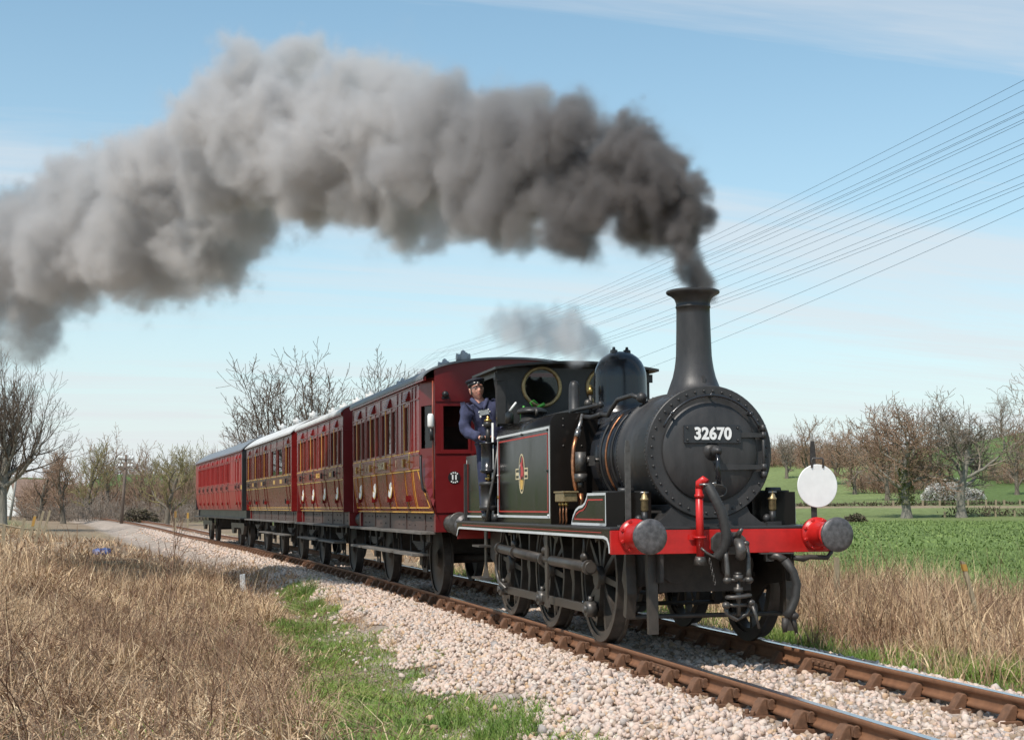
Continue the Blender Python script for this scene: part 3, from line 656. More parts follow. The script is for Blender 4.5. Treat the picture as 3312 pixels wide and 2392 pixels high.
b = MB().tube([(0.03,-0.03,0.97),(0.03,-0.14,0.975),(0.03,-0.22,0.955),(0.03,-0.265,0.90),(0.03,-0.245,0.85),(0.03,-0.19,0.835)], [0.045,0.045,0.045,0.05,0.045,0.03], 10)
b.tube([(0.03,-0.16,1.0),(0.045,-0.2,1.06),(0.06,-0.22,1.085)], [0.03,0.022,0.014], 8)
b.build('coupling_hook', M('grey_steel'), hook)
cpl = MB()
for dx in (-0.085, 0.115):
    cpl.tube([(dx,-0.16,0.95),(dx*1.02,-0.20,0.80),(dx*0.98,-0.21,0.66),(dx,-0.21,0.585)], [0.026,0.024,0.024,0.030], 8)
    cpl.sphere((dx,-0.16,0.955), 0.034, 10, 6); cpl.sphere((dx,-0.21,0.575), 0.042, 10, 6)
cpl.cyl((-0.11,-0.21,0.575),(0.14,-0.21,0.575),0.02,n=10)
cpl.cyl((0.015,-0.21,0.63),(0.015,-0.21,0.575),0.045,n=12); cpl.cyl((0.015,-0.21,0.655),(0.015,-0.21,0.63),0.03,n=10)
cpl.cyl((0.015,-0.21,0.575),(0.015,-0.21,0.20),0.020,n=10); cpl.cyl((0.015,-0.21,0.50),(0.015,-0.21,0.45),0.042,n=12)
cpl.tube([(0.015+0.105*math.cos(a),-0.21+0.05*math.sin(a),0.405+0.01*math.cos(a)) for a in [2*math.pi*k/16 for k in range(16)]], 0.022, 8, closed=True)
cpl.cyl((-0.09,-0.21,0.315),(0.12,-0.21,0.315),0.022,n=10)
for dx in (-0.10, 0.13): cpl.sphere((dx,-0.21,0.315), 0.04, 10, 6)
cpl.tube([(-0.10,-0.2,0.30),(-0.09,-0.19,0.22),(0.0,-0.19,0.16),(0.10,-0.19,0.22),(0.12,-0.2,0.30)], 0.022, 8)
cpl.tube([(0.13,-0.23,0.33),(0.15,-0.26,0.22),(0.175,-0.28,0.07)], [0.018,0.016,0.012], 8); cpl.sphere((0.125,-0.23,0.34), 0.035, 10, 6)
cpl.v = [(x, y, 0.955-(0.955-z)*0.83) for x, y, z in cpl.v]
cpl.build('screw_coupling', M('grey_steel'), hook)
vp = MB(); vp.cyl((-0.275,-0.06,0.84),(-0.275,-0.06,1.46),0.034,n=16); vp.lathe([(0,0.043),(0.03,0.043)], (-0.275,-0.06,1.36), (0,0,1), 16)
vp.tube([(-0.275,-0.06,1.44),(-0.272,-0.065,1.49),(-0.245,-0.08,1.515),(-0.22,-0.10,1.49)], [0.035,0.038,0.038,0.036], 12)
vp.box(-0.36,-0.19,-0.03,-0.004,0.99,1.03); vp.tube([(-0.275+0.048*math.cos(a),-0.06+0.048*math.sin(a),1.01) for a in [2*math.pi*k/14 for k in range(14)]], 0.012, 6, closed=True)
vp = vp.build('vacuum_standpipe', M('red_paint'), loco)
MB().cyl((-0.275,-0.06,0.845),(-0.275,-0.055,0.77),0.045,0.065,n=14).build('pipe_end', M('grey_steel'), vp)
hp = []
for k in range(64):
    s = k/63; 
    p = [(-0.215,-0.115,1.47),(-0.175,-0.17,1.36),(-0.115,-0.20,1.20),(-0.085,-0.20,1.02),(-0.105,-0.17,0.90),(-0.14,-0.13,0.84)]
    t = s*5; i = min(4, int(t)); u_ = t-i; q = lambda a, c, d_, e: 0.5*((2*c)+(-a+d_)*u_+(2*a-5*c+4*d_-e)*u_*u_+(-a+3*c-3*d_+e)*u_**3)
    P0, P1, P2, P3 = p[max(i-1,0)], p[i], p[i+1], p[min(i+2,5)]
    hp.append(tuple(q(P0[j], P1[j], P2[j], P3[j]) for j in range(3)))
hs = MB().tube(hp, [0.044+(0.005 if k % 2 else -0.002)*(1 if k > 16 else 0.4) for k in range(64)], 14).build('vacuum_hose', M('rubber'), vp)
b = MB(); b.tube([(-0.232+0.05*math.cos(a),-0.10+0.05*math.sin(a),1.475) for a in [2*math.pi*k/12 for k in range(12)]], 0.010, 6, closed=True)
b.tube([(-0.19,-0.11,1.475),(-0.14,-0.13,1.49)], 0.012, 6); b.build('hose_clip', M('steel'), hs)
b = MB(); b.tube([(-0.29,-0.12,0.92),(-0.25,-0.14,0.88),(-0.2,-0.15,0.85),(-0.11,-0.15,0.83)], 0.012, 6)
for k in range(9): b.tube([(-0.225+0.010*math.cos(a)*(k%2)+k*0.006,-0.15+0.010*math.cos(a)*((k+1)%2),0.82-k*0.026+0.015*math.sin(a)) for a in [2*math.pi*j/8 for j in range(8)]], 0.0045, 4, closed=True)
b.build('chain', M('grey_steel'), vp)
# carriage heating hose and its bracket at the right under the beam
sh = MB(); sh.box(0.36,0.44,-0.02,0.03,0.79,0.866); sh.tube([(0.40,-0.01,0.84),(0.46,-0.06,0.835),(0.515,-0.09,0.80)], 0.034, 10)
sh.box(0.30,0.62,-0.06,-0.005,0.856,0.866); sh = sh.build('heating_pipe', M('grey_steel'), loco)
MB().tube([(0.51,-0.09,0.80),(0.575,-0.12,0.70),(0.605,-0.13,0.59),(0.59,-0.13,0.47),(0.55,-0.12,0.37),(0.505,-0.11,0.30)], [0.042,0.038,0.037,0.037,0.038,0.044], 12).build('heating_hose', M('rubber'), sh)
b = MB(); b.sphere((0.575,-0.11,0.31), 0.048, 10, 6, (1,1,0.8)); b.tube([(0.50,-0.11,0.29),(0.485,-0.11,0.22),(0.49,-0.11,0.17)], [0.04,0.03,0.02], 8); b.tube([(0.565,-0.11,0.30),(0.59,-0.10,0.22),(0.605,-0.1,0.15)], [0.03,0.022,0.014], 8)
b.build('hose_coupling', M('frame_grime'), sh)
b = MB(); b.tube([(0.62,-0.02,0.82),(0.72,-0.03,0.81),(0.78,-0.03,0.825),(0.95,-0.03,0.815),(1.0,-0.02,0.87)], [0.022,0.03,0.022,0.022,0.02], 8); b.build('drain_pipe', M('frame_grime'), loco)
# lamp irons
for nm, x, z1, w in (('lamp_iron', -0.90, 1.80, 0.052), ('lamp_iron', 0.872, 1.80, 0.052)):
    b = MB(); b.box(x-w/2, x+w/2, 0.045, 0.062, 1.104, z1-0.03); b.prism([(x-w/2,z1-0.03),(x+w/2,z1-0.03),(x+w*0.3,z1+0.07),(x-w*0.3,z1+0.07)], FRONT(0.062), 0.017); b.box(x-0.09,x+0.09,0.01,0.10,1.104,1.122)
    b.build(nm, M('grey_steel') if x < 0 else M('frame_grime'), loco, bevel=0.003)
b = MB(); b.prism([(-0.10,1.106),(0.09,1.106),(0.045,1.13),(0.03,1.16),(0.03,1.27),(-0.03,1.27),(-0.03,1.16),(-0.045,1.13)], FRONT(0.05), 0.016); b.build('lamp_iron', M('smokebox_black'), loco)

# smokebox
SBZ = 1.783; SBY = 0.385; SBR = 0.615
sb = MB().lathe([(0,SBR-0.012),(0.012,SBR),(0.06,SBR),(0.062,SBR-0.022),(0.90,SBR-0.022),(0.902,SBR-0.012),(0.96,SBR-0.012),(0.962,0.3)], (0,SBY,SBZ), (0,1,0), 64).build('smokebox', M('smokebox_black'), loco)
rv = MB().lathe([(0,0.0125),(0.006,0.0125),(0.012,0.008),(0.0135,0.001)], (0,0,0), (0,-1,0), 8, cap1=False).build('rivet', M('smokebox_black'), sb)
first = True
for k in range(40):
    a = 2*math.pi*(k+0.5)/40; p = (0.562*math.cos(a), SBY-0.0, SBZ+0.562*math.sin(a))
    if first: rv.location = p; first = False
    else: inst(rv, 'rivet', sb, p)
rs = None
for yy, zr in ((SBY+0.03, SBR), (SBY+0.93, SBR-0.012)):
    for k in range(44):
        a = math.pi*(0.62+0.86*k/43)
        p = (zr*math.cos(a), yy, SBZ+zr*math.sin(a))
        if math.cos(a) > -0.05: continue
        inst(rv, 'rivet', sb, p, (0, 0, 0), (0.55, 0.55, 0.55)).rotation_euler = Vector((-math.cos(a), 0, -math.sin(a))).to_track_quat('Y', 'Z').to_euler()
# door
door = MB().lathe([(0,0.462),(0.016,0.462),(0.022,0.450),(0.030,0.438),(0.052,0.36),(0.066,0.24),(0.072,0.10),(0.073,0.001)], (0,SBY-0.001,SBZ), (0,-1,0), 64, cap1=False).build('smokebox_door', M('smokebox_black'), loco)
for zz in (1.935, 1.64):
    b = MB(); xs = np.linspace(0.02, 0.50, 10)
    for i in range(9):
        x0, x1 = xs[i], xs[i+1]
        d = lambda x: SBY-0.078+max(0, (math.hypot(x, zz-SBZ)-0.10))**1.6*0.14
        h = 0.030-0.012*(xs[i]/0.5)
        b.hexa([(x0,d(x0)-0.012,zz-h),(x1,d(x1)-0.012,zz-h),(x1,d(x1)+0.02,zz-h),(x0,d(x0)+0.02,zz-h),(x0,d(x0)-0.012,zz+h),(x1,d(x1)-0.012,zz+h),(x1,d(x1)+0.02,zz+h),(x0,d(x0)+0.02,zz+h)])
    b.build('hinge_strap', M('smokebox_black'), door)
b = MB(); b.cyl((0.515,SBY-0.045,1.54),(0.515,SBY-0.045,2.03),0.014,n=10)
for zz in (2.00, 1.935, 1.64, 1.57): b.cyl((0.515,SBY-0.045,zz-0.03),(0.515,SBY-0.045,zz+0.03),0.024,n=10); b.box(0.50,0.53,SBY-0.045,SBY+0.002,zz-0.02,zz+0.02)
b.build('hinge_post', M('smokebox_black'), door)
dart = MB(); dart.lathe([(0.05,0.085),(0.075,0.085),(0.082,0.05),(0.15,0.042),(0.155,0.052),(0.19,0.048),(0.20,0.03),(0.235,0.026),(0.24,0.001)], (0,SBY,SBZ), (0,-1,0), 24, cap1=False)
dart = dart.build('door_dart', M('smokebox_black'), door)
MB().tube([(0.0,SBY-0.205,SBZ-0.01),(-0.012,SBY-0.225,SBZ-0.13),(-0.02,SBY-0.235,SBZ-0.26)], [0.020,0.015,0.018], 8).build('door_handle', M('black_gloss'), dart)
MB().tube([(0.005,SBY-0.165,SBZ-0.01),(0.02,SBY-0.175,SBZ-0.15),(0.015,SBY-0.18,SBZ-0.30)], [0.020,0.016,0.020], 8).build('door_handle', M('black_gloss'), dart)
b = MB(); b.tube([(0.045+0.085*math.cos(a),SBY-0.075,SBZ-0.36+0.055*math.sin(a)) for a in [2*math.pi*k/24 for k in range(24)]], 0.007, 6, closed=True)
b.tube([(-0.02,SBY-0.077,SBZ-0.31),(0.02,SBY-0.077,SBZ-0.31),(-0.01,SBY-0.077,SBZ-0.40),(0.06,SBY-0.077,SBZ-0.40)], 0.006, 6)
b.build('shed_plate', M('grey_steel'), door)
np_ = MB().box(-0.275,0.275,SBY-0.088,SBY-0.068,1.857,2.023).build('number_plate', M('black_gloss'), door, bevel=0.004)
for x in (-0.245, 0.245):
    for z in (1.885, 1.998): MB().lathe([(0,0.012),(0.012,0.012),(0.016,0.006)], (x,SBY-0.088,z), (0,-1,0), 6).build('bolt', M('smokebox_black'), np_)
# the five digits, each its own cast figure, drawn after humanist sans figures
digs = text_mesh('32670', 0.152, 0.006, 0.0052, 1.03)
dg_o = bpy.data.objects.new('number', digs); COL.objects.link(dg_o); dg_o.parent = np_; digs.materials.append(M('white_paint'))
dg_o.rotation_euler = (math.pi/2, 0, 0); dg_o.location = (0.0, SBY-0.093, 1.940); dg_o.scale = (0.93, 1.0, 1)
# handrail over the door
b = MB(); pts = []
for k in range(25):
    a = math.radians(155-130*k/24); r = 0.515
    pts.append((r*math.cos(a), SBY-0.07, SBZ+r*math.sin(a)))
b.tube(pts, 0.013, 8)
for a in (138, 90, 42): 
    a = math.radians(a); b.sphere((0.515*math.cos(a),SBY-0.07,SBZ+0.515*math.sin(a)),0.022,8,6); b.cyl((0.515*math.cos(a),SBY-0.06,SBZ+0.515*math.sin(a)),(0.515*math.cos(a),SBY+0.01,SBZ+0.515*math.sin(a)),0.012,n=8)
b.build('handrail', M('black_gloss'), loco)
# saddle below the smokebox
b = MB(); prof = [(-0.62,1.104),(-0.50,1.14),(-0.40,1.22),(-0.36,1.30),(0.36,1.30),(0.40,1.22),(0.50,1.14),(0.62,1.104)]
b.prism(prof, lambda a, c, h: (a, SBY+0.03+h, c), 0.9); b.build('saddle', M('smokebox_black'), loco)
b = MB(); pts = [(SBR*math.cos(a)*1.02, SBY+0.30, SBZ+SBR*math.sin(a)*1.02) for a in [math.radians(200-k*4) for k in range(0, 12)]]
# chimney
CHY = 0.75
def chim_ring(d, r, saddle=0.0): return (d, r)
prof = [(2.702,0.170),(2.80,0.167),(2.95,0.163),(3.10,0.160),(3.16,0.160),(3.163,0.166),(3.178,0.166),(3.182,0.161),(3.21,0.163),(3.25,0.178),(3.275,0.205),(3.292,0.238),(3.300,0.252),(3.312,0.256),(3.324,0.252),(3.330,0.235),(3.328,0.175),(3.25,0.150),(2.9,0.145)]
ch = MB(); n = 40; vs = []; fs = []
rows = []
for (z, r) in [(None,0.30),(None,0.262),(2.44,0.226),(2.50,0.204),(2.58,0.186),(2.64,0.177)]: rows.append((z, r))
for i, (z, r) in enumerate(rows):
    for k in range(n):
        a = 2*math.pi*k/n; x = r*math.cos(a); y = CHY+r*math.sin(a)
        zs = SBZ+math.sqrt(max(0.0, (SBR-0.020)**2-x*x))
        zz_ = zs-0.004 if i == 0 else (zs+0.018 if i == 1 else max(z, zs+0.02))
        if i == 1: zz_ = zs+0.016
        vs.append((x, y, zz_))
for (z, r) in prof:
    for k in range(n):
        a = 2*math.pi*k/n; vs.append((r*math.cos(a), CHY+r*math.sin(a), z))
m = len(rows)+len(prof)
for i in range(m-1):
    for k in range(n): fs.append((i*n+k, i*n+(k+1) % n, (i+1)*n+(k+1) % n, (i+1)*n+k))
ch.add(vs, fs, True); chim = ch.build('chimney', M('smokebox_black'), loco)
b = MB(); b.prism([(-0.01,2.36),(0.03,2.36),(0.022,2.50),(-0.002,2.50)], FRONT(CHY-0.215), 0.02); b.build('lamp_iron', M('smokebox_black'), chim)
# boiler barrel, bands
BO = MB().lathe([(0,0.535),(3.7,0.535)], (0,1.32,SBZ), (0,1,0), 48).build('boiler', M('black_gloss'), loco)
for y in (1.40, 2.05): MB().lathe([(0,0.542),(0.05,0.542)], (0,y,SBZ), (0,1,0), 48).build('boiler_band', M('black_gloss'), BO)
# dome
dm = MB(); DY = 3.06
dprof = [(2.30,0.34),(2.335,0.325),(2.36,0.305),(2.39,0.296),(2.42,0.292),(2.68,0.290),(2.74,0.286),(2.80,0.270),(2.86,0.240),(2.91,0.200),(2.95,0.145),(2.975,0.08),(2.984,0.001)]
dm.lathe([(z, r) for z, r in dprof], (0,DY,0), (0,0,1), 48, cap0=False, cap1=False); dm = dm.build('dome', M('black_gloss'), loco)
MB().lathe([(0,0.36),(0.02,0.34),(0.05,0.312),(0.085,0.300)], (0,DY,2.275), (0,0,1), 48, cap0=False, cap1=False).build('dome_skirt', M('black_gloss'), dm)
for x in (-0.075, 0.075): MB().lathe([(0,0.045),(0.04,0.04),(0.045,0.02),(0.075,0.014)], (x,DY-0.02,2.955), (0,0,1), 12).build('safety_valve', M('black_satin'), dm)

# side tanks
TXO = 0.96
def tank(sx):
    r = 0.13; zt = 2.265; prof = [(0.44,1.104),(TXO,1.104)]
    for k in range(9):
        a = math.pi/2*k/8; prof.append((TXO-r+r*math.cos(a), zt-r+r*math.sin(a)))
    prof += [(0.44, zt)]
    b = MB(); n = len(prof); y0, y1 = 2.47, 4.96
    vs = [(sx*p[0], y0, p[1]) for p in prof]+[(sx*p[0], y1, p[1]) for p in prof]
    fs = [(i, (i+1) % n, (i+1) % n+n, i+n) for i in range(n)]
    b.add(vs, fs); [b.smooth.__setitem__(-n+i, 2 <= i <= 10) for i in range(n)]
    b.f.append(tuple(range(n))); b.smooth.append(False); b.f.append(tuple(reversed(range(n, 2*n)))); b.smooth.append(False)
    t = b.build('side_tank', M('tank_black'), loco)
    F_ = SIDE(sx*(TXO+0.001))
    def ring(y0, y1, z0, z1, w, m, nm):
        q = MB(); q.prism([(y0,z0),(y1,z0),(y1,z0+w),(y0,z0+w)], F_, 0.002); q.prism([(y0,z1-w),(y1,z1-w),(y1,z1),(y0,z1)], F_, 0.002)
        q.prism([(y0,z0+w),(y0+w,z0+w),(y0+w,z1-w),(y0,z1-w)], F_, 0.002); q.prism([(y1-w,z0+w),(y1,z0+w),(y1,z1-w),(y1-w,z1-w)], F_, 0.002); q.build(nm, m, t)
    ring(2.50, 4.93, 1.165, 2.125, 0.026, M('white_line'), 'white_lining')
    ring(2.575, 4.86, 1.225, 2.062, 0.016, M('red_line'), 'red_lining')
    for y, z in ((2.56,2.09),(3.7,2.092),(2.57,1.66),(2.55,1.195),(4.9,1.66),(4.9,2.10),(4.9,1.19)): MB().sphere((sx*(TXO+0.006),y,z),0.014,8,6).build('rivet', M('white_line') if y > 4 or z < 1.3 else M('tank_black'), t)
    for x in (0.62, 0.82):
        for z in (1.30, 1.92, 2.13, 2.20): MB().sphere((sx*x,2.468,z),0.010,8,6).build('rivet', M('grey_steel'), t)
    if sx < 0:
        # the painted crest
        yc, zc = 3.72, 1.655; Fc = SIDE(-(TXO+0.0012))
        cr = MB(); pts = [(yc+0.125*math.cos(a), zc+0.215*math.sin(a)) for a in [2*math.pi*k/32 for k in range(32)]]
        cr.strip(pts+[pts[0], pts[1]], 0.016, Fc, 0.002); cr = cr.build('crest', M('cream'), t)
        for s in (-1, 1):
            q = MB(); ya, yb = sorted((yc+s*0.127, yc+s*0.27))
            for z0, z1 in ((zc+0.048,zc+0.062),(zc-0.018,zc+0.018),(zc-0.062,zc-0.048)): q.prism([(ya,z0),(yb,z0),(yb,z1),(ya,z1)], Fc, 0.002)
            ye = yc+s*0.27; ya, yb = sorted((ye, ye+s*0.012)); q.prism([(ya,zc-0.062),(yb,zc-0.062),(yb,zc+0.062),(ya,zc+0.062)], Fc, 0.002)
            q.build('crest_bar', M('cream'), cr)
        lion = [(-0.045,0.17),(-0.02,0.19),(-0.005,0.15),(0.005,0.11),(0.04,0.13),(0.055,0.10),(0.035,0.06),(0.03,0.02),(0.05,-0.03),(0.07,-0.07),(0.03,-0.06),(0.0,-0.03),(-0.04,-0.02),(-0.075,-0.05),(-0.085,0.0),(-0.07,0.05),(-0.035,0.09),(-0.05,0.13)]
        MB().prism([(yc+a, zc+c) for a, c in lion], Fc, 0.003).build('crest_lion', M('crest_red'), cr)
        MB().strip([(yc+0.085*math.cos(a)+0.035, zc+0.02+0.085*math.sin(a)) for a in [math.radians(-80+20*k) for k in range(9)]], 0.022, Fc, 0.002).build('crest_wheel', M('crest_grey'), cr)
        crown = [(-0.065,-0.13),(-0.08,-0.07),(-0.045,-0.09),(-0.02,-0.06),(0.01,-0.085),(0.045,-0.055),(0.07,-0.085),(0.062,-0.13),(0.045,-0.175),(-0.04,-0.178)]
        MB().prism([(yc+a, zc+c) for a, c in crown], Fc, 0.0026).build('crest_crown', M('gold'), cr)
    # filler
    fl = MB(); fl.lathe([(0,0.15),(0.02,0.15),(0.022,0.135),(0.10,0.135)], (sx*0.70,4.25,zt-0.002), (0,0,1), 24); fl = fl.build('tank_filler', M('black_satin'), t)
    MB().lathe([(0,0.17),(0.025,0.18),(0.05,0.165),(0.075,0.10),(0.08,0.001)], (sx*0.70,4.25,zt+0.098), (0,0,1), 24, cap1=False).build('filler_lid', M('black_satin'), fl)
    b = MB(); b.tube([(sx*0.70,4.06,zt+0.06),(sx*0.70,4.03,zt+0.12),(sx*0.70,4.10,zt+0.15)], 0.018, 6); b.build('filler_clamp', M('grey_steel'), fl)
    return t
tank(-1); tank(1)
# tank vents, clack valve and brass fitting seen above the tank
MB().lathe([(0,0.085),(0.02,0.062),(0.30,0.060),(0.34,0.054),(0.375,0.036),(0.385,0.001)], (-0.55,2.98,2.263), (0,0,1), 20, cap1=False).build('tank_vent', M('black_satin'), loco)
b = MB(); b.lathe([(0,0.03),(0.07,0.032),(0.075,0.02),(0.10,0.02)], (-0.36,3.0,2.50), (0,0,1), 12); b.build('whistle', M('brass'), loco)
b = MB(); b.cyl((-0.36,3.0,2.26),(-0.36,3.0,2.50),0.022,n=8); b.sphere((-0.40,2.96,2.40),0.045,10,6); b.sphere((-0.33,2.98,2.36),0.05,10,6); b.build('clack_valve', M('grey_steel'), loco)
# bottles and tins standing on the tank are things of their own (made below)
# long handrail / ejector pipe along the boiler
b = MB(); b.tube([(-0.60,4.9,2.30),(-0.60,3.6,2.31),(-0.58,2.6,2.315),(-0.55,2.0,2.32)], 0.022, 8); b.sphere((-0.55,2.0,2.32),0.04,10,6)
b.build('ejector_pipe', M('black_satin'), loco)
b = MB(); b.tube([(-0.56,1.95,2.22),(-0.52,1.85,2.20),(-0.50,1.80,2.26),(-0.46,1.70,2.35),(-0.42,1.36,2.37),(-0.36,1.25,2.33)], 0.024, 8); b.sphere((-0.36,1.25,2.34),0.055,10,6)
b.tube([(-0.60,2.46,2.22),(-0.59,2.2,2.20),(-0.56,1.95,2.22)], 0.026, 8); b.build('blower_pipe', M('black_satin'), loco)
b = MB(); b.tube([(-0.62,2.44,2.24),(-0.66,2.36,2.16),(-0.72,2.30,2.04)], 0.020, 8); b.cyl((-0.70,2.31,2.08),(-0.725,2.29,2.0),0.032,n=8); b.build('feed_pipe', M('steel'), loco)
b = MB(); b.tube([(-0.72,2.30,2.04),(-0.765,2.26,1.90),(-0.785,2.23,1.75),(-0.785,2.22,1.62),(-0.77,2.21,1.50),(-0.74,2.2,1.38)], 0.022, 8); b.cyl((-0.74,2.10,1.42),(-0.74,2.10,1.08),0.026,n=10); b.build('copper_pipe', M('copper'), loco)
b = MB(); b.cyl((-0.74,2.10,1.84),(-0.74,2.10,1.64),0.056,n=16); b.cyl((-0.74,2.10,1.62),(-0.74,2.10,1.54),0.066,n=16); b.cyl((-0.74,2.10,1.54),(-0.74,2.10,1.48),0.03,n=10)
b.box(-0.66,-0.60,2.06,2.14,1.70,1.80); b.cyl((-0.60,2.1,1.76),(-0.50,2.1,1.76),0.02,n=8); b.cyl((-0.68,2.1,1.76),(-0.60,2.1,1.76),0.035,n=10); b.build('valve_body', M('grey_steel'), loco)
for k, (r, x) in enumerate(((0.56, 0), (0.575, 0), (0.59, 0))):
    y = 1.62+0.14*k; b = MB(); b.tube([(r*math.cos(a), y, SBZ+r*math.sin(a)) for a in [math.radians(128+k*4+7*j) for j in range(13)]], 0.012, 6); b.build('lubricator_pipe', M('copper') if k == 1 else M('black_satin'), loco)
# mechanical lubricator (brass box) on the plate ahead of the tank
lb = MB().box(-0.945,-0.80,2.02,2.36,1.335,1.425).build('lubricator', M('old_brass'), loco, bevel=0.008)
MB().box(-0.955,-0.79,2.00,2.38,1.425,1.443).build('lubricator_lid', M('old_brass'), lb, bevel=0.004)
for k in range(3):
    y = 2.07+0.12*k
    MB().lathe([(0,0.018),(0.03,0.022),(0.045,0.014)], (-0.90,y,1.335), (0,0,-1), 10).build('lubricator_cup', M('brass'), lb)
    MB().tube([(-0.90,y,1.29),(-0.902,y+0.01,1.22),(-0.895,y+0.02,1.15),(-0.90,y+0.04,1.10)], 0.010, 6).build('copper_pipe', M('copper'), lb)
# sandboxes with swept fronts
for sx in (-1, 1):
    o = [(0.60,1.106),(1.80,1.106),(1.72,1.20),(1.62,1.265),(1.50,1.295),(1.38,1.305),(1.30,1.33),(1.24,1.375),(1.22,1.415),(0.60,1.415)]
    s = MB().prism(o, lambda a, c, h: (sx*(0.50+h), a, c), 0.435).build('sandbox', M('tank_black'), loco)
    F_ = SIDE(sx*0.936)
    MB().strip([(0.612,1.12),(1.765,1.12),(1.70,1.19),(1.61,1.248),(1.50,1.278),(1.37,1.29),(1.285,1.318),(1.22,1.365),(1.20,1.402),(0.612,1.402),(0.612,1.12),(0.8,1.12)], 0.024, F_, 0.003).build('white_lining', M('white_line'), s)
    MB().strip([(0.70,1.165),(1.66,1.165),(1.58,1.215),(1.48,1.24),(1.34,1.255),(1.25,1.29),(1.18,1.35),(0.70,1.35)], 0.014, F_, 0.003).build('red_lining', M('red_line'), s)
    MB().box(sx*0.56 if sx > 0 else -0.90, sx*0.90 if sx > 0 else -0.56, 0.66, 1.16, 1.415, 1.43).build('sandbox_lid', M('black_satin'), s)
    b = MB(); b.cyl((sx*0.66,0.64,1.43),(sx*0.80,0.64,1.43),0.03,n=10); b.build('hinge', M('black_satin'), s)
    # brass oil cup on a bracket in front
    x = sx*0.625
    oc = MB().lathe([(0,0.02),(0.02,0.034),(0.10,0.034),(0.105,0.040),(0.12,0.040),(0.13,0.030),(0.16,0.022),(0.165,0.012),(0.185,0.012)], (x,0.42,1.235), (0,0,1), 16).build('oil_cup', M('old_brass'), loco)
    b = MB(); b.cyl((x,0.42,1.13),(x,0.42,1.235),0.028,n=10); b.box(x-0.07,x+0.07,0.38,0.58,1.104,1.14); b.sphere((x-0.05,0.44,1.17),0.04,8,6); b.build('oil_cup_stand', M('black_satin'), oc)
    b = MB(); b.tube([(x-0.04,0.42,1.41),(x+0.04,0.42,1.41)], 0.012, 6); b.build('oil_cup_tap', M('steel'), oc)

# cab
b = MB()
cabp = [(-TXO,1.104),(TXO,1.104),(TXO,2.93),(0.6,2.99),(0,3.015),(-0.6,2.99),(-TXO,2.93)]
fs_ = MB()
def cab_sheet(y, holes, parent, nm):
    q = MB(); segs = 40; z0 = 2.25 if holes else 1.104
    # front sheet built round two round openings
    for cx in (-0.405, 0.405):
        lo, hi = (-TXO, 0.0) if cx < 0 else (0.0, TXO)
        zt = 2.965
        def hit(a):
            dx, dz = math.cos(a), math.sin(a); t = 9e9
            if dx > 1e-6: t = min(t, (hi-cx)/dx)
            if dx < -1e-6: t = min(t, (lo-cx)/dx)
            if dz > 1e-6: t = min(t, (zt-2.735)/dz)
            if dz < -1e-6: t = min(t, (z0-2.735)/dz)
            return cx+dx*t, 2.735+dz*t
        angs = sorted(set([2*math.pi*k/segs for k in range(segs)]+[math.atan2(c-2.735, a-cx) % (2*math.pi) for a in (lo, hi) for c in (z0, zt)]))
        for i in range(len(angs)):
            a0, a1 = angs[i], angs[(i+1) % len(angs)]; p0, p1 = hit(a0), hit(a1); r = 0.215
            q.hexa([(cx+r*math.cos(a0),y,2.735+r*math.sin(a0)),(cx+r*math.cos(a1),y,2.735+r*math.sin(a1)),(cx+r*math.cos(a1),y+0.02,2.735+r*math.sin(a1)),(cx+r*math.cos(a0),y+0.02,2.735+r*math.sin(a0)),
                    (p0[0],y,p0[1]),(p1[0],y,p1[1]),(p1[0],y+0.02,p1[1]),(p0[0],y+0.02,p0[1])])
    return q.build(nm, M('black_satin'), parent)
cf = cab_sheet(4.93, True, loco, 'cab_front')
cb = MB().box(-0.94,0.94,6.0,6.02,1.9,2.95).build('cab_back', M('black_satin'), loco)
for sheet, y in ((cf, 4.925),):
    for cx in (-0.405, 0.405):
        w = MB(); w.tube([(cx+0.232*math.cos(a),y,2.735+0.232*math.sin(a)) for a in [2*math.pi*k/40 for k in range(40)]], 0.024, 8, closed=True); w = w.build('spectacle_window', M('old_brass'), sheet)
        MB().lathe([(0,0.216),(0.004,0.216)], (cx,y+0.008,2.735), (0,1,0), 32).build('pane', M('window_glass'), w)
rf = MB(); n = 14; P = []
for k in range(n+1):
    x = -1.03+2.06*k/n; z = 2.955+0.085*(1-(x/1.03)**2); P.append((x, z))
rf.prism(P+[(x, z-0.03) for x, z in reversed(P)], lambda a, c, h: (a, 4.72+h, c), 1.36); rf = rf.build('cab_roof', M('black_satin'), loco)
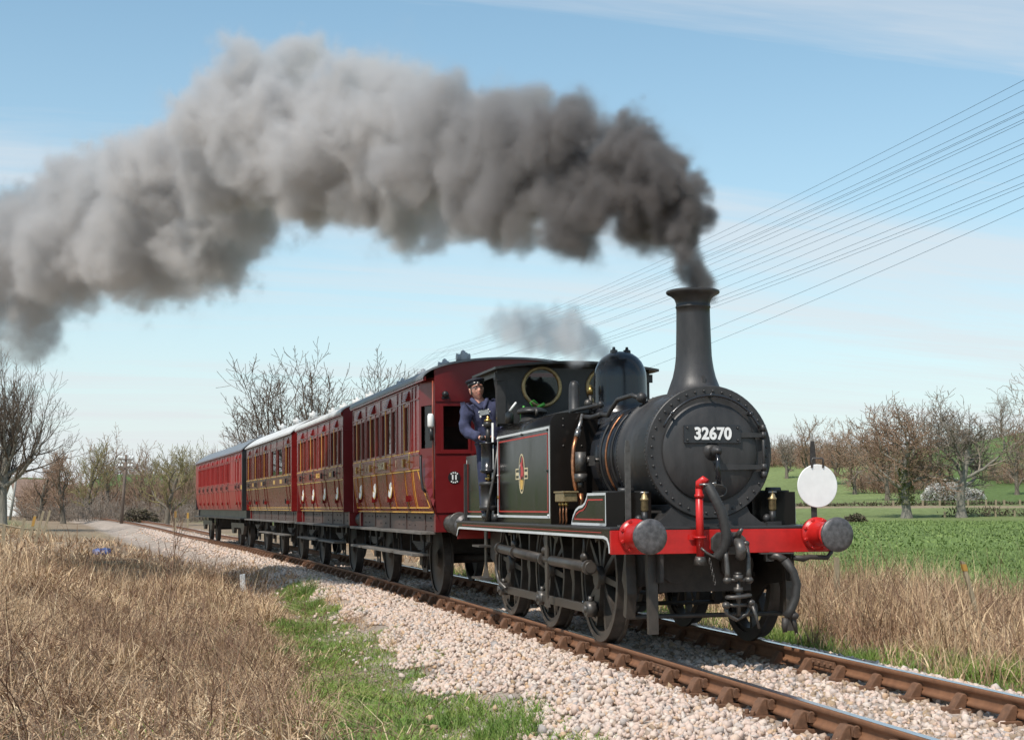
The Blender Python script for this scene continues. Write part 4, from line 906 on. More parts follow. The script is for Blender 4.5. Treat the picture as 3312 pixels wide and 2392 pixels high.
for sx in (-1, 1):
    s = MB()
    s.prism([(4.93,2.25),(5.02,2.25),(5.02,2.50),(5.05,2.72),(5.16,2.86),(5.75,2.86),(5.85,2.72),(5.88,2.3),(5.88,1.90),(6.02,1.90),(6.02,2.945),(4.93,2.945)], SIDE(sx*(TXO-0.02)), 0.02)
    s.build('cab_side', M('black_satin'), loco)
    s = MB(); s.prism([(5.42,1.106),(6.80,1.106),(6.80,1.95),(5.95,1.95),(5.80,1.86),(5.72,1.70),(5.60,1.62),(5.42,1.60)], SIDE(sx*(TXO-0.02)), 0.02); bk = s.build('bunker_side', M('tank_black'), loco)
    MB().strip([(5.45,1.60),(5.45,1.165),(6.75,1.165),(6.75,1.90)], 0.026, SIDE(sx*(TXO+0.001)), 0.002).build('white_lining', M('white_line'), bk)
    MB().strip([(5.52,1.55),(5.52,1.225),(6.68,1.225),(6.68,1.85)], 0.014, SIDE(sx*(TXO+0.001)), 0.002).build('red_lining', M('red_line'), bk)
    s = MB(); s.tube([(sx*(TXO+0.03),5.06,1.12),(sx*(TXO+0.03),5.06,2.30)], 0.014, 8); s.tube([(sx*(TXO+0.05),5.40,1.12),(sx*(TXO+0.05),5.40,1.75),(sx*(TXO+0.02),5.42,1.80)], [0.014,0.014,0.03], 8); s.build('cab_handrail', M('grey_steel') if sx > 0 else M('white_line'), loco)
    q = MB(); q.box(sx*(TXO-0.1) if sx < 0 else sx*(TXO-0.1), sx*TXO+sx*0.006, 4.905, 4.929, 2.28, 2.93) if sx > 0 else q.box(-TXO-0.006, -TXO+0.1, 4.905, 4.929, 2.28, 2.93)
    q.box(min(sx*0.9,sx*1.0),max(sx*0.9,sx*1.0),4.88,4.905,2.80,2.90); q.build('cab_bracket', M('black_satin'), loco)
MB().box(-0.94,0.94,6.78,6.80,1.106,1.95).build('bunker_back', M('tank_black'), loco)
MB().box(-0.94,0.94,4.96,6.78,1.104,1.12).build('cab_floor', M('frame_grime'), loco)
b = MB(); b.lathe([(0,0.60),(0.25,0.60)], (0,4.97,1.75), (0,1,0), 32); b.box(-0.5,0.5,5.2,5.3,1.2,1.5); b.build('firebox_backhead', M('frame_grime'), loco)
# lamp bracket seen at the rear of the bunker
b = MB(); b.box(-1.0,-0.95,6.72,6.76,1.104,1.75); b.prism([(6.72,1.75),(6.76,1.75),(6.75,1.85),(6.73,1.85)], lambda a, c, h: (-1.0+h, a, c), 0.05); b.build('lamp_iron', M('smokebox_black'), loco)
# air pump standing in front of the cab doorway
px, py = -1.035, 5.12
pm = MB(); pm.lathe([(0,0.085),(0.02,0.11),(0.06,0.11),(0.065,0.094),(0.30,0.094),(0.305,0.11),(0.345,0.11),(0.35,0.07)], (px,py,1.24), (0,0,1), 24)
pm.cyl((px,py,1.104),(px,py,1.24),0.05,n=12)
pm.cyl((px,py,1.59),(px,py,1.70),0.030,n=12); pm = pm.build('air_pump', M('black_satin'), loco)
b = MB(); b.lathe([(0,0.07),(0.02,0.098),(0.045,0.098),(0.05,0.084),(0.35,0.084),(0.355,0.104),(0.375,0.104)], (px,py,1.69), (0,0,1), 24); b.build('pump_cylinder', M('black_gloss'), pm)
b = MB(); b.cyl((px,py,2.06),(px,py,2.25),0.035,0.028,n=12); b.lathe([(0,0.04),(0.01,0.055),(0.06,0.055),(0.07,0.03)], (px,py,2.25), (0,0,1), 16); b.sphere((px-0.07,py,2.12),0.035,8,6); b.sphere((px+0.06,py+0.02,2.10),0.03,8,6); b.build('pump_valve', M('black_satin'), pm)
b = MB(); b.lathe([(0,0.048),(0.02,0.05),(0.03,0.02),(0.06,0.022),(0.065,0.012)], (px,py,2.32), (0,0,1), 12); b.build('pump_cap', M('brass'), pm)
b = MB(); b.cyl((px,py-0.02,1.60),(px,py-0.02,1.66),0.018,n=8); b.cyl((px-0.04,py-0.02,1.625),(px+0.04,py-0.02,1.625),0.014,n=8); b.sphere((px,py-0.02,1.67),0.018,8,6); b.build('pump_tap', M('brass'), pm)
b = MB(); b.tube([(px+0.09,py-0.16,2.02),(px+0.05,py-0.14,1.70),(px-0.01,py-0.12,1.40),(px-0.04,py-0.1,1.13)], 0.018, 8); b.build('pump_pipe', M('grey_steel'), pm)
b = MB(); b.sphere((px+0.10,py-0.2,1.40),0.038,10,6); b.cyl((px+0.10,py-0.2,1.42),(px+0.10,py-0.2,1.48),0.014,n=8); b.cyl((px+0.1,py-0.2,1.16),(px+0.1,py-0.2,1.36),0.016,n=8); b.sphere((px+0.1,py-0.2,1.15),0.024,8,6); b.build('brass_valve', M('brass'), pm)
b = MB(); b.cyl((px+0.06,py-0.12,1.104),(px+0.06,py-0.12,1.20),0.05,n=12); b.build('drain_cock', M('black_satin'), pm)

# wheels, rods, springs, brakes
WR = 0.61
def make_wheel():
    w = MB()
    w.lathe([(0,WR-0.055),(0,WR-0.004),(0.11,WR+0.004),(0.112,WR+0.03),(0.14,WR+0.028),(0.142,WR-0.055)], (-0.815,0,0), (1,0,0), 56, cap0=False, cap1=False)
    w.lathe([(0.02,WR-0.054),(0.02,WR-0.10),(0.12,WR-0.10),(0.12,WR-0.054)], (-0.815,0,0), (1,0,0), 56, cap0=False, cap1=False, smooth=False)
    return w
def wheel_at(y, ang, side):
    w = MB()
    w.lathe([(0,WR-0.058),(0.0,WR-0.004),(0.105,WR+0.003),(0.108,WR+0.03),(0.138,WR+0.028),(0.140,WR-0.058),(0,WR-0.058)], (0,0,0), (1,0,0), 56, cap0=False, cap1=False, smooth=False)
    o = w.build('driving_wheel', M('wheel_grime'), loco)
    c = MB(); c.lathe([(0.015,WR-0.056),(0.015,WR-0.098),(0.115,WR-0.098),(0.115,WR-0.056)], (0,0,0), (1,0,0), 56, cap0=False, cap1=False, smooth=False)
    c.lathe([(-0.03,0.09),(-0.01,0.115),(0.13,0.115)], (0,0,0), (1,0,0), 24)
    c.build('wheel_centre', M('wheel_grime'), o)
    for k in range(10):
        a = ang+2*math.pi*(k+0.5)/10; s = MB(); n_ = 6
        ca, sa = math.cos(a), math.sin(a)
        s.hexa([(0.03,0.10*ca-0.022*-sa*-1,0.10*sa),(0.03,0.10*ca,0.10*sa),(0.09,0.10*ca,0.10*sa),(0.09,0.10*ca,0.10*sa),(0,0,0),(0,0,0),(0,0,0),(0,0,0)]) if False else None
        t = Vector((0,-sa,ca)); d = Vector((0,ca,sa))
        P = []
        for r, h in ((0.10, 0.034), (WR-0.09, 0.024)):
            for xx, ss in ((0.03,-1),(0.03,1),(0.10,1),(0.10,-1)): P.append(tuple(Vector((xx,0,0))+d*r+t*h*ss))
        s.hexa(P); s.build('spoke', M('wheel_grime'), o)
    cw = MB(); pts = [(WR-0.09)*1.0]
    arc = [((WR-0.092)*math.cos(ang+math.pi+x_), (WR-0.092)*math.sin(ang+math.pi+x_)) for x_ in np.linspace(-0.62, 0.62, 14)]
    chord = [(0.36*math.cos(ang+math.pi+x_)*1.0, 0.36*math.sin(ang+math.pi+x_)) for x_ in np.linspace(0.55, -0.55, 8)]
    cw.prism(arc+chord, lambda a, c, h: (0.02+h, a, c), 0.085); cw.build('balance_weight', M('wheel_grime'), o)
    cp = MB(); ca, sa = math.cos(ang), math.sin(ang); cp.cyl((-0.09,0.30*ca,0.30*sa),(0.02,0.30*ca,0.30*sa),0.042,n=16)
    cp.prism([(-0.11*sa*-1*0+0.0,0.0)]*0+[(0.11*-sa,0.11*ca),(0.30*ca+0.07*-sa,0.30*sa+0.07*ca),(0.375*ca,0.375*sa),(0.30*ca-0.07*-sa,0.30*sa-0.07*ca),(-0.11*-sa,-0.11*ca)], lambda a, c, h: (-0.012+h, a, c), 0.05)
    cp.build('crank', M('wheel_grime'), o)
    o.location = (side*0.815, y, WR)
    if side > 0: o.rotation_euler = (0, 0, math.pi)
    return o
AX = (1.262, 3.091, 4.920); CRA = math.radians(-84)
for y in AX:
    wheel_at(y, CRA, -1)
    w = wheel_at(y, CRA+math.pi/2, 1)
    MB().cyl((-0.72,y,WR),(0.72,y,WR),0.075,n=16).build('axle', M('frame_grime'), loco)
# outside coupling rods, left side low
for side, an in ((-1, CRA), (1, CRA)):
    dy, dz = 0.30*math.cos(an), 0.30*math.sin(an); x = side*0.89
    for i in range(2):
        y0, y1 = AX[i]+dy, AX[i+1]+dy; z = WR+dz; b = MB()
        b.prism([(y0+0.05,z-0.032),(y0+0.35,z-0.042),(y1-0.35,z-0.042),(y1-0.05,z-0.032),(y1-0.05,z+0.032),(y1-0.35,z+0.042),(y0+0.35,z+0.042),(y0+0.05,z+0.032)], lambda a, c, h: (x-0.022+h, a, c), 0.044)
        b.build('coupling_rod', M('wheel_grime'), loco, bevel=0.004)
    for y in AX:
        b = MB(); b.cyl((x-0.05,y+dy,WR+dz),(x+0.05,y+dy,WR+dz),0.075,n=20); b.cyl((x-0.075,y+dy,WR+dz),(x+0.075,y+dy,WR+dz),0.035,n=12); b.cyl((x,y+dy,WR+dz+0.06),(x,y+dy,WR+dz+0.12),0.025,n=8)
        b.build('rod_end', M('grey_steel'), loco)
# brake pull rods and outside sand / injector pipe runs in front of the wheels
b = MB(); b.cyl((-0.98,0.95,0.72),(-0.98,2.35,0.735),0.052,n=14); b.cyl((-0.98,2.30,0.735),(-0.98,2.75,0.742),0.042,n=12); b.cyl((-0.98,2.75,0.742),(-0.98,4.75,0.80),0.055,n=14)
for y, z in ((1.02,0.72),(2.68,0.742),(3.95,0.775),(4.72,0.80)): b.lathe([(-0.03,0.07),(0.03,0.07)], (-0.98,y,z), (0,1,0), 14)
b.build('air_reservoir_pipe', M('wheel_grime'), loco)
for y, z in ((1.15,0.72),(2.62,0.74),(3.98,0.775)):
    b = MB(); b.tube([(-0.98,y,1.078),(-0.985,y,0.9),(-0.98,y,z+0.05)], [0.018,0.016,0.02], 8); b.sphere((-0.98,y,z+0.09),0.05,8,6); b.build('pipe_hanger', M('wheel_grime'), loco)
b = MB(); b.tube([(-0.96,4.75,0.80),(-0.97,4.95,0.72),(-0.97,5.0,0.55),(-0.96,4.9,0.40),(-0.94,4.6,0.33)], 0.022, 8); b.build('brake_pipe', M('grey_steel'), loco)
for y in (0.42, 2.15, 3.98):
    for sx in (-1, 1):
        b = MB(); xx = sx*0.76
        b.prism([(y-0.03,1.05),(y+0.03,1.05),(y+0.06,0.80),(y+0.13,0.62),(y+0.06,0.52),(y+0.10,0.30),(y+0.02,0.28),(y-0.03,0.5),(y+0.0,0.75)], lambda a, c, h: (xx-0.05+h, a, c), 0.09)
        b.build('brake_hanger', M('wheel_grime'), loco)
    b = MB(); b.cyl((-0.78,y+0.05,0.29),(0.78,y+0.05,0.29),0.022,n=8); b.build('brake_beam', M('frame_grime'), loco)
b = MB(); b.prism([(0.02,0.87),(0.10,0.87),(0.07,0.55),(0.05,0.16),(0.0,0.16),(0.0,0.55)], lambda a, c, h: (-0.70+h, 0.12+a, c), 0.09); b.build('guard_iron', M('wheel_grime'), loco)
b = MB(); b.prism([(0.02,0.87),(0.10,0.87),(0.07,0.55),(0.05,0.16),(0.0,0.16),(0.0,0.55)], lambda a, c, h: (0.61+h, 0.12+a, c), 0.09); b.build('guard_iron', M('wheel_grime'), loco)
# cab steps
for sx in (-1, 1):
    b = MB(); b.prism([(5.26,1.078),(5.50,1.078),(5.44,0.98),(5.42,0.60),(5.46,0.52),(5.58,0.40),(5.22,0.40),(5.30,0.52),(5.33,0.60),(5.31,0.98)], SIDE(sx*1.0), 0.018); st = b.build('cab_step', M('wheel_grime'), loco)
    for z, w in ((0.80, 0.20), (0.41, 0.24)):
        a0, a1 = sorted((sx*0.98, sx*1.14)); MB().box(a0, a1, 5.38-w, 5.38+w, z, z+0.025).build('tread', M('grey_steel'), st)
    b = MB(); b.prism([(2.30,1.078),(2.62,1.078),(2.53,0.98),(2.50,0.35),(2.56,0.26),(2.36,0.26),(2.42,0.35),(2.40,0.98)], SIDE(sx*1.0), 0.018); b.build('footplate_bracket', M('wheel_grime'), loco)
# two tins and an oil can on the tank top, headcode disc on its iron
disc = empty('headcode_disc', (0.887, 0.03, 1.467)); tag(disc, 'round white headcode disc on the lamp iron above the right hand buffer', 'disc')
MB().lathe([(0,0.190),(0.002,0.196),(0.010,0.196),(0.012,0.190)], (0,0.0,0), (0,-1,0), 48).build('disc_plate', M('white_paint'), disc)
b = MB(); b.tube([(-0.055,-0.015,0.165),(-0.055,-0.02,0.235),(-0.045,-0.02,0.25),(0.045,-0.02,0.25),(0.055,-0.02,0.235),(0.055,-0.015,0.165)], 0.009, 6); b.build('disc_handle', M('grey_steel'), disc)
can = empty('green_bottle', (-0.90+0.16, 4.56, 2.262)); tag(can, 'bright green plastic bottle standing on the tank in front of the cab window', 'bottle')
MB().lathe([(0,0.042),(0.13,0.042),(0.17,0.03),(0.19,0.015),(0.21,0.015)], (0,0,0), (0,0,1), 16).build('bottle_body', M('green_plastic'), can)
can2 = empty('green_watering_can', (-0.56, 4.60, 2.262)); tag(can2, 'green oil can with a spout behind the tank filler', 'oil can')
b = MB(); b.lathe([(0,0.05),(0.12,0.05),(0.16,0.02),(0.19,0.02)], (0,0,0), (0,0,1), 16); b.tube([(0.0,0,0.19),(0.05,-0.02,0.22),(0.08,-0.03,0.24)], 0.022, 8); b.build('can_body', M('green_plastic'), can2)
MB().tube([(-0.05,0,0.19),(-0.09,0,0.25),(-0.05,0,0.28),(0.0,0,0.24)], 0.011, 6).build('can_handle', M('green_plastic'), can2)
can2.name = 'green_oil_can'
tin = empty('oil_feeder', (-0.90, 4.62, 2.262)); tag(tin, 'dark metal oil feeder with a bright spout on the tank by the cab', 'oil can')
MB().lathe([(0,0.05),(0.12,0.05),(0.15,0.02)], (0,0,0), (0,0,1), 14).build('can_body', M('grey_steel'), tin)
MB().tube([(0.0,0,0.14),(0.03,-0.02,0.19),(0.07,-0.05,0.25)], [0.016,0.015,0.012], 8).build('can_spout', M('white_paint'), tin)
# ------------------------------------------------------------------ the carriages
mat('crimson', (0.25, 0.013, 0.016), 0.32, var=0.08, vscale=2, spec=0.4, coat=0.15)
mat('crimson_dark', (0.215, 0.016, 0.015), 0.26, var=0.12, vscale=2, spec=0.22)
mat('teak_brown', (0.135, 0.022, 0.016), 0.28, var=0.15, vscale=3, spec=0.30)
mat('bright_crimson', (0.34, 0.022, 0.020), 0.38, var=0.12, vscale=2)
mat('end_red', (0.155, 0.008, 0.009), 0.38, var=0.08, vscale=2)  # maroon of the ends, deepened further to stand for cab and steam shadow
mat('coach_black', (0.018, 0.018, 0.019), 0.4, var=0.15, vscale=6)
mat('yellow_line', (0.78, 0.42, 0.06), 0.45, var=0.06)
mat('frame_wood', (0.24, 0.032, 0.018), 0.4, var=0.2, vscale=12, stretch=(1, 1, 0.2))
mat('droplight_wood', (0.30, 0.050, 0.020), 0.4, var=0.2, vscale=12, stretch=(1, 1, 0.2))
mat('solebar_brown', (0.105, 0.062, 0.050), 0.55, var=0.2, vscale=8, bump=0.1)
mat('step_wood', (0.19, 0.17, 0.15), 0.7, var=0.25, vscale=8, bump=0.25, bscale=60, stretch=(3, 0.3, 3))
mat('roof_white', (0.66, 0.66, 0.64), 0.6, var=0.10, vscale=3)
mat('roof_grey', (0.20, 0.215, 0.23), 0.5, var=0.15, vscale=3)
mat('vent_grey', (0.42, 0.45, 0.48), 0.5, var=0.1)
mat('seat_cloth', (0.10, 0.04, 0.035), 0.85, var=0.15)
mat('curtain', (0.26, 0.13, 0.06), 0.8, var=0.25, vscale=14, stretch=(8, 8, 0.5))
ZB, ZWL, ZWU, ZW0, ZW1, ZEV = 1.205, 1.855, 2.061, 2.095, 2.805, 3.10
PROF = [(1.205, 1.112), (1.28, 1.140), (1.40, 1.168), (1.55, 1.190), (1.70, 1.205), (1.86, 1.216), (2.06, 1.22), (2.095, 1.22), (2.805, 1.22), (3.10, 1.215)]
def xs_(z): return float(np.interp(z, [p[0] for p in PROF], [p[1] for p in PROF]))

def coach(spec):
    L = spec['L']; t0 = spec['t0']
    P0, P1 = trk(t0), trk(t0+L); th = math.atan2(-(P1[0]-P0[0]), P1[1]-P0[1])
    root = empty(spec['name'], tuple(P0), th, CANT*2.2)
    tag(root, spec['label'], 'railway carriage', 'carriages coupled behind the engine')
    mb, mf = M(spec['paint']), M(spec.get('frame', 'frame_wood'))
    wins = sorted(spec['wins']); cut = spec.get('taper', 0.0)
    doors = spec['doors']; hd = spec.get('dw', 0.56)/2
    # --- sides
    ss = sorted(set([0.0 if not cut else 0.0, L]+[round(v, 4) for w in wins for v in w[:2]]+[round(x, 3) for x in np.linspace(cut, L, 12)]))
    zs = [p[0] for p in PROF]
    def yedge(z):      # where the side ends at the guard's end
        if not cut: return 0.0
        if z >= 1.98: return cut
        u = (1.98-z)/(1.98-ZB); return cut*(1-(3*u*u-2*u**3))*1.0-0.12*u
    body = MB()
    for sx in (-1, 1):
        for j in range(len(zs)-1):
            z0, z1 = zs[j], zs[j+1]
            for i in range(len(ss)-1):
                s0, s1 = ss[i], ss[i+1]; sm = (s0+s1)/2
                if z0 >= ZW0-1e-6 and z1 <= ZW1+1e-6 and any(w[0] < sm < w[1] for w in wins): continue
                a0, a1 = max(s0, yedge(z0)), max(s0, yedge(z1)); b0, b1 = max(s1, yedge(z0)), max(s1, yedge(z1))
                if b0-a0 < 1e-4 and b1-a1 < 1e-4: continue
                x0, x1 = sx*xs_(z0), sx*xs_(z1)
                body.add([(x0,a0,z0),(x0,b0,z0),(x1,b1,z1),(x1,a1,z1)], [(0,1,2,3) if sx > 0 else (3,2,1,0)], True)
                xi = sx*0.05; body.add([(x0-xi,a0,z0),(x0-xi,b0,z0),(x1-xi,b1,z1),(x1-xi,a1,z1)], [(3,2,1,0) if sx > 0 else (0,1,2,3)], True)
    bo = body.build('body', mb, root, recalc=False)
    xe = 1.10 if cut else 1.215
    cr_ = spec.get('crown', (0.29, None)); roofz = lambda x: (ZEV+cr_[0]*0.97*math.sqrt(max(0.0, 1-(x/1.24)**2*0.985))) if cr_[1] is None else ZEV+(cr_[0]-0.02)*(1-(abs(x)/1.272)**cr_[1])
    # --- ends
    for ye, front in ((0.0, True), (L, False)):
        e = MB(); ew = spec.get('endwins', []) if front else []
        xmax = xe if front else 1.215
        bx = sorted(set([-xmax, xmax]+[v for w in ew for v in w]+[round(v, 3) for v in np.linspace(-xmax, xmax, 9)]))
        for i in range(len(bx)-1):
            xa, xb = bx[i], bx[i+1]; xm = (xa+xb)/2
            zl = [1.205, 2.09, 2.70, 3.0]
            for j in range(3):
                if j == 1 and any(w[0] < xm < w[1] for w in ew): continue
                e.hexa([(xa,ye-0.02,zl[j]),(xb,ye-0.02,zl[j]),(xb,ye+0.02,zl[j]),(xa,ye+0.02,zl[j]),(xa,ye-0.02,zl[j+1]),(xb,ye-0.02,zl[j+1]),(xb,ye+0.02,zl[j+1]),(xa,ye+0.02,zl[j+1])])
            e.hexa([(xa,ye-0.02,3.0),(xb,ye-0.02,3.0),(xb,ye+0.02,3.0),(xa,ye+0.02,3.0),(xa,ye-0.02,roofz(xa)),(xb,ye-0.02,roofz(xb)),(xb,ye+0.02,roofz(xb)),(xa,ye+0.02,roofz(xa))])
        eo = e.build('end_wall', M(spec['end']), root)
        if front:
            for w in ew:
                q = MB(); 
                for (xa, xb, za, zb) in ((w[0]-0.03,w[1]+0.03,2.06,2.09),(w[0]-0.03,w[1]+0.03,2.70,2.73),(w[0]-0.03,w[0],2.09,2.70),(w[1],w[1]+0.03,2.09,2.70)): q.box(xa,xb,ye-0.035,ye-0.021,za,zb)
                q = q.build('end_window', M(spec['end']), eo); MB().box(w[0],w[1],ye-0.004,ye+0.002,2.09,2.70).build('pane', M('window_glass'), q)
            for xv in spec.get('endbeads', (-0.55, 0.0, 0.55)):
                for za, zb in ((1.24, 2.04), (2.76, 3.08)): MB().box(xv-0.02,xv+0.02,ye-0.032,ye-0.021,za,zb).build('moulding', M(spec['end']), eo)
            for zb in (1.23, 2.05, 2.78): MB().box(-xe+0.01,xe-0.01,ye-0.036,ye-0.021,zb-0.016,zb+0.016).build('moulding', M(spec['end']), eo)
    if cut:
        for sx in (-1, 1):
            q = MB(); zz = [1.205,1.3,1.42,1.55,1.7,1.85,1.98,2.12,2.72,3.10]
            for j in range(len(zz)-1):
                za, zb = zz[j], zz[j+1]
                A = lambda z: Vector((sx*xs_(z), yedge(z), z)); B = lambda z: Vector((sx*(xe-0.03*max(0,(1.5-z))), 0.0, z))
                if za >= 2.1 and zb <= 2.73:
                    for u0, u1 in ((0, 0.14), (0.86, 1.0)): q.add([A(za).lerp(B(za),u0),A(za).lerp(B(za),u1),A(zb).lerp(B(zb),u1),A(zb).lerp(B(zb),u0)], [(0,1,2,3)])
                else: q.add([A(za),B(za),B(zb),A(zb)], [(0,1,2,3)])
            q = q.build('lookout_panel', M(spec['end']), root)
            A = lambda z: Vector((sx*(xs_(z)-0.03), yedge(z), z)); B = lambda z: Vector((sx*(xe-0.03), 0.02, z))
            MB().add([A(2.12).lerp(B(2.12),.1),A(2.12).lerp(B(2.12),.9),A(2.72).lerp(B(2.72),.9),A(2.72).lerp(B(2.72),.1)], [(0,1,2,3) if sx < 0 else (3,2,1,0)]).build('pane', M('window_glass'), q, recalc=False)
            MB().tube([(sx*1.235,0.30,2.02),(sx*1.245,0.28,1.98),(sx*1.25,0.22,1.7),(sx*1.24,0.16,1.55),(sx*1.2,0.15,1.50)], 0.020, 8).build('grab_handle', M('coach_black'), q)
            MB().tube([(sx*1.11,-0.005,1.22),(sx*1.125,-0.004,1.6),(sx*1.125,-0.003,2.4),(sx*1.12,-0.003,3.05)], 0.012, 6).build('corner_bead', M('droplight_wood'), q)
            if sx < 0:
                MB().lathe([(0,0.035),(0.02,0.045),(0.16,0.045),(0.19,0.03)], (-1.16,-0.03,2.40), (0,0,1), 12).build('white_lamp_case', M('white_paint'), q)
                MB().tube([(-1.16,-0.03,2.38),(-1.15,-0.03,2.30),(-1.14,-0.03,2.22)], [0.03,0.025,0.03], 8).build('lamp_bracket', M('coach_black'), q)
    # --- roof
    rh_, rp_ = spec.get('crown', (0.30, None))
    roof_top = lambda x: ZEV-0.005+(rh_*math.sqrt(max(0, 1-(x/1.272)**2)) if rp_ is None else rh_*(1-(abs(x)/1.272)**rp_))
    r = MB(); n = 36; P = []
    for k in range(n+1):
        x = -1.27*math.cos(math.pi*k/n); P.append((x, roof_top(x)))
    r.prism(P+[(x, z-0.03) for x, z in reversed(P)], lambda a, c, h: (a, -0.06+h, c), L+0.12); ro = r.build('roof', M(spec['roof']), root)
    for sx in (-1, 1): MB().box(min(sx*1.222,sx*1.262), max(sx*1.222,sx*1.262), -0.04, L+0.04, ZEV-0.045, ZEV+0.012).build('gutter', M(spec.get('gutter', spec['paint'])), ro)
    for (sv, xv) in spec.get('vents', []):
        zv = roof_top(xv)
        v = MB(); v.cyl((xv,sv,zv-0.02),(xv,sv,zv+0.09),0.04,n=12); v.lathe([(-0.11,0.02),(-0.11,0.07),(-0.05,0.045),(0.05,0.045),(0.11,0.07),(0.11,0.02)], (xv,sv,zv+0.11), (0,1,0), 16)
        v.lathe([(-0.10,0.02),(-0.10,0.06),(-0.04,0.045),(0.04,0.045),(0.10,0.06),(0.10,0.02)], (xv,sv,zv+0.11), (1,0,0), 16); v.lathe([(0,0.04),(0.05,0.035),(0.07,0.01)], (xv,sv,zv+0.15), (0,0,1), 10)
        v.build('roof_ventilator', M(spec.get('ventmat', 'roof_white')), ro)
    # --- windows
    for sx in (-1, 1):
        near = sx < 0
        for w in wins:
            s0, s1, kind = w[0], w[1], w[2]
            xf = sx*1.22; m_ = M('droplight_wood') if kind == 'd' and spec.get('frames2') else mf
            q = MB(); wd = 0.032; a, b_ = (xf-0.035, xf+0.006) if sx > 0 else (xf-0.006, xf+0.035)
            q.box(a,b_,s0,s1,ZW0,ZW0+wd); q.box(a,b_,s0,s1,ZW1-wd,ZW1); q.box(a,b_,s0,s0+wd,ZW0+wd,ZW1-wd); q.box(a,b_,s1-wd,s1,ZW0+wd,ZW1-wd)
            q = q.build('window', m_, root)
            MB().box(xf-sx*0.020-0.002, xf-sx*0.020+0.002, s0+wd, s1-wd, ZW0+wd, ZW1-wd).build('pane', M('window_glass'), q)
            if near and kind == 'd' and spec.get('lining'):
                MB().box(xf-0.012, xf-0.0065, s1-0.012, s1+0.016, ZW0-0.02, ZW1+0.02).build('yellow_edge', M('yellow_line'), q)
            if near and kind == 'q' and spec.get('curtains') and random.random() < 0.75:
                e0 = s0+0.05 if random.random() < 0.5 else s1-0.17
                c = MB(); 
                for k in range(6): c.box(-1.16, -1.15-0.008*(k % 2), e0+0.02*k, e0+0.02*k+0.019, ZW0-0.05, ZW1-0.03)
                c.build('curtain', M('curtain'), q)
    # --- doors with hinges, handles, louvred hood
    nums = spec.get('numbered', [])
    for sx in (-1, 1):
        for d in doors:
            if sx > 0 and not spec.get('both'): continue
            def strip_z(s, z0, z1, wdt, t, mm, nm, par):
                q = MB(); zz = [z for z in np.linspace(z0, z1, 8)]
                for j in range(7):
                    xa, xb = sx*(xs_(zz[j])+0.001), sx*(xs_(zz[j+1])+0.001); ta = sx*t
                    q.hexa([(xa,s-wdt/2,zz[j]),(xa+ta,s-wdt/2,zz[j]),(xa+ta,s+wdt/2,zz[j]),(xa,s+wdt/2,zz[j]),(xb,s-wdt/2,zz[j+1]),(xb+ta,s-wdt/2,zz[j+1]),(xb+ta,s+wdt/2,zz[j+1]),(xb,s+wdt/2,zz[j+1])])
                return q.build(nm, mm, par)
            dr = strip_z(d-hd, 1.25, ZWL-0.02, 0.022, 0.012, M(spec.get('doorline', spec['paint'])), 'door', root)
            strip_z(d+hd, 1.25, ZWL-0.02, 0.022, 0.012, M(spec.get('doorline', spec['paint'])), 'door_edge', dr)
            for zc in ((1.95,) if not spec.get('lowhinge') else (1.95, 1.45)):
                MB().box(min(sx*1.222,sx*1.25),max(sx*1.222,sx*1.25),d+hd-0.03,d+hd+0.03,zc-0.06,zc+0.06).build('hinge', M('brass') if spec.get('brassy') else M('coach_black'), dr)
            q = MB(); q.tube([(sx*1.222,d-hd-0.03,2.09),(sx*1.255,d-hd-0.03,2.07),(sx*1.255,d-hd-0.03,1.86),(sx*1.222,d-hd-0.03,1.84)], 0.010, 6); q.build('grab_handle', M('brass') if spec.get('brassy') else M('grey_steel'), dr)
            q = MB(); q.cyl((sx*1.222,d-hd+0.07,1.955),(sx*1.262,d-hd+0.07,1.955),0.012,n=8); q.tube([(sx*1.26,d-hd+0.03,1.955),(sx*1.262,d-hd+0.14,1.95)], 0.011, 6); q.build('door_handle', M('brass') if spec.get('brassy') else M('grey_steel'), dr)
            zb = 1.42; MB().box(min(sx*(xs_(zb)+.0),sx*(xs_(zb)+.05)),max(sx*(xs_(zb)),sx*(xs_(zb)+.05)),d+hd-0.11,d+hd+0.11,zb-0.045,zb+0.045).build('door_stop', M('crimson_dark'), dr)
            # hood over the door
            h = MB(); hw = 0.15
            h.hexa([(sx*1.221,d-hw,2.86),(sx*1.275,d-hw,2.86),(sx*1.275,d+hw,2.86),(sx*1.221,d+hw,2.86),(sx*1.221,d-hw,3.0),(sx*1.225,d-hw,3.0),(sx*1.225,d+hw,3.0),(sx*1.221,d+hw,3.0)])
            h = h.build('ventilator_hood', M(spec.get('hood', spec['paint'])), dr)
            for k in range(3):
                z = 2.885+0.035*k; xo = 1.275-(z-2.86)/0.14*0.05
                MB().box(min(sx*xo,sx*(xo+0.006)),max(sx*xo,sx*(xo+0.006)),d-hw+0.01,d+hw-0.01,z,z+0.010).build('louvre', M('droplight_wood') if spec.get('frames2') else M(spec['paint']), h)
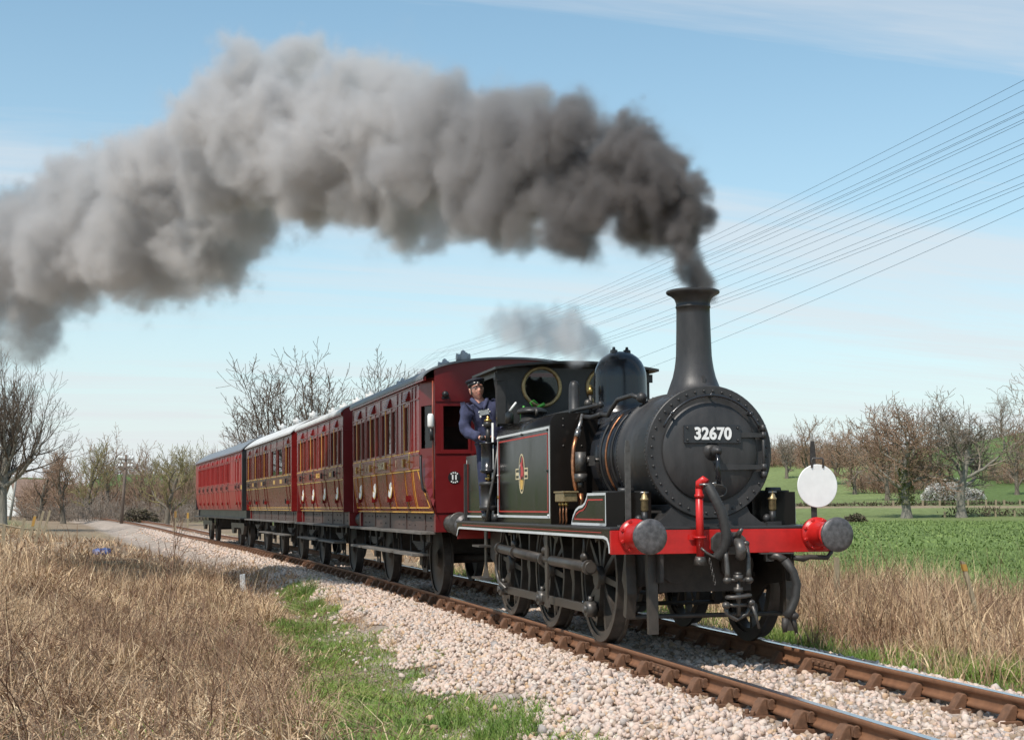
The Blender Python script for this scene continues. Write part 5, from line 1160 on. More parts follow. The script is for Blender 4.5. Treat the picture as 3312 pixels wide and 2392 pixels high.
            if d in nums and sx < 0:
                me = text_mesh('3', 0.42, 0.003, 0.018); o = bpy.data.objects.new('class_number', me); COL.objects.link(o); me.materials.append(M('white_paint')); o.parent = dr
                # facing -x, reading from outside: text x -> -y
                o.matrix_local = Matrix(((0,0.03,-1,-xs_(1.62)-0.006),(-1.35,0,0,d),(0,1,0.03,1.60),(0,0,0,1)))
                me2 = text_mesh('3', 0.42, 0.002, 0.032); o2 = bpy.data.objects.new('number_shade', me2); COL.objects.link(o2); me2.materials.append(M('gold')); o2.parent = dr
                o2.matrix_local = Matrix(((0,0.03,-1,-xs_(1.62)-0.002),(-1.35,0,0,d-0.012),(0,1,0.03,1.592),(0,0,0,1)))
    # --- mouldings along the side
    for sx in (-1, 1):
        if sx > 0 and not spec.get('both'): continue
        s_a = cut if cut else 0.02
        for z, h_, m_ in ((ZWL, 0.024, spec.get('bead', spec['paint'])), (ZWU, 0.024, spec.get('bead', spec['paint'])), (2.84, 0.016, spec['paint']), (3.035, 0.016, spec['paint'])):
            MB().box(min(sx*xs_(z),sx*(xs_(z)+0.010))-(0.001 if sx < 0 else -0.001), max(sx*xs_(z),sx*(xs_(z)+0.010)), s_a, L-0.02, z-h_/2, z+h_/2).build('moulding', M(m_), bo)
        if spec.get('lining'):
            for z in (ZWL-0.030, ZW0-0.006): MB().box(-xs_(z)-0.007, -xs_(z)-0.001, s_a, L-0.02, z-0.007, z+0.007).build('lining', M('yellow_line' if spec['lining'] == 2 else 'gold'), bo)
            for z in (1.222, 1.285):
                MB().box(-xs_(z)-0.008, -xs_(z)-0.001, 0.02 if z < 1.25 else 0.2, L-0.02, z-0.008, z+0.008).build('lining', M('yellow_line' if spec['lining'] == 2 else 'gold'), bo)
        edges = sorted(set([w[0]-0.03 for w in wins]+[w[1]+0.03 for w in wins]))
        for d in doors:
            for sg in (-1, 1): MB().box(min(sx*1.2205,sx*1.232), max(sx*1.2205,sx*1.232), d+sg*hd-0.011, d+sg*hd+0.011, 2.075, 2.832).build('moulding', M(spec['paint']), bo)
        for s in spec.get('beads', []):
            MB().box(min(sx*1.2205,sx*1.231), max(sx*1.2205,sx*1.231), s-0.011, s+0.011, 2.075, 3.03).build('moulding', M(spec['paint']), bo)
    if spec.get('lining') == 2:
        # yellow lined lower panels and the swept line by the guard's look-out
        for s in spec['vlines']:
            q = MB(); zz = np.linspace(1.285, ZWL-0.03, 7)
            for j in range(6):
                xa, xb = -xs_(zz[j])-0.001, -xs_(zz[j+1])-0.001
                q.hexa([(xa-0.004,s-0.013,zz[j]),(xa,s-0.013,zz[j]),(xa,s+0.013,zz[j]),(xa-0.004,s+0.013,zz[j]),(xb-0.004,s-0.013,zz[j+1]),(xb,s-0.013,zz[j+1]),(xb,s+0.013,zz[j+1]),(xb-0.004,s+0.013,zz[j+1])])
            q.build('lining', M('yellow_line'), bo)
        q = MB(); zz = np.linspace(1.285, ZWL-0.02, 12)
        for j in range(11):
            xa, xb = -xs_(zz[j])-0.001, -xs_(zz[j+1])-0.001; sa, sb = yedge(zz[j])+0.24, yedge(zz[j+1])+0.24
            q.hexa([(xa-0.004,sa-0.014,zz[j]),(xa,sa-0.014,zz[j]),(xa,sa+0.014,zz[j]),(xa-0.004,sa+0.014,zz[j]),(xb-0.004,sb-0.014,zz[j+1]),(xb,sb-0.014,zz[j+1]),(xb,sb+0.014,zz[j+1]),(xb-0.004,sb+0.014,zz[j+1])])
        q.build('lining', M('yellow_line'), bo)
    for (txt, s, z, sz, mm) in spec.get('texts', []):
        me = text_mesh(txt, sz, 0.003, 0.003, 1.5); o = bpy.data.objects.new('lettering', me); COL.objects.link(o); me.materials.append(M(mm)); o.parent = bo
        o.matrix_local = Matrix(((0,0,-1,-xs_(z)-0.006),(-1,0,0,s),(0,1,0,z),(0,0,0,1)))
    for (s0, s1, z0, z1) in spec.get('plates', []): MB().box(-xs_(z0)-0.006, -xs_(z0)-0.001, s0, s1, z0, z1).build('gilt_plate', M('gold'), bo)
    # --- inside: floor, partitions, seat backs
    MB().box(-1.06, 1.06, 0.05, L-0.05, 1.21, 1.25).build('floor', M('frame_grime'), root)
    for s in spec.get('parts', []):
        MB().box(-1.13, 1.13, s-0.02, s+0.02, 1.25, 3.02).build('partition', M('frame_wood'), root)
        for sg in (-1, 1): MB().box(-1.1, 1.1, min(s+sg*0.03,s+sg*0.16), max(s+sg*0.03,s+sg*0.16), 1.6, 2.45).build('seat_back', M('seat_cloth'), root)
    # --- underframe
    bl = spec.get('black_frame'); um = M('coach_black') if bl else M('solebar_brown')
    for sx in (-1, 1):
        so = MB().box(min(sx*1.0,sx*1.06), max(sx*1.0,sx*1.06), 0.10, L-0.10, 0.955, 1.20).build('solebar', um, root)
        if not bl:
            for s in np.arange(0.45, L-0.3, 0.42):
                for z in (1.03, 1.14):
                    if random.random() < 0.8: MB().lathe([(0,0.016),(0.012,0.014)], (sx*1.06,s+random.uniform(-.05,.05),z), (sx,0,0), 6, smooth=False).build('bolt', M('frame_grime'), so)
            for s in np.arange(0.9, L-0.4, 1.45): MB().box(min(sx*1.06,sx*1.075), max(sx*1.06,sx*1.075), s-0.03, s+0.03, 0.96, 1.195).build('bracket', um, so)
    for ye, d_ in ((0.0, -1), (L, 1)):
        hs_ = MB().box(-1.10, 1.10, min(ye+d_*0.02,ye-d_*0.10), max(ye+d_*0.02,ye-d_*0.10), 0.945, 1.20).build('headstock', M('coach_black') if bl else M('end_red'), root, bevel=0.004)
        for x in (-0.8635, 0.8635):
            b = MB(); b.lathe([(0,0.13),(0.03,0.12),(0.05,0.085),(0.30,0.075),(0.31,0.045),(0.42,0.045),(0.425,0.16),(0.455,0.165),(0.465,0.15),(0.468,0.001)], (x,ye+d_*0.02,1.06), (0,d_,0), 24, cap1=False); b.build('buffer', M('grey_steel') if not bl else M('coach_black'), hs_)
        b = MB(); b.box(-0.07,0.07,min(ye,ye+d_*0.3),max(ye,ye+d_*0.3),0.98,1.06); b.tube([(0,ye+d_*0.25,1.0),(0,ye+d_*0.38,0.85),(0,ye+d_*0.42,0.80)], 0.04, 8); b.build('drawhook', M('frame_grime'), hs_)
    for sx in (-1, 1):
        for (s0, s1) in spec['upper']:
            a, b_ = sorted((sx*1.07, sx*1.29)); o = MB().box(a, b_, s0, s1, 0.915, 0.953).build('footboard', M('step_wood') if not bl else M('coach_black'), root, bevel=0.004)
            for s in np.arange(s0+0.35, s1, 1.3): MB().box(min(sx*1.06,sx*1.09), max(sx*1.06,sx*1.09), s-0.02, s+0.02, 0.80, 0.916).build('bracket', M('coach_black'), o)
        for (s0, s1) in spec['lower']:
            a, b_ = sorted((sx*1.04, sx*1.29)); o = MB().box(a, b_, s0, s1, 0.595, 0.632).build('footboard', M('step_wood') if not bl else M('coach_black'), root, bevel=0.004)
            for s in (s0+0.25, s1-0.25):
                q = MB(); q.tube([(sx*1.06,s,0.92),(sx*1.06,s,0.62),(sx*1.08,s,0.60),(sx*1.20,s,0.585)], 0.014, 6); q.build('step_iron', M('frame_grime'), o)
    wr = spec.get('wr', 0.53)
    for s in spec['axles']:
        for sx in (-1, 1):
            w = MB(); w.lathe([(0,wr-0.05),(0,wr-0.004),(0.105,wr+0.003),(0.108,wr+0.028),(0.136,wr+0.026),(0.138,wr-0.05)], (sx*0.80,s,wr), (-sx,0,0), 40, cap0=False, cap1=False, smooth=False)
            w = w.build('wheel', M('frame_grime'), root)
            MB().lathe([(0.02,wr-0.052),(0.03,wr-0.10),(0.05,0.16),(0.02,0.12),(0.0,0.10)], (sx*0.80,s,wr), (-sx,0,0), 40, cap0=False).build('wheel_disc', M('frame_grime'), w)
            if spec.get('bogie'): continue
            b = MB(); b.prism([(s-0.42,0.95),(s-0.22,0.95),(s-0.09,0.62),(s-0.09,0.40),(s+0.09,0.40),(s+0.09,0.62),(s+0.22,0.95),(s+0.42,0.95),(s+0.16,0.52),(s+0.16,0.34),(s-0.16,0.34),(s-0.16,0.52)], lambda a, c, h: (sx*0.96+h*sx, a, c), 0.02)
            b.build('axle_guard', M('frame_grime'), root)
            b = MB(); b.box(min(sx*0.95,sx*1.04), max(sx*0.95,sx*1.04), s-0.10, s+0.10, 0.44, 0.64); b.build('axlebox', M('frame_grime'), root, bevel=0.01)
            b = MB()
            for k in range(5): b.box(min(sx*0.98,sx*1.05), max(sx*0.98,sx*1.05), s-0.62+0.11*k, s+0.62-0.11*k, 0.765-0.025*k, 0.785-0.025*k)
            b.build('leaf_spring', M('frame_grime'), root)
        MB().cyl((-0.7,s,wr),(0.7,s,wr),0.07,n=12).build('axle', M('frame_grime'), root)
    if spec.get('bogie'):
        for c in spec['bogie']:
            for sx in (-1, 1):
                b = MB(); b.prism([(c-1.9,0.70),(c-1.75,0.78),(c+1.75,0.78),(c+1.9,0.70),(c+1.5,0.42),(c+1.1,0.42),(c+0.9,0.62),(c-0.9,0.62),(c-1.1,0.42),(c-1.5,0.42)], lambda a, c2, h: (sx*0.92+h*sx, a, c2), 0.10); b.build('bogie_frame', M('coach_black'), root)
    b = MB(); b.box(-0.5,0.5,L*0.38,L*0.38+1.1,0.45,0.95); b.cyl((0.55,L*0.55,0.7),(0.55,L*0.55+1.3,0.7),0.2,n=14); b.box(-0.75,0.75,L*0.7,L*0.7+0.08,0.5,0.95); b.build('brake_gear', M('frame_grime'), root)
    return root

def comp(c, dw=0.44, qw=0.34, gap=0.075):
    return [(c-dw/2, c+dw/2, 'd'), (c-dw/2-gap-qw, c-dw/2-gap, 'q'), (c+dw/2+gap, c+dw/2+gap+qw, 'q')]
# 1: brake third behind the engine
T1 = 7.93
c1w = []
for c in (2.99, 4.50, 6.00): c1w += comp(c-0.0, 0.46, 0.36, 0.07)
c1w.append((1.27, 1.62, 'd'))
coach1 = coach(dict(name='brake_carriage', label='crimson four-wheeled brake carriage with yellow lining next to the engine', L=6.75, t0=T1, paint='crimson_dark', end='end_red', roof='roof_grey', frame='frame_wood', frames2=True, lining=2,
    wins=c1w, doors=[1.40, 2.99, 4.50, 6.00], numbered=[2.99, 4.50, 6.00], taper=0.50, beads=[0.75, 1.0, 1.85, 2.2, 3.72, 5.22, 6.70], vents=[(1.0,-0.45),(2.3,-0.45),(4.0,-0.45),(5.9,-0.45)], ventmat='vent_grey', brassy=True, bead='crimson', curtains=True,
    vlines=[1.12, 1.66, 2.71, 3.27, 4.22, 4.78, 5.72, 6.28, 6.70, 1.0], endwins=[(-0.98,-0.62),(-0.50,-0.10),(0.10,0.50),(0.62,0.98)], endbeads=(-0.56, 0.0, 0.56),
    texts=[('SE&CR', 3.70, 1.955, 0.15, 'cream'), ('1', 2.35, 1.955, 0.15, 'cream'), ('3', 5.3, 1.955, 0.12, 'cream')], parts=[0.95, 2.2, 3.72, 5.25], upper=[(0.10, 6.7)], lower=[(0.75, 2.25), (2.55, 5.3), (5.55, 6.6)], axles=[1.36, 5.45]))  # foremost partition is added to block the sky behind the look-out window
# roundel with the number 11 on the end
rd = MB().lathe([(0,0.088),(0.004,0.088)], (-0.83,-0.022,1.70), (0,-1,0), 28).build('roundel', M('coach_black'), coach1)
me = text_mesh('11', 0.085, 0.002, 0.006, 1.1); o = bpy.data.objects.new('lettering', me); COL.objects.link(o); me.materials.append(M('white_paint')); o.parent = rd; o.rotation_euler = (math.pi/2, 0, 0); o.location = (-0.83, -0.029, 1.70)
for sg in (1, -1):
    for k in range(4):
        a = math.radians(90+(k-1.5)*26) if sg > 0 else math.radians(270+(k-1.5)*24); ca, sa = math.cos(a), math.sin(a)
        P = [(-0.83+r*ca-w*sa, 1.70+r*sa+w*ca) for r, w in ((0.058,-0.009),(0.078,-0.009),(0.078,0.009),(0.058,0.009))]
        MB().prism(P, FRONT(-0.0262), 0.002).build('roundel_mark', M('white_paint'), rd)
b = MB(); b.sphere((-0.95,-0.05,2.86),0.05,10,6); b.box(-1.0,-0.9,-0.05,-0.02,2.80,2.83); b.build('end_lamp_socket', M('coach_black'), coach1)
# 2: third
T2 = 15.93; c2w = []
for c in (0.85, 2.55, 4.25, 5.95): c2w += comp(c, 0.46, 0.40, 0.07)
coach2 = coach(dict(name='third_class_carriage', label='crimson four-wheeled carriage with white roof, second behind the engine', L=6.85, t0=T2, paint='crimson_dark', end='end_red', roof='roof_white', lining=1, frames2=True, wins=c2w, doors=[0.85, 2.55, 4.25, 5.95], numbered=[0.85, 2.55, 4.25, 5.95],
    beads=[1.70, 3.40, 5.10], vents=[(1.0,-0.5),(2.6,-0.5),(4.3,-0.5),(6.0,-0.5)], parts=[1.70, 3.40, 5.10], texts=[('SE&CR', 3.4, 1.955, 0.13, 'gold')], plates=[(1.55,1.75,1.91,1.99)], upper=[(0.05, 6.8)], lower=[(0.7, 2.9), (3.3, 6.3)], axles=[1.42, 5.71], bead='crimson', curtains=True))
# 3: six-wheeler
T3 = 23.72
c3w = comp(0.8, 0.44, 0.30, 0.07)+[(1.75, 2.75, 'q'), (3.0, 4.0, 'q')]+comp(5.35, 0.44, 0.34, 0.07)+[(6.15, 6.60, 'q')]+comp(7.5, 0.44, 0.34, 0.07)+comp(9.35, 0.44, 0.34, 0.07)
coach3 = coach(dict(name='saloon_carriage', label='brown six-wheeled saloon carriage with wide windows, third behind the engine', L=10.15, t0=T3, paint='teak_brown', end='crimson_dark', roof='roof_white', crown=(0.46, 2.6), lining=1, wins=sorted(c3w), doors=[0.8, 5.35, 6.9, 7.5, 9.35][0:1]+[5.35, 7.5, 9.35], beads=[1.6, 2.88, 4.15, 6.0, 6.75, 8.4], vents=[(2.0,-0.4),(5.0,-0.4),(8.0,-0.4)], parts=[1.55, 4.3, 6.45, 8.4],
    plates=[(1.9,2.3,1.90,2.0),(3.3,3.6,1.90,2.0),(6.2,6.4,1.90,2.0),(8.3,8.5,1.90,2.0)], upper=[(0.05, 10.1)], lower=[(0.9, 3.2), (4.0, 6.3)], axles=[1.5, 5.1, 8.7], lowhinge=True, frame='teak_brown'))
# 4: bogie brake
T4 = 34.98; c4w = [(1.0, 1.45, 'd'), (1.75, 2.1, 'q')]
for k in range(7): c4w += comp(4.3+1.68*k, 0.46, 0.38, 0.07)
coach4 = coach(dict(name='bogie_carriage', label='long bright red bogie carriage with grey roof at the tail of the train', L=16.2, t0=T4, paint='bright_crimson', end='coach_black', roof='roof_grey', crown=(0.50, 2.5), frame='bright_crimson', wins=c4w, doors=[0.75, 1.6]+[4.3+1.68*k for k in range(7)], beads=[2.6, 3.4]+[5.14+1.68*k for k in range(6)], vents=[(2.0,0.0),(5.0,0.0),(8.0,0.0),(11.0,0.0)], ventmat='roof_grey', parts=[3.4]+[5.14+1.68*k for k in range(6)], plates=[(0.18,0.5,1.86,2.0)], upper=[(0.05, 16.1)], lower=[], axles=[1.8, 4.3, 12.0, 14.5], bogie=[3.05, 13.25], black_frame=True, wr=0.5, gutter='bright_crimson'))
for cc, ll in ((coach4, 16.2), (coach3, 10.15)):   # black corner pillars
    for sx in (-1, 1): MB().box(min(sx*1.10,sx*1.235), max(sx*1.10,sx*1.235), -0.03, 0.10, 1.2, 3.11).build('corner_pillar', M('coach_black') if cc is coach4 else M('crimson_dark'), cc)
# ------------------------------------------------------------------ trees and shrubs
mat('bark', (0.20, 0.165, 0.125), 0.9, var=0.25, vscale=3, bump=0.5, bscale=12, stretch=(3, 3, 0.7))
mat('bark_grey', (0.28, 0.255, 0.21), 0.9, var=0.25, vscale=2.5, bump=0.5, bscale=12, stretch=(3, 3, 0.7))
mat('twig_brown', (0.155, 0.100, 0.078), 0.9, var=0.2, vscale=0.4, island=[(0.235,0.15,0.105),(0.33,0.215,0.15),(0.40,0.275,0.195),(0.275,0.18,0.13)], spec=0.1)
mat('twig_grey', (0.16, 0.125, 0.10), 0.9, var=0.2, vscale=0.4, island=[(0.20,0.16,0.13),(0.29,0.235,0.19),(0.36,0.30,0.245),(0.24,0.195,0.16)], spec=0.1)
mat('twig_dark', (0.12, 0.09, 0.07), 0.9, var=0.2, vscale=0.4, island=[(0.10,0.078,0.06),(0.15,0.118,0.092),(0.20,0.155,0.12),(0.13,0.10,0.08)], spec=0.1)
mat('twig_olive', (0.17, 0.15, 0.06), 0.9, var=0.2, vscale=0.4, island=[(0.20,0.17,0.085),(0.27,0.235,0.11),(0.33,0.285,0.14),(0.23,0.185,0.10)], spec=0.1)
mat('ivy', (0.10, 0.13, 0.025), 0.6, var=0.3, vscale=5, island=[(0.05,0.09,0.015),(0.13,0.15,0.03),(0.18,0.19,0.05),(0.08,0.11,0.02)])
mat('blossom', (0.72, 0.70, 0.66), 0.8, var=0.1, vscale=2, island=[(0.78,0.76,0.72),(0.66,0.64,0.60),(0.55,0.50,0.45),(0.80,0.79,0.76)])
mat('hedge_leaf', (0.10, 0.085, 0.045), 0.8, var=0.2, vscale=1, island=[(0.12,0.085,0.055),(0.09,0.085,0.04),(0.16,0.12,0.08),(0.07,0.07,0.03)])
def sweep(pts, rad, ns):
    """pts n,K,3  rad n,K -> tube mesh arrays"""
    n, K, _ = pts.shape
    d = np.gradient(pts, axis=1); d /= np.linalg.norm(d, axis=2)[..., None]+1e-9
    ref = np.where(np.abs(d[..., 2:3]) < 0.9, np.array([0, 0, 1.0]), np.array([1.0, 0, 0]))
    e1 = np.cross(d, ref); e1 /= np.linalg.norm(e1, axis=2)[..., None]+1e-9; e2 = np.cross(d, e1)
    V = np.stack([pts+(e1*math.cos(2*math.pi*k/ns)+e2*math.sin(2*math.pi*k/ns))*rad[..., None] for k in range(ns)], 2)
    fa = [(k*ns+j, k*ns+(j+1) % ns, (k+1)*ns+(j+1) % ns, (k+1)*ns+j) for k in range(K-1) for j in range(ns)]
    F_ = np.array(fa)[None]+(np.arange(n)*K*ns)[:, None, None]
    return V.reshape(-1, 3), F_.reshape(-1, 4)
def grow(seed, H, r0, levels, lean=(0, 0), tropism=0.10, gnarl=0.16, kids=(7, 6, 6, 5), ratio=(0.62, 0.55, 0.5, 0.45), spread=(0.9, 0.8, 0.8, 0.8), start=0.3, stems=1, rmin=0.012, trunk_frac=0.5, squash=1.0):
    rng = np.random.default_rng(seed); out = []
    n = stems; a = np.linspace(0, 2*np.pi, n, endpoint=False)+rng.uniform(-0.2, 0.2, n)
    base = np.zeros((n, 3)); d = np.tile(np.array([lean[0], lean[1], 1.0]), (n, 1))
    if stems > 1: qs = np.where(np.arange(n) % 2, 0.72, 0.32)*rng.uniform(0.8, 1.15, n); d[:, 0] += np.cos(a)*qs; d[:, 1] += np.sin(a)*qs; base[:, :2] += np.stack([np.cos(a), np.sin(a)], 1)*r0*1.2
    d /= np.linalg.norm(d, axis=1)[:, None]; L = np.full(n, H*trunk_frac)*(1 if stems == 1 else rng.uniform(0.8, 1.15, n)); r = np.full(n, r0)
    for lev in range(levels):
        K = (9, 9, 7, 5, 4, 4)[lev]; pos = base.copy(); dd = d.copy(); P = [pos.copy()]; rt = []
        g = gnarl*(0.45 if lev == 0 else 1.0)
        for k in range(1, K):
            pos = pos+dd*(L/(K-1))[:, None]; P.append(pos.copy())
            dd = dd+rng.normal(0, g, dd.shape); dd[:, 2] += tropism*(1 if lev > 0 else 0); dd /= np.linalg.norm(dd, axis=1)[:, None]
        P = np.stack(P, 1); tap = np.linspace(1, 0.55 if lev == 0 else 0.35, K)[None]
        R = np.maximum(r[:, None]*tap, rmin)
        if lev == 0: R[:, 0] *= 1.35
        out.append(sweep(P, R, (10, 6, 4, 3, 3, 3)[lev]))
        if lev == levels-1: break
        m = kids[lev]; nb = len(P)
        u = (np.linspace(start if lev == 0 else 0.18, 1.0, m)[None]+rng.uniform(-0.06, 0.06, (nb, m))).clip(0.1, 1.0)
        fi = u*(K-1); i0 = np.floor(fi).astype(int).clip(0, K-2); fr = fi-i0; ii = np.arange(nb)[:, None]
        bp = P[ii, i0]*(1-fr[..., None])+P[ii, i0+1]*fr[..., None]; bd = P[ii, i0+1]-P[ii, i0]; bd /= np.linalg.norm(bd, axis=2)[..., None]+1e-9
        rb = R[ii, i0]
        ph = rng.uniform(0, 2*np.pi, (nb, 1))+np.arange(m)[None]*2.4+rng.uniform(-0.5, 0.5, (nb, m))
        t1 = np.cross(bd, np.array([0.3, 0.2, 0.93])); t1 /= np.linalg.norm(t1, axis=2)[..., None]+1e-9; t2 = np.cross(bd, t1)
        sp = spread[lev]*rng.uniform(0.6, 1.25, (nb, m)); sp = np.where(u > 0.93, sp*0.35, sp)
        nd = bd*np.cos(sp)[..., None]+(t1*np.cos(ph)[..., None]+t2*np.sin(ph)[..., None])*np.sin(sp)[..., None]
        if squash != 1.0: nd[..., 2] *= squash
        nd /= np.linalg.norm(nd, axis=2)[..., None]
        base = bp.reshape(-1, 3); d = nd.reshape(-1, 3)
        Lp = np.repeat(L, m).reshape(nb, m)
        nl = Lp*ratio[lev]*rng.uniform(0.6, 1.25, (nb, m))*(1.15-0.45*np.abs(u-0.55))
        L = nl.reshape(-1); r = np.maximum(rb.reshape(-1)*0.55, rmin)
    return out
def join(parts):
    VV = []; FF = []; o = 0
    for V, F_ in parts: VV.append(V); FF.append(F_+o); o += len(V)
    return np.concatenate(VV), np.concatenate(FF)
TREE_CACHE = {}
def tree(name, label, pos, H, seed, bark='bark', twig='twig_brown', cat='tree', group=None, nt=2, rz=0.0, sc=1.0, key=None, **kw):
    kk = key or (seed, H)
    if kk not in TREE_CACHE:
        out = grow(seed, H, **kw); tv, tf = join(out[:nt]); cv, cf = join(out[nt:])
        TREE_CACHE[kk] = (tv, tf, cv, cf)
        root = empty(name, pos, rz); a = mesh_obj('trunk', tv, tf, M(bark), root, smooth=True); c = mesh_obj('crown', cv, cf, M(twig), root)
        TREE_CACHE[kk] = (a.data, c.data)
    else:
        root = empty(name, pos, rz); inst(TREE_CACHE[kk][0], 'trunk', root); inst(TREE_CACHE[kk][1], 'crown', root)
    root.scale = (sc, sc, sc); tag(root, label, cat, group); return root
def at(u, v, D):
    """ground point seen at that pixel column at that distance"""
    p = unp(u, v, D); z = float(ground_z(p[0], p[1])); return (p[0], p[1], z-0.05)
# right hand field trees
oak = tree('ivy_oak_tree', 'bare oak with a thick ivy covered trunk at the edge of the crop field', at(2933, 1683, 152), 11, 5, bark='bark_grey', twig='twig_brown', r0=0.5, levels=5, kids=(9, 8, 7, 6), ratio=(0.62, 0.60, 0.52, 0.45), spread=(1.0, 0.8, 0.8, 0.9), start=0.40, trunk_frac=0.62, gnarl=0.22, tropism=0.06, rmin=0.023)
rng = np.random.default_rng(4); n = 900; a = rng.uniform(0, 6.28, n); z = rng.uniform(1.4, 5.2, n)**1.0; rr = 0.60+rng.uniform(0, 0.16, n)
P = np.stack([rr*np.cos(a), rr*np.sin(a), z], 1); V, F_ = blades(P, rng.uniform(0.12, 0.3, n), rng.uniform(0.06, 0.12, n), rng.uniform(0.5, 3, n), rng, 1.0); mesh_obj('ivy', V, F_, M('ivy'), oak)
tree('spreading_oak_tree', 'bare spreading oak with crooked limbs and a pale trunk right of the white disc', at(3110, 1683, 152), 11.5, 2, bark='bark_grey', twig='twig_grey', r0=0.48, levels=5, kids=(9, 8, 7, 6), ratio=(0.62, 0.60, 0.52, 0.45), spread=(1.0, 0.8, 0.8, 0.9), start=0.40, trunk_frac=0.62, gnarl=0.24, tropism=0.06, rmin=0.023)
tree('edge_oak_tree', 'bare tree reaching in from the right hand edge of the picture', at(3390, 1660, 160), 16.5, 27, twig='twig_brown', r0=0.55, levels=5, kids=(8, 7, 7, 6), ratio=(0.72, 0.58, 0.52, 0.45), spread=(0.9, 0.8, 0.8, 0.9), start=0.35, trunk_frac=0.55, gnarl=0.24, rmin=0.022)
# mid-distance trees on the right rise
far_kw = dict(r0=0.34, levels=5, kids=(7, 6, 5, 4), ratio=(0.66, 0.58, 0.5, 0.45), spread=(0.8, 0.8, 0.8, 0.9), start=0.22, trunk_frac=0.6, gnarl=0.18, rmin=0.03)
for i, (u, v, D, H, sd, lb) in enumerate(((2870, 1600, 215, 12, 41, 'broad brown bare tree close behind and left of the ivy oak'), (2765, 1590, 240, 11, 42, 'rounded bare tree just right of the white disc'), (2610, 1560, 300, 13, 43, 'slender bare tree on the skyline above the white disc'), (2545, 1560, 290, 9, 44, 'low bare tree on the skyline beside the smokebox'), (3290, 1600, 225, 12, 45, 'dense brown bare tree under the edge oak'), (3010, 1560, 300, 12, 46, 'bare tree on the rise between the two oaks'), (3240, 1470, 420, 13, 47, 'small distant tree on the skyline at the far right'), (2700, 1570, 270, 11, 48, 'bare tree directly above the white disc'))):
    tree('bare_tree', lb, at(u, v, D), H*0.85, sd, twig='twig_brown' if i % 3 else 'twig_grey', group='bare trees on the rise', **far_kw)
# left: the big tree at the picture edge, the trees of the wood, the tree behind the carriages
tree('edge_ash_tree', 'big bare tree with upswept branches at the left edge beside the track', at(6, 1655, 92), 8.5, 65, bark='bark_grey', twig='twig_dark', r0=0.36, levels=5, kids=(12, 8, 7, 6), ratio=(0.80, 0.52, 0.48, 0.45), spread=(0.95, 0.6, 0.6, 0.7), start=0.40, trunk_frac=0.55, gnarl=0.08, tropism=0.13, rmin=0.010)
mst = tree('many_stemmed_tree', 'bare many-stemmed tree rising behind the carriages', at(1020, 1600, 76), 7.6, 70, bark='twig_dark', twig='twig_dark', r0=0.13, levels=5, stems=8, kids=(8, 6, 5, 4), ratio=(0.38, 0.5, 0.5, 0.5), spread=(0.55, 0.6, 0.7, 0.8), start=0.2, trunk_frac=0.85, gnarl=0.06, tropism=0.10, rmin=0.010)
mst.scale = (1.22, 1.22, 1.0)
tree('small_far_tree', 'small rounded bare tree on the skyline above the last carriage', at(762, 1600, 190), 9.5, 83, twig='twig_brown', r0=0.2, levels=5, kids=(8, 6, 6, 5), ratio=(0.62, 0.55, 0.5, 0.45), spread=(0.9, 0.8, 0.8, 0.8), start=0.45, trunk_frac=0.55, gnarl=0.2, rmin=0.016)
wood_kw = dict(r0=0.22, levels=5, kids=(8, 6, 5, 4), ratio=(0.60, 0.56, 0.5, 0.45), spread=(0.75, 0.75, 0.8, 0.9), start=0.18, trunk_frac=0.62, gnarl=0.17, rmin=0.016)
wood = [(132, 138, 8.0, 91, 'twig_brown', 'bare tree with a crooked trunk in front of the white cottage'), (205, 120, 7.0, 92, 'twig_brown', 'thin young tree standing by the track in the wood'), (285, 132, 8.2, 93, 'twig_olive', 'olive tinted bushy tree in the middle of the wood'), (345, 150, 9.6, 94, 'twig_brown', 'tallest brown tree in the middle of the wood'),
        (455, 150, 8.4, 95, 'twig_brown', 'brown tree right of the telegraph pole'), (540, 112, 7.6, 96, 'twig_olive', 'slim pale trunked tree beside the last carriage'), (610, 170, 8.6, 97, 'twig_olive', 'olive tree half hidden by the last carriage'), (38, 215, 9.5, 98, 'twig_brown', 'brown tree behind the leaning telegraph pole')]
for (u, D, H, sd, tw, lb) in wood: tree('wood_tree', lb, at(u, 1640, D), H*0.80, sd, twig=tw, group='trees of the wood beyond the bend', **wood_kw)
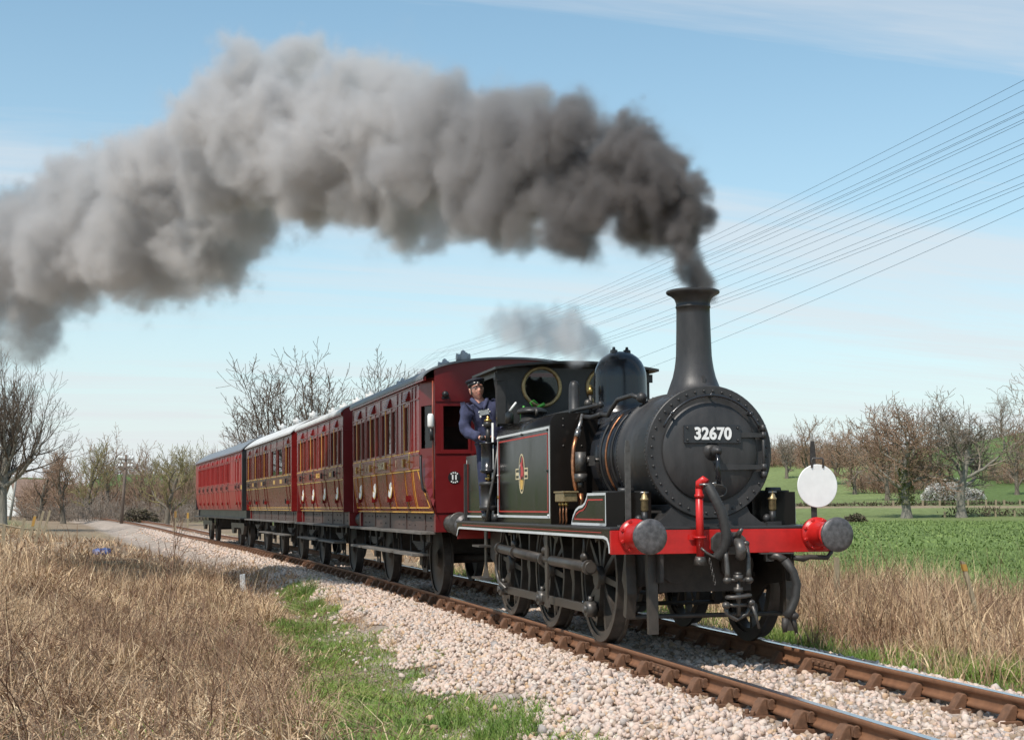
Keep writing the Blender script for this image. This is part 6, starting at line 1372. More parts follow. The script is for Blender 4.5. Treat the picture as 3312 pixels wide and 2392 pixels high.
# understorey and far woods that read as one mass
def thicket(name, label, spots, seed, mname, n_each=260):
    rng = np.random.default_rng(seed); parts = []
    for (x, y, w, h) in spots:
        z0 = float(ground_z(x, y)); n = n_each; a = rng.uniform(0, 2*np.pi, n); r = w*np.sqrt(rng.random(n))*0.5
        base = np.stack([x+r*np.cos(a), y+r*np.sin(a), np.full(n, z0-0.1)], 1); K = 4; pos = base.copy(); d = np.stack([np.cos(a)*0.4, np.sin(a)*0.4, np.ones(n)], 1)+rng.normal(0, 0.3, (n, 3)); d /= np.linalg.norm(d, axis=1)[:, None]
        L = h*rng.uniform(0.45, 1.15, n)*(1-0.45*(r/(w*0.5+1e-6))**2); R3 = [pos.copy()]
        for k in range(K-1):
            pos = pos+d*(L/(K-1))[:, None]; R3.append(pos.copy()); d = d+rng.normal(0, 0.22, d.shape); d /= np.linalg.norm(d, axis=1)[:, None]
        pts = np.stack(R3, 1); D, _ = polar(x, y); parts.append(sweep(pts, np.full((n, K), 1.0)*np.linspace(1, 0.5, K)[None]*float(D)*0.00016, 3))
        # side twigs
        for rep in range(3):
            kk = rng.integers(1, K-1, n); b0 = pts[np.arange(n), kk]; dd = rng.normal(0, 1, (n, 3)); dd[:, 2] = np.abs(dd[:, 2])*0.6; dd /= np.linalg.norm(dd, axis=1)[:, None]
            l2 = L*rng.uniform(0.12, 0.32, n); q = np.stack([b0, b0+dd*l2[:, None]+np.array([0, 0, 1])*(l2*0.2)[:, None]], 1)
            parts.append(sweep(q, np.full((n, 2), 1.0)*float(D)*0.00012, 3))
    V, F_ = join(parts); ob = mesh_obj(name, V, F_, M(mname)); tag(ob, label, kind='stuff'); return ob
rng = np.random.default_rng(8)
sp = [(*unp(u, 1640, D)[:2], w, h) for u, D, w, h in [(u+rng.uniform(-20, 20), rng.uniform(150, 178), rng.uniform(5, 8), rng.uniform(3.8, 6.4)) for u in np.arange(20, 720, 26) if not 45 < u < 150]]
thicket('wood_undergrowth', 'mass of brown bare thicket filling the wood beyond the bend', sp, 1, 'twig_brown', 180)
sp = [(*unp(u, 1640, D)[:2], w, h) for u, D, w, h in [(u+rng.uniform(-15, 15), rng.uniform(122, 150), rng.uniform(3, 5), rng.uniform(1.6, 3.6)) for u in np.arange(150, 700, 38)]]
thicket('wood_scrub', 'olive brown scrub at the foot of the wood', sp, 2, 'twig_grey', 120)
sp = [(*unp(u, 1600, D)[:2], w, h) for u, D, w, h in [(u+rng.uniform(-10, 10), rng.uniform(235, 300), rng.uniform(6, 9), rng.uniform(4, 7.5)) for u in np.arange(2800, 2990, 26)]+[(u, rng.uniform(318, 340), 8, rng.uniform(3.5, 7)) for u in np.arange(2440, 2770, 28)]+[(u, rng.uniform(235, 260), 8, 5.5) for u in (3260, 3300)]]
thicket('far_thicket', 'mass of brown bare trees along the rise on the right', sp, 3, 'twig_brown', 120)
sp = [(*unp(u, 1560, D)[:2], w, h) for u, D, w, h in [(u, rng.uniform(420, 450), 14, rng.uniform(3, 9)) for u in np.arange(2480, 3330, 26)]+[(u, rng.uniform(300, 380), 14, rng.uniform(5, 9)) for u in np.arange(560, 1300, 30)]+[(u, rng.uniform(300, 420), 14, rng.uniform(6, 9)) for u in np.arange(-200, 560, 40)]]
thicket('skyline_trees', 'line of distant bare trees along the skyline', sp, 4, 'twig_grey', 42)
# blackthorn in blossom
def leafy(name, label, cat, pos, w, h, dpt, n, m, leaf, seed, stem=None):
    rng = np.random.default_rng(seed); root = empty(name, pos); tag(root, label, cat)
    th = rng.uniform(0, 2*np.pi, n); ph = np.arccos(rng.uniform(-0.15, 1, n)); rad = rng.uniform(0.55, 1.0, n)**0.6*(0.82+0.36*vnoise(th*2.2, ph*4, 1.0, seed))
    P = np.stack([w/2*rad*np.sin(ph)*np.cos(th), dpt/2*rad*np.sin(ph)*np.sin(th), h*rad*np.cos(ph)], 1); P[:, 2] = np.maximum(P[:, 2], 0.1)
    V, F_ = blades(P, rng.uniform(0.6, 1.2, n)*leaf, rng.uniform(0.4, 0.8, n)*leaf*0.5, rng.uniform(0.4, 4, n), rng, 0.5); mesh_obj('blossom' if m == 'blossom' else 'foliage', V, F_, M(m), root)
    k = 40; a = rng.uniform(0, 6.28, k); pts = np.stack([np.zeros((k, 3)), np.stack([np.cos(a)*w*0.2, np.sin(a)*dpt*0.2, np.full(k, h*0.45)], 1), np.stack([np.cos(a)*w*0.42, np.sin(a)*dpt*0.42, np.full(k, h*0.8)*rng.uniform(0.5, 1, k)], 1)], 1)
    V, F_ = sweep(pts, np.full((k, 3), 0.05), 3); mesh_obj('stem', V, F_, M('bark'), root); return root
leafy('blackthorn_bush', 'blackthorn bush covered in white blossom behind the oaks', 'bush', at(3070, 1620, 212), 8.4, 3.0, 5.0, 5200, 'blossom', 0.30, 5)
leafy('blackthorn_bush', 'smaller patch of white blackthorn blossom right of the spreading oak', 'bush', at(3155, 1620, 214), 3.2, 1.6, 2.5, 900, 'blossom', 0.24, 6)
# hedges
def hedge(name, label, pts, h, w, seed, m='hedge_leaf'):
    rng = np.random.default_rng(seed); Pn = np.array(pts); seg = np.linalg.norm(np.diff(Pn, axis=0), axis=1); s = np.concatenate([[0], np.cumsum(seg)]); n = int(s[-1]*55)
    t = rng.uniform(0, s[-1], n); x = np.interp(t, s, Pn[:, 0])+rng.normal(0, w/2.2, n); y = np.interp(t, s, Pn[:, 1])+rng.normal(0, w/2.2, n); z = ground_z(x, y)+rng.uniform(0.0, 1, n)*h*(0.75+0.5*vnoise(x, y, 2.5, seed))
    V, F_ = blades(np.stack([x, y, z], 1), rng.uniform(0.25, 0.55, n), rng.uniform(0.03, 0.10, n), rng.uniform(0.2, 2.2, n), rng, 0.5)
    root = empty(name, (0, 0, 0)); root.location = (0, 0, 0); tag(root, label, 'hedge'); mesh_obj('foliage', V, F_, M(m), root)
    k = int(s[-1]*1.2)+2; t = rng.uniform(0, s[-1], k); x = np.interp(t, s, Pn[:, 0]); y = np.interp(t, s, Pn[:, 1]); z = ground_z(x, y)
    pp = np.stack([np.stack([x, y, z-0.1], 1), np.stack([x+rng.normal(0, .1, k), y, z+h*0.9], 1)], 1); V, F_ = sweep(pp, np.full((k, 2), 0.03), 3); mesh_obj('stem', V, F_, M('bark'), root)
    return root
g2 = lambda u, v, D: tuple(unp(u, v, D)[:2])
hedge('field_hedge', 'low clipped hedge at the foot of the spreading oak', [g2(3060, 1680, 154), g2(3200, 1680, 154), g2(3420, 1680, 153)], 0.75, 0.6, 1)
hedge('brown_hedge', 'brown clipped hedge below the blackthorn blossom', [g2(2860, 1630, 200), g2(3000, 1635, 197), g2(3180, 1640, 196)], 1.35, 0.9, 2)
hedge('boundary_hedge', 'thin hedge along the fence across the far field', [g2(2540, 1640, 191), g2(2900, 1640, 190), g2(3420, 1640, 192)], 0.35, 0.5, 3)
leafy('bramble_mound', 'round brown bramble mound in the field beside the right buffer', 'bush', at(2765, 1680, 140), 2.4, 0.85, 1.6, 1100, 'hedge_leaf', 0.22, 9)
leafy('bramble_mound', 'ivy clad mound beside the track in front of the wood', 'bush', at(455, 1680, 112), 3.0, 1.1, 2.0, 1500, 'hedge_leaf', 0.20, 10)
# ------------------------------------------------------------------ wires, poles, posts, cottage and bits on the bank
mat('wire', (0.13, 0.21, 0.27), 0.5, metal=0.3, var=0.05)
mat('pole_wood', (0.20, 0.15, 0.12), 0.85, var=0.25, vscale=4, bump=0.3, stretch=(4, 4, 0.5))
mat('pole_pale', (0.42, 0.40, 0.36), 0.85, var=0.2, vscale=4, bump=0.3, stretch=(4, 4, 0.5))
mat('porcelain', (0.85, 0.85, 0.84), 0.25, var=0.02)
mat('stake_wood', (0.42, 0.34, 0.22), 0.85, var=0.25, vscale=8, bump=0.3, stretch=(4, 4, 0.5))
mat('orange_paint', (0.50, 0.28, 0.06), 0.6, var=0.1)
mat('blue_plastic', (0.04, 0.13, 0.42), 0.45, var=0.2, vscale=6)
mat('render_white', (0.78, 0.77, 0.74), 0.8, var=0.05)
mat('tile_roof', (0.30, 0.20, 0.15), 0.85, var=0.2, vscale=4)
mat('dark_opening', (0.03, 0.03, 0.035), 0.3, var=0.1)
ra = [97, 150, 230, 262, 270, 305, 320, 405, 432, 487, 515, 598, 640, 660, 710, 775]
rb = [929, 958, 997, 1018, 1028, 1047, 1073, 1112, 1150, 1172, 1225, 1263, 1285, 1305, 1418, 1490]
def on_x(u, v, x):
    r = cF+cR*(u-PW/2)/FPX-cU*(v-PH/2)/FPX; return CAM+r*((x-CAM[0])/r[0])
ORD = ['first','second','third','fourth','fifth','sixth','seventh','eighth','ninth','tenth','eleventh','twelfth','thirteenth','fourteenth','fifteenth','sixteenth']
for i, (a, b) in enumerate(zip(ra, rb)):
    X = 6.0+0.5*math.sin(i*2.1); A = on_x(3312, 200+0.6104*a, X); B = on_x(2300, 200+0.6104*b, X)
    c = 0.0008; f = lambda y: c*(y-8)**2
    s_ = ((B[2]-f(B[1]))-(A[2]-f(A[1])))/(B[1]-A[1]); z0 = A[2]-f(A[1])-s_*A[1]
    pts = [(X, y, z0+s_*y+f(y)) for y in np.linspace(-16, 46, 40)]
    # beyond the train the wires run down to the next pole
    zl = pts[-1][2]
    for k in range(1, 14):
        y = 46+k*2.6; x = X+(np.interp(y, TY, TX)-np.interp(46, TY, TX))*min(1, k/13); pts.append((x, y, zl+(6.0+0.03*i-zl)*(k/13)))
    w = MB().tube(pts, 0.0031, 5).build('telegraph_wire', M('wire'))
    lb = f'telegraph wire crossing the sky at the right, {ORD[i]} from the top of the bundle'
    if i == len(ra)-1: lb = 'lowest telegraph wire crossing the sky at the right'
    if i == len(ra)-2: lb = 'second lowest telegraph wire crossing the sky at the right'
    if i == 0: lb = 'topmost telegraph wire crossing the sky at the right'
    tag(w, lb, 'wire', 'telegraph wires')
def pole(u, vtop, vbase, D, lean, m, label, arms, ins_side=1):
    base = unp(u, vbase, D); H = (vbase-vtop)*D/FPX; gz = float(ground_z(base[0], base[1]))
    root = empty('telegraph_pole', (base[0], base[1], gz-0.1)); tag(root, label, 'telegraph pole', 'telegraph poles by the line')
    H = base[2]+H-gz+0.1; tx = lean*H
    MB().tube([(0,0,0),(tx*0.5,0,H*0.5),(tx,0,H)], [0.13,0.115,0.10], 10).build('pole', M(m), root)
    for z, w in arms:
        zz = H-z; xx = tx*(zz/H); arm = MB().box(xx-w, xx+w, -0.13, -0.05, zz-0.05, zz+0.05).build('cross_arm', M(m), root)
        for x in (-w+0.06, -w+0.28, w-0.28, w-0.06):
            b = MB(); b.cyl((xx+x,-0.09,zz+0.05),(xx+x,-0.09,zz+0.12),0.018,n=6); b.lathe([(0,0.05),(0.05,0.075),(0.12,0.07),(0.17,0.04),(0.18,0.02)], (xx+x,-0.09,zz+0.10), (0,0,1), 10); b.build('insulator', M('porcelain'), arm)
    return root
pole(393, 1470, 1675, 108, 0.045, 'pole_wood', 'dark leaning telegraph pole with white insulators left of the last carriage', ((0.35, 0.55), (0.95, 0.5)))
pole(33, 1514, 1650, 140, 0.11, 'pole_pale', 'pale leaning telegraph pole beside the big tree at the left', ((0.2, 0.5), (0.9, 0.5)))
# cottage among the trees
cp = at(112, 1600, 168); cot = empty('white_cottage', cp, 0.35); tag(cot, 'white cottage half hidden behind the trees at the left', 'house')
W_, D_, Hh = 2.6, 2.0, 2.3
wl_ = MB(); wl_.box(-W_, W_, -D_, D_, 0, Hh); wl_.prism([(-D_,Hh),(D_,Hh),(0,Hh+1.6)], lambda a, c, h: (-W_+h, a, c), 2*W_); wl_.build('wall', M('render_white'), cot)
r_ = MB(); 
for s in (-1, 1): r_.hexa([(-W_-.2,s*(D_+.25),Hh-.22),(W_+.2,s*(D_+.25),Hh-.22),(W_+.2,0,Hh+1.72),(-W_-.2,0,Hh+1.72),(-W_-.2,s*(D_+.25),Hh-.10),(W_+.2,s*(D_+.25),Hh-.10),(W_+.2,0,Hh+1.84),(-W_-.2,0,Hh+1.84)])
r_ = r_.build('roof', M('tile_roof'), cot); MB().box(W_-0.9, W_-0.3, -0.3, 0.3, Hh+1.2, Hh+2.6).build('chimney', M('tile_roof'), r_)
for x in (-1.3, 1.2):
    w = MB().box(x-0.45, x+0.45, -D_-0.03, -D_-0.004, 0.9, 1.9).build('window', M('white_paint'), cot); MB().box(x-0.38, x+0.38, -D_-0.038, -D_-0.031, 0.97, 1.83).build('pane', M('dark_opening'), w)
MB().box(-0.3, 0.4, -D_-0.035, -D_-0.004, 0.0, 1.85).build('door', M('dark_opening'), cot)
# stakes and posts
def stake(u, v0, v1, D, w, lean, label, tip=None, group='old wooden stakes on the left bank'):
    p = unp(u, v1, D); gz = float(ground_z(p[0], p[1])); h = (v1-v0)*D/FPX+max(0, p[2]-gz)+0.15+(0.38 if 50 < D < 70 else 0)
    root = empty('wooden_stake', (p[0], p[1], gz-0.15)); tag(root, label, 'post', group)
    t = lean*h; b = MB().hexa([(-w/2,-w/3,0),(w/2,-w/3,0),(w/2,w/3,0),(-w/2,w/3,0),(t-w/2.2,-w/3,h),(t+w/2.2,-w/3,h*0.985),(t+w/2.2,w/3,h*0.985),(t-w/2.2,w/3,h)]).build('post', M('stake_wood'), root)
    if tip: q = 0.30 if D > 30 else 0.12; MB().hexa([(t*(1-q)-w/1.95,-w/2.6,h*(1-q)),(t*(1-q)+w/1.95,-w/2.6,h*(1-q)),(t*(1-q)+w/1.95,w/2.6,h*(1-q)),(t*(1-q)-w/1.95,w/2.6,h*(1-q)),(t*0.96-w/2.0,-w/2.6,h*0.96),(t*0.96+w/2.0,-w/2.6,h*0.96),(t*0.96+w/2.0,w/2.6,h*0.96),(t*0.96-w/2.0,w/2.6,h*0.96)]).build('painted_band', M(tip), root)
    return root
stake(10, 1730, 1785, 60, 0.14, 0.0, 'short pale stake at the very left edge of the bank')
stake(58, 1704, 1765, 62, 0.12, 0.16, 'leaning grey stake left of the orange tipped stake')
stake(86, 1694, 1765, 62, 0.11, 0.20, 'leaning stake with an orange painted tip', 'orange_paint')
stake(108, 1680, 1762, 64, 0.11, 0.22, 'tall leaning stake right of the orange tipped stake')
stake(128, 1676, 1712, 66, 0.10, 0.25, 'small leaning stake furthest from the picture edge on the left bank')
stake(567, 1650, 1690, 84, 0.10, 0.0, 'short post with a yellowish top left of the last carriage', 'orange_paint', 'yellow posts by the meadow'); stake(607, 1655, 1690, 86, 0.12, 0.0, 'second yellowish post nearest the last carriage', 'orange_paint', 'yellow posts by the meadow')
stake(3185, 1812, 1900, 19, 0.06, -0.28, 'leaning weathered post with a yellow band in the brambles at the right', 'orange_paint', 'posts in the brambles at the right')
stake(2706, 1800, 1830, 24, 0.085, 0.0, 'short pale post end behind the right buffer', None, 'posts in the brambles at the right')
for i, u in enumerate((2890, 2985, 3040, 3132, 3190, 3222, 3249, 3300)):
    stake(u, 1630, 1648, 189, 0.22, 0.0, f'small fence post across the far field, {ORD[i]} from the left', None, 'fence posts across the far field')
for i, u in enumerate((3056, 3221, 3283)): stake(u, 1668, 1688, 153, 0.16, 0.0, f'pale fence post by the low hedge, {ORD[i]} from the left', None, 'fence posts by the low hedge')
mk = at(787, 1888, 31); root = empty('marker_post', mk); tag(root, 'short white painted marker post beside the ballast on the left', 'post')
MB().hexa([(-0.055,-0.04,0),(0.055,-0.04,0),(0.055,0.04,0),(-0.055,0.04,0),(-0.075,-0.04,0.40),(0.03,-0.04,0.42),(0.03,0.04,0.42),(-0.075,0.04,0.40)]).build('post', M('white_paint'), root, bevel=0.012)
bd = at(330, 1772, 52); root = empty('blue_drum', (bd[0], bd[1], bd[2]+0.26), 0.5); tag(root, 'blue plastic drum lying in the dry grass on the left bank', 'drum')
MB().lathe([(0,0.15),(0.02,0.19),(0.15,0.20),(0.16,0.212),(0.19,0.212),(0.20,0.20),(0.40,0.20),(0.41,0.212),(0.44,0.212),(0.45,0.20),(0.58,0.19),(0.60,0.15)], (-0.3,0,0.04), (1,0,0.05), 24).build('drum_body', M('blue_plastic'), root)
MB().lathe([(0,0.03),(0.03,0.03)], (-0.32,0.08,0.08), (-1,0,0), 10).build('drum_cap', M('dark_opening'), root)
for i, (u, v, D, L_, rz, lb) in enumerate(((315, 1838, 39, 1.5, 0.05, 'upper weathered plank lying in the grass on the left bank'), (320, 1855, 37, 1.55, -0.06, 'lower weathered plank lying in the grass on the left bank'), (330, 1800, 43, 2.0, 0.04, 'dark old sleeper lying behind the planks'))):
    p = at(u, v, D); root = empty('plank', (p[0], p[1], p[2]+(0.10, 0.08, -0.02)[i]), rz-0.2); tag(root, lb, 'plank', 'timber lying on the left bank')
    MB().box(-L_/2, L_/2, -0.09, 0.09, 0, 0.07 if i < 2 else 0.16).build('timber', M('stake_wood') if i < 2 else M('sleeper_wood'), root, bevel=0.008)
p = at(38, 1690, 78); root = empty('fallen_rail', (p[0], p[1], p[2]+0.5), 0.0); tag(root, 'pale fallen fence rail sloping down at the left edge', 'rail')
MB().tube([(-1.2,0,0.25),(-0.3,0,0.08),(0.5,0,-0.08),(1.2,0,-0.16)], 0.05, 8).build('timber', M('stake_wood'), root)
# bare sapling in the straw
tree('sapling', 'thin bare sapling standing in the straw on the left bank', at(530, 2120, 17.0), 1.55, 131, twig='bramble_stem', bark='bramble_stem', cat='sapling', r0=0.010, levels=3, kids=(9, 4), ratio=(0.32, 0.5), spread=(0.55, 0.6), start=0.35, trunk_frac=0.95, gnarl=0.05, rmin=0.003, nt=1)
# ------------------------------------------------------------------ the driver leaning out of the cab
mat('skin', (0.74, 0.40, 0.30), 0.5, var=0.12, vscale=25, col2=(0.64, 0.30, 0.22))
mat('jacket_blue', (0.068, 0.076, 0.155), 0.85, var=0.22, vscale=18, bump=0.35, bscale=60)
mat('overall_blue', (0.040, 0.048, 0.105), 0.85, var=0.2, vscale=18, bump=0.3, bscale=60)
mat('cap_cloth', (0.020, 0.022, 0.036), 0.7, var=0.2, vscale=30)
mat('cap_shiny', (0.015, 0.015, 0.016), 0.25, var=0.2, vscale=30)
mat('hair', (0.10, 0.075, 0.06), 0.8, var=0.3, vscale=60)
mat('bib_grey', (0.34, 0.37, 0.38), 0.8, var=0.2, vscale=40)
mat('lip', (0.40, 0.12, 0.10), 0.5, var=0.1)
drv = empty('person', (-0.86, 5.46, 1.12)); tag(drv, 'driver in blue jacket, dark peaked cap and glasses leaning out of the cab', 'person')
drv.scale = (1.05, 1.05, 1.05); drv.rotation_euler = (R_(3), R_(-4.5), 0)
def skin_mesh(verts, edges, radii, sub=2):
    me = bpy.data.meshes.new('skin'); me.from_pydata(verts, edges, []); o = bpy.data.objects.new('skin', me); COL.objects.link(o)
    md = o.modifiers.new('skin', 'SKIN'); md.use_smooth_shade = True
    for i, r in enumerate(radii):
        me.skin_vertices[0].data[i].radius = r if isinstance(r, tuple) else (r, r)
    me.skin_vertices[0].data[0].use_root = True
    s = o.modifiers.new('sub', 'SUBSURF'); s.levels = sub; s.render_levels = sub
    dg = bpy.context.evaluated_depsgraph_get(); out = bpy.data.meshes.new_from_object(o.evaluated_get(dg)); bpy.data.objects.remove(o); return out
def joined(name, meshes, material, parent):
    bm = bmesh.new()
    for m in meshes: bm.from_mesh(m)
    me = bpy.data.meshes.new(name); bm.to_mesh(me); bm.free(); me.polygons.foreach_set('use_smooth', [True]*len(me.polygons)); me.materials.append(material)
    o = bpy.data.objects.new(name, me); COL.objects.link(o); o.parent = parent; return o
# head (local: face towards -y)
def head_mesh(c, yaw, tilt):
    n, m = 40, 30; vs = []; fs = []
    for i in range(m+1):
        th = math.pi*i/m
        for k in range(n):
            a = 2*math.pi*k/n; x = math.sin(th)*math.cos(a); y = math.sin(th)*math.sin(a); z = math.cos(th)
            fwd = max(0, -y)
            X, Y, Z = x*0.078, y*0.098, z*0.122
            if z < 0.1: X *= 1-0.30*min(1, (0.1-z))**1.1; Y = Y*(1-0.22*min(1, 0.1-z)) if y > 0 else Y*(1-0.06*min(1, 0.1-z))
            if y < 0:
                nose = math.exp(-(x/0.17)**2)*math.exp(-((z+0.16)/0.20)**2)*fwd; ridge = math.exp(-(x/0.12)**2)*math.exp(-((z-0.05)/0.2)**2)*fwd
                Y -= nose*0.026+ridge*0.008
                Y += 0.010*math.exp(-((abs(x)-0.36)/0.17)**2)*math.exp(-((z-0.08)/0.12)**2)*fwd       # eye sockets
                Y -= 0.006*math.exp(-((z-0.24)/0.09)**2)*fwd                                             # brow
                Y -= 0.007*math.exp(-(x/0.3)**2)*math.exp(-((z+0.47)/0.08)**2)*fwd                       # lips
                Y -= 0.012*math.exp(-(x/0.3)**2)*math.exp(-((z+0.82)/0.14)**2)                           # chin
                X *= 1+0.06*math.exp(-((z+0.1)/0.2)**2)
            for sx in (-1, 1): pass
            vs.append((X, Y, Z))
    for i in range(m):
        for k in range(n): fs.append((i*n+k, (i+1)*n+k, (i+1)*n+(k+1) % n, i*n+(k+1) % n))
    b = MB(); b.add(vs, fs, True)
    for sx in (-1, 1):
        pts = [(sx*(0.076+0.006*math.sin(t)), 0.018-0.018*math.cos(t), -0.005+0.032*math.sin(t)) for t in [2*math.pi*k/12 for k in range(12)]]
        b.tube(pts, 0.008, 6, closed=True); b.sphere((sx*0.076, 0.014, -0.006), 0.022, 8, 6, (0.35, 0.7, 1.2))
    me = bpy.data.meshes.new('head'); me.from_pydata(b.v, [], b.f)
    me.transform(Matrix.Translation(c) @ Matrix.Rotation(yaw, 4, 'Z') @ Matrix.Rotation(tilt, 4, 'X')); return me
HC = Vector((-0.145, -0.02, 1.535)); HM = Matrix.Translation(HC) @ Matrix.Rotation(R_(4), 4, 'Z') @ Matrix.Rotation(R_(-7), 4, 'X') @ Matrix.Rotation(R_(-4), 4, 'Y')
hd_ = head_mesh((0, 0, 0), 0, 0); hd_.transform(HM)
# skeleton, local to the doorway: pelvis .95 up
SK = dict(pel=(0.0,0.05,0.92), sp=(-0.03,0.02,1.12), ch=(-0.08,0.0,1.30), nk=(-0.125,-0.01,1.42), hb=(-0.14,-0.012,1.48),
          rs=(-0.27,0.0,1.325), re=(-0.335,-0.03,1.06), rw=(-0.17,-0.20,0.975), rh=(-0.10,-0.235,0.965), ls=(0.10,0.02,1.345), le=(0.16,-0.02,1.08), lw=(0.10,-0.2,0.98), lh=(0.08,-0.26,0.98),
          rk=(-0.11,0.02,0.47), ra=(-0.11,0.06,0.06), rt=(-0.12,-0.10,0.035), lk=(0.12,0.0,0.47), la=(0.12,0.05,0.06), lt=(0.13,-0.11,0.035), rhp=(-0.09,0.05,0.86), lhp=(0.09,0.05,0.86))
nm = list(SK); ix = {k: i for i, k in enumerate(nm)}; V = [SK[k] for k in nm]
E_ = [('pel','sp'),('sp','ch'),('ch','nk'),('nk','hb'),('ch','rs'),('rs','re'),('re','rw'),('rw','rh'),('ch','ls'),('ls','le'),('le','lw'),('lw','lh'),('pel','rhp'),('rhp','rk'),('rk','ra'),('ra','rt'),('pel','lhp'),('lhp','lk'),('lk','la'),('la','lt')]
RAD = dict(pel=(0.11,0.08), sp=(0.11,0.08), ch=(0.11,0.075), nk=0.052, hb=0.055, rs=0.045, re=0.032, rw=0.026, rh=0.034, ls=0.045, le=0.032, lw=0.026, lh=0.034, rk=0.055, ra=0.036, rt=0.03, lk=0.055, la=0.036, lt=0.03, rhp=0.085, lhp=0.085)
body = skin_mesh(V, [(ix[a], ix[b]) for a, b in E_], [RAD[k] for k in nm])
hand = MB()
for k, (dx, dz, L_) in enumerate(((-0.03,0.010,0.070),(-0.012,0.014,0.080),(0.008,0.012,0.075),(0.026,0.004,0.060))):
    p = Vector((-0.085+dx*0.3, -0.245+dx*0.5, 0.975+dz)); hand.tube([p, p+Vector((0.035,-0.020,0.004)), p+Vector((0.055,-0.034,-0.018)), p+Vector((0.055,-0.038,-0.045))], [0.010,0.0095,0.009,0.007], 8)
hand.tube([(-0.12,-0.245,0.985),(-0.10,-0.275,0.99),(-0.075,-0.29,0.98)], [0.011,0.010,0.008], 8); hand.sphere((-0.105,-0.24,0.972), 0.038, 12, 8, (1.1, 0.8, 0.6))
hm = bpy.data.meshes.new('hand'); hm.from_pydata(hand.v, [], hand.f)
joined('body', [body, hd_, hm], M('skin'), drv)
# jacket
J = ['pel','sp','ch','nk','rs','re','rw','ls','le','lw']; ji = {k: i for i, k in enumerate(J)}
JV = [tuple(SK[k]) for k in J]; JV[0] = (0.0,0.05,0.80); JV[3] = (-0.115,-0.005,1.385)
JR = dict(pel=(0.185,0.135), sp=(0.178,0.135), ch=(0.185,0.135), nk=0.082, rs=0.100, re=0.074, rw=0.052, ls=0.100, le=0.074, lw=0.052)
jm = skin_mesh(JV, [(ji[a], ji[b]) for a, b in E_ if a in ji and b in ji], [JR[k] for k in J])
rj = np.random.default_rng(2)
for v in jm.vertices:   # soft folds in the cloth
    f = 0.007*math.sin(v.co.z*42+v.co.x*25)+0.005*math.sin(v.co.z*23-v.co.x*40+v.co.y*30); v.co += v.normal*f
jk = joined('jacket', [jm], M('jacket_blue'), drv)
b = MB(); b.tube([(-0.215,-0.02,1.43),(-0.20,-0.085,1.40),(-0.14,-0.125,1.33),(-0.11,-0.135,1.30)], [0.024,0.026,0.02,0.012], 8); b.tube([(-0.03,-0.02,1.43),(-0.055,-0.085,1.40),(-0.09,-0.125,1.33),(-0.105,-0.135,1.30)], [0.024,0.026,0.02,0.012], 8); b.build('collar', M('jacket_blue'), jk)
b = MB(); b.hexa([(-0.165,-0.150,1.235),(-0.045,-0.152,1.245),(-0.045,-0.135,1.245),(-0.165,-0.133,1.235),(-0.16,-0.140,1.295),(-0.045,-0.142,1.305),(-0.045,-0.125,1.305),(-0.16,-0.123,1.295)]); b.build('bib', M('bib_grey'), jk)
for (x, y, z, r) in ((-0.165,-0.150,1.275,0.009),(-0.05,-0.150,1.30,0.009),(-0.15,-0.155,1.22,0.013),(-0.035,-0.152,1.275,0.008),(-0.13,-0.158,1.12,0.009)): MB().sphere((x,y,z), r, 8, 6).build('button', M('white_paint'), jk)
T = ['pel','rhp','rk','ra','lhp','lk','la']; ti = {k: i for i, k in enumerate(T)}
tm = skin_mesh([SK[k] for k in T], [(ti[a], ti[b]) for a, b in E_ if a in ti and b in ti], [{'pel': (0.15, 0.115), 'rhp': 0.105, 'lhp': 0.105, 'rk': 0.085, 'lk': 0.085, 'ra': 0.075, 'la': 0.075}[k] for k in T])
joined('trousers', [tm], M('overall_blue'), drv)
for k in ('r', 'l'):
    A_, B_ = SK[k+'a'], SK[k+'t']; MB().tube([(A_[0],A_[1]+0.04,0.05),(A_[0],A_[1],0.055),((A_[0]+B_[0])/2,(A_[1]+B_[1])/2,0.05),(B_[0],B_[1]-0.05,0.042)], [0.05,0.06,0.055,0.04], 12).build('boot', M('cap_shiny'), drv)
# hair, cap, glasses, mouth
def HB(fn, name, m, par=drv):
    b = MB(); fn(b); me_o = b.build(name, m, par); me_o.data.transform(HM); return me_o
def hair_fn(b):
    vs = []; fs = []; n, m_ = 28, 8
    for i in range(m_+1):
        for k in range(n):
            a = math.pi*(-0.13+1.26*k/(n-1)); zz = 0.06-0.105*i/m_; f = math.sqrt(max(0.05, 1-(zz/0.122)**2))
            vs.append((0.081*f*math.cos(a)*1.01, 0.101*f*math.sin(a)*1.01, zz))
    for i in range(m_):
        for k in range(n-1): fs.append((i*n+k, i*n+k+1, (i+1)*n+k+1, (i+1)*n+k))
    b.add(vs, fs, True)
HB(hair_fn, 'hair', M('hair'))
cap = HB(lambda b: b.lathe([(0.0,0.088),(0.035,0.092),(0.045,0.10),(0.062,0.115),(0.078,0.108),(0.088,0.07),(0.090,0.001)], (0,0.012,0.046), (0,0.12,1), 28, cap1=False), 'cap', M('cap_cloth'))
cap.data.transform(Matrix.Identity(4))
HB(lambda b: b.lathe([(0.002,0.090),(0.004,0.0935),(0.034,0.0950),(0.036,0.092)], (0,0.010,0.046), (0,0.12,1), 28, cap0=False, cap1=False), 'cap_band', M('cap_shiny'), cap)
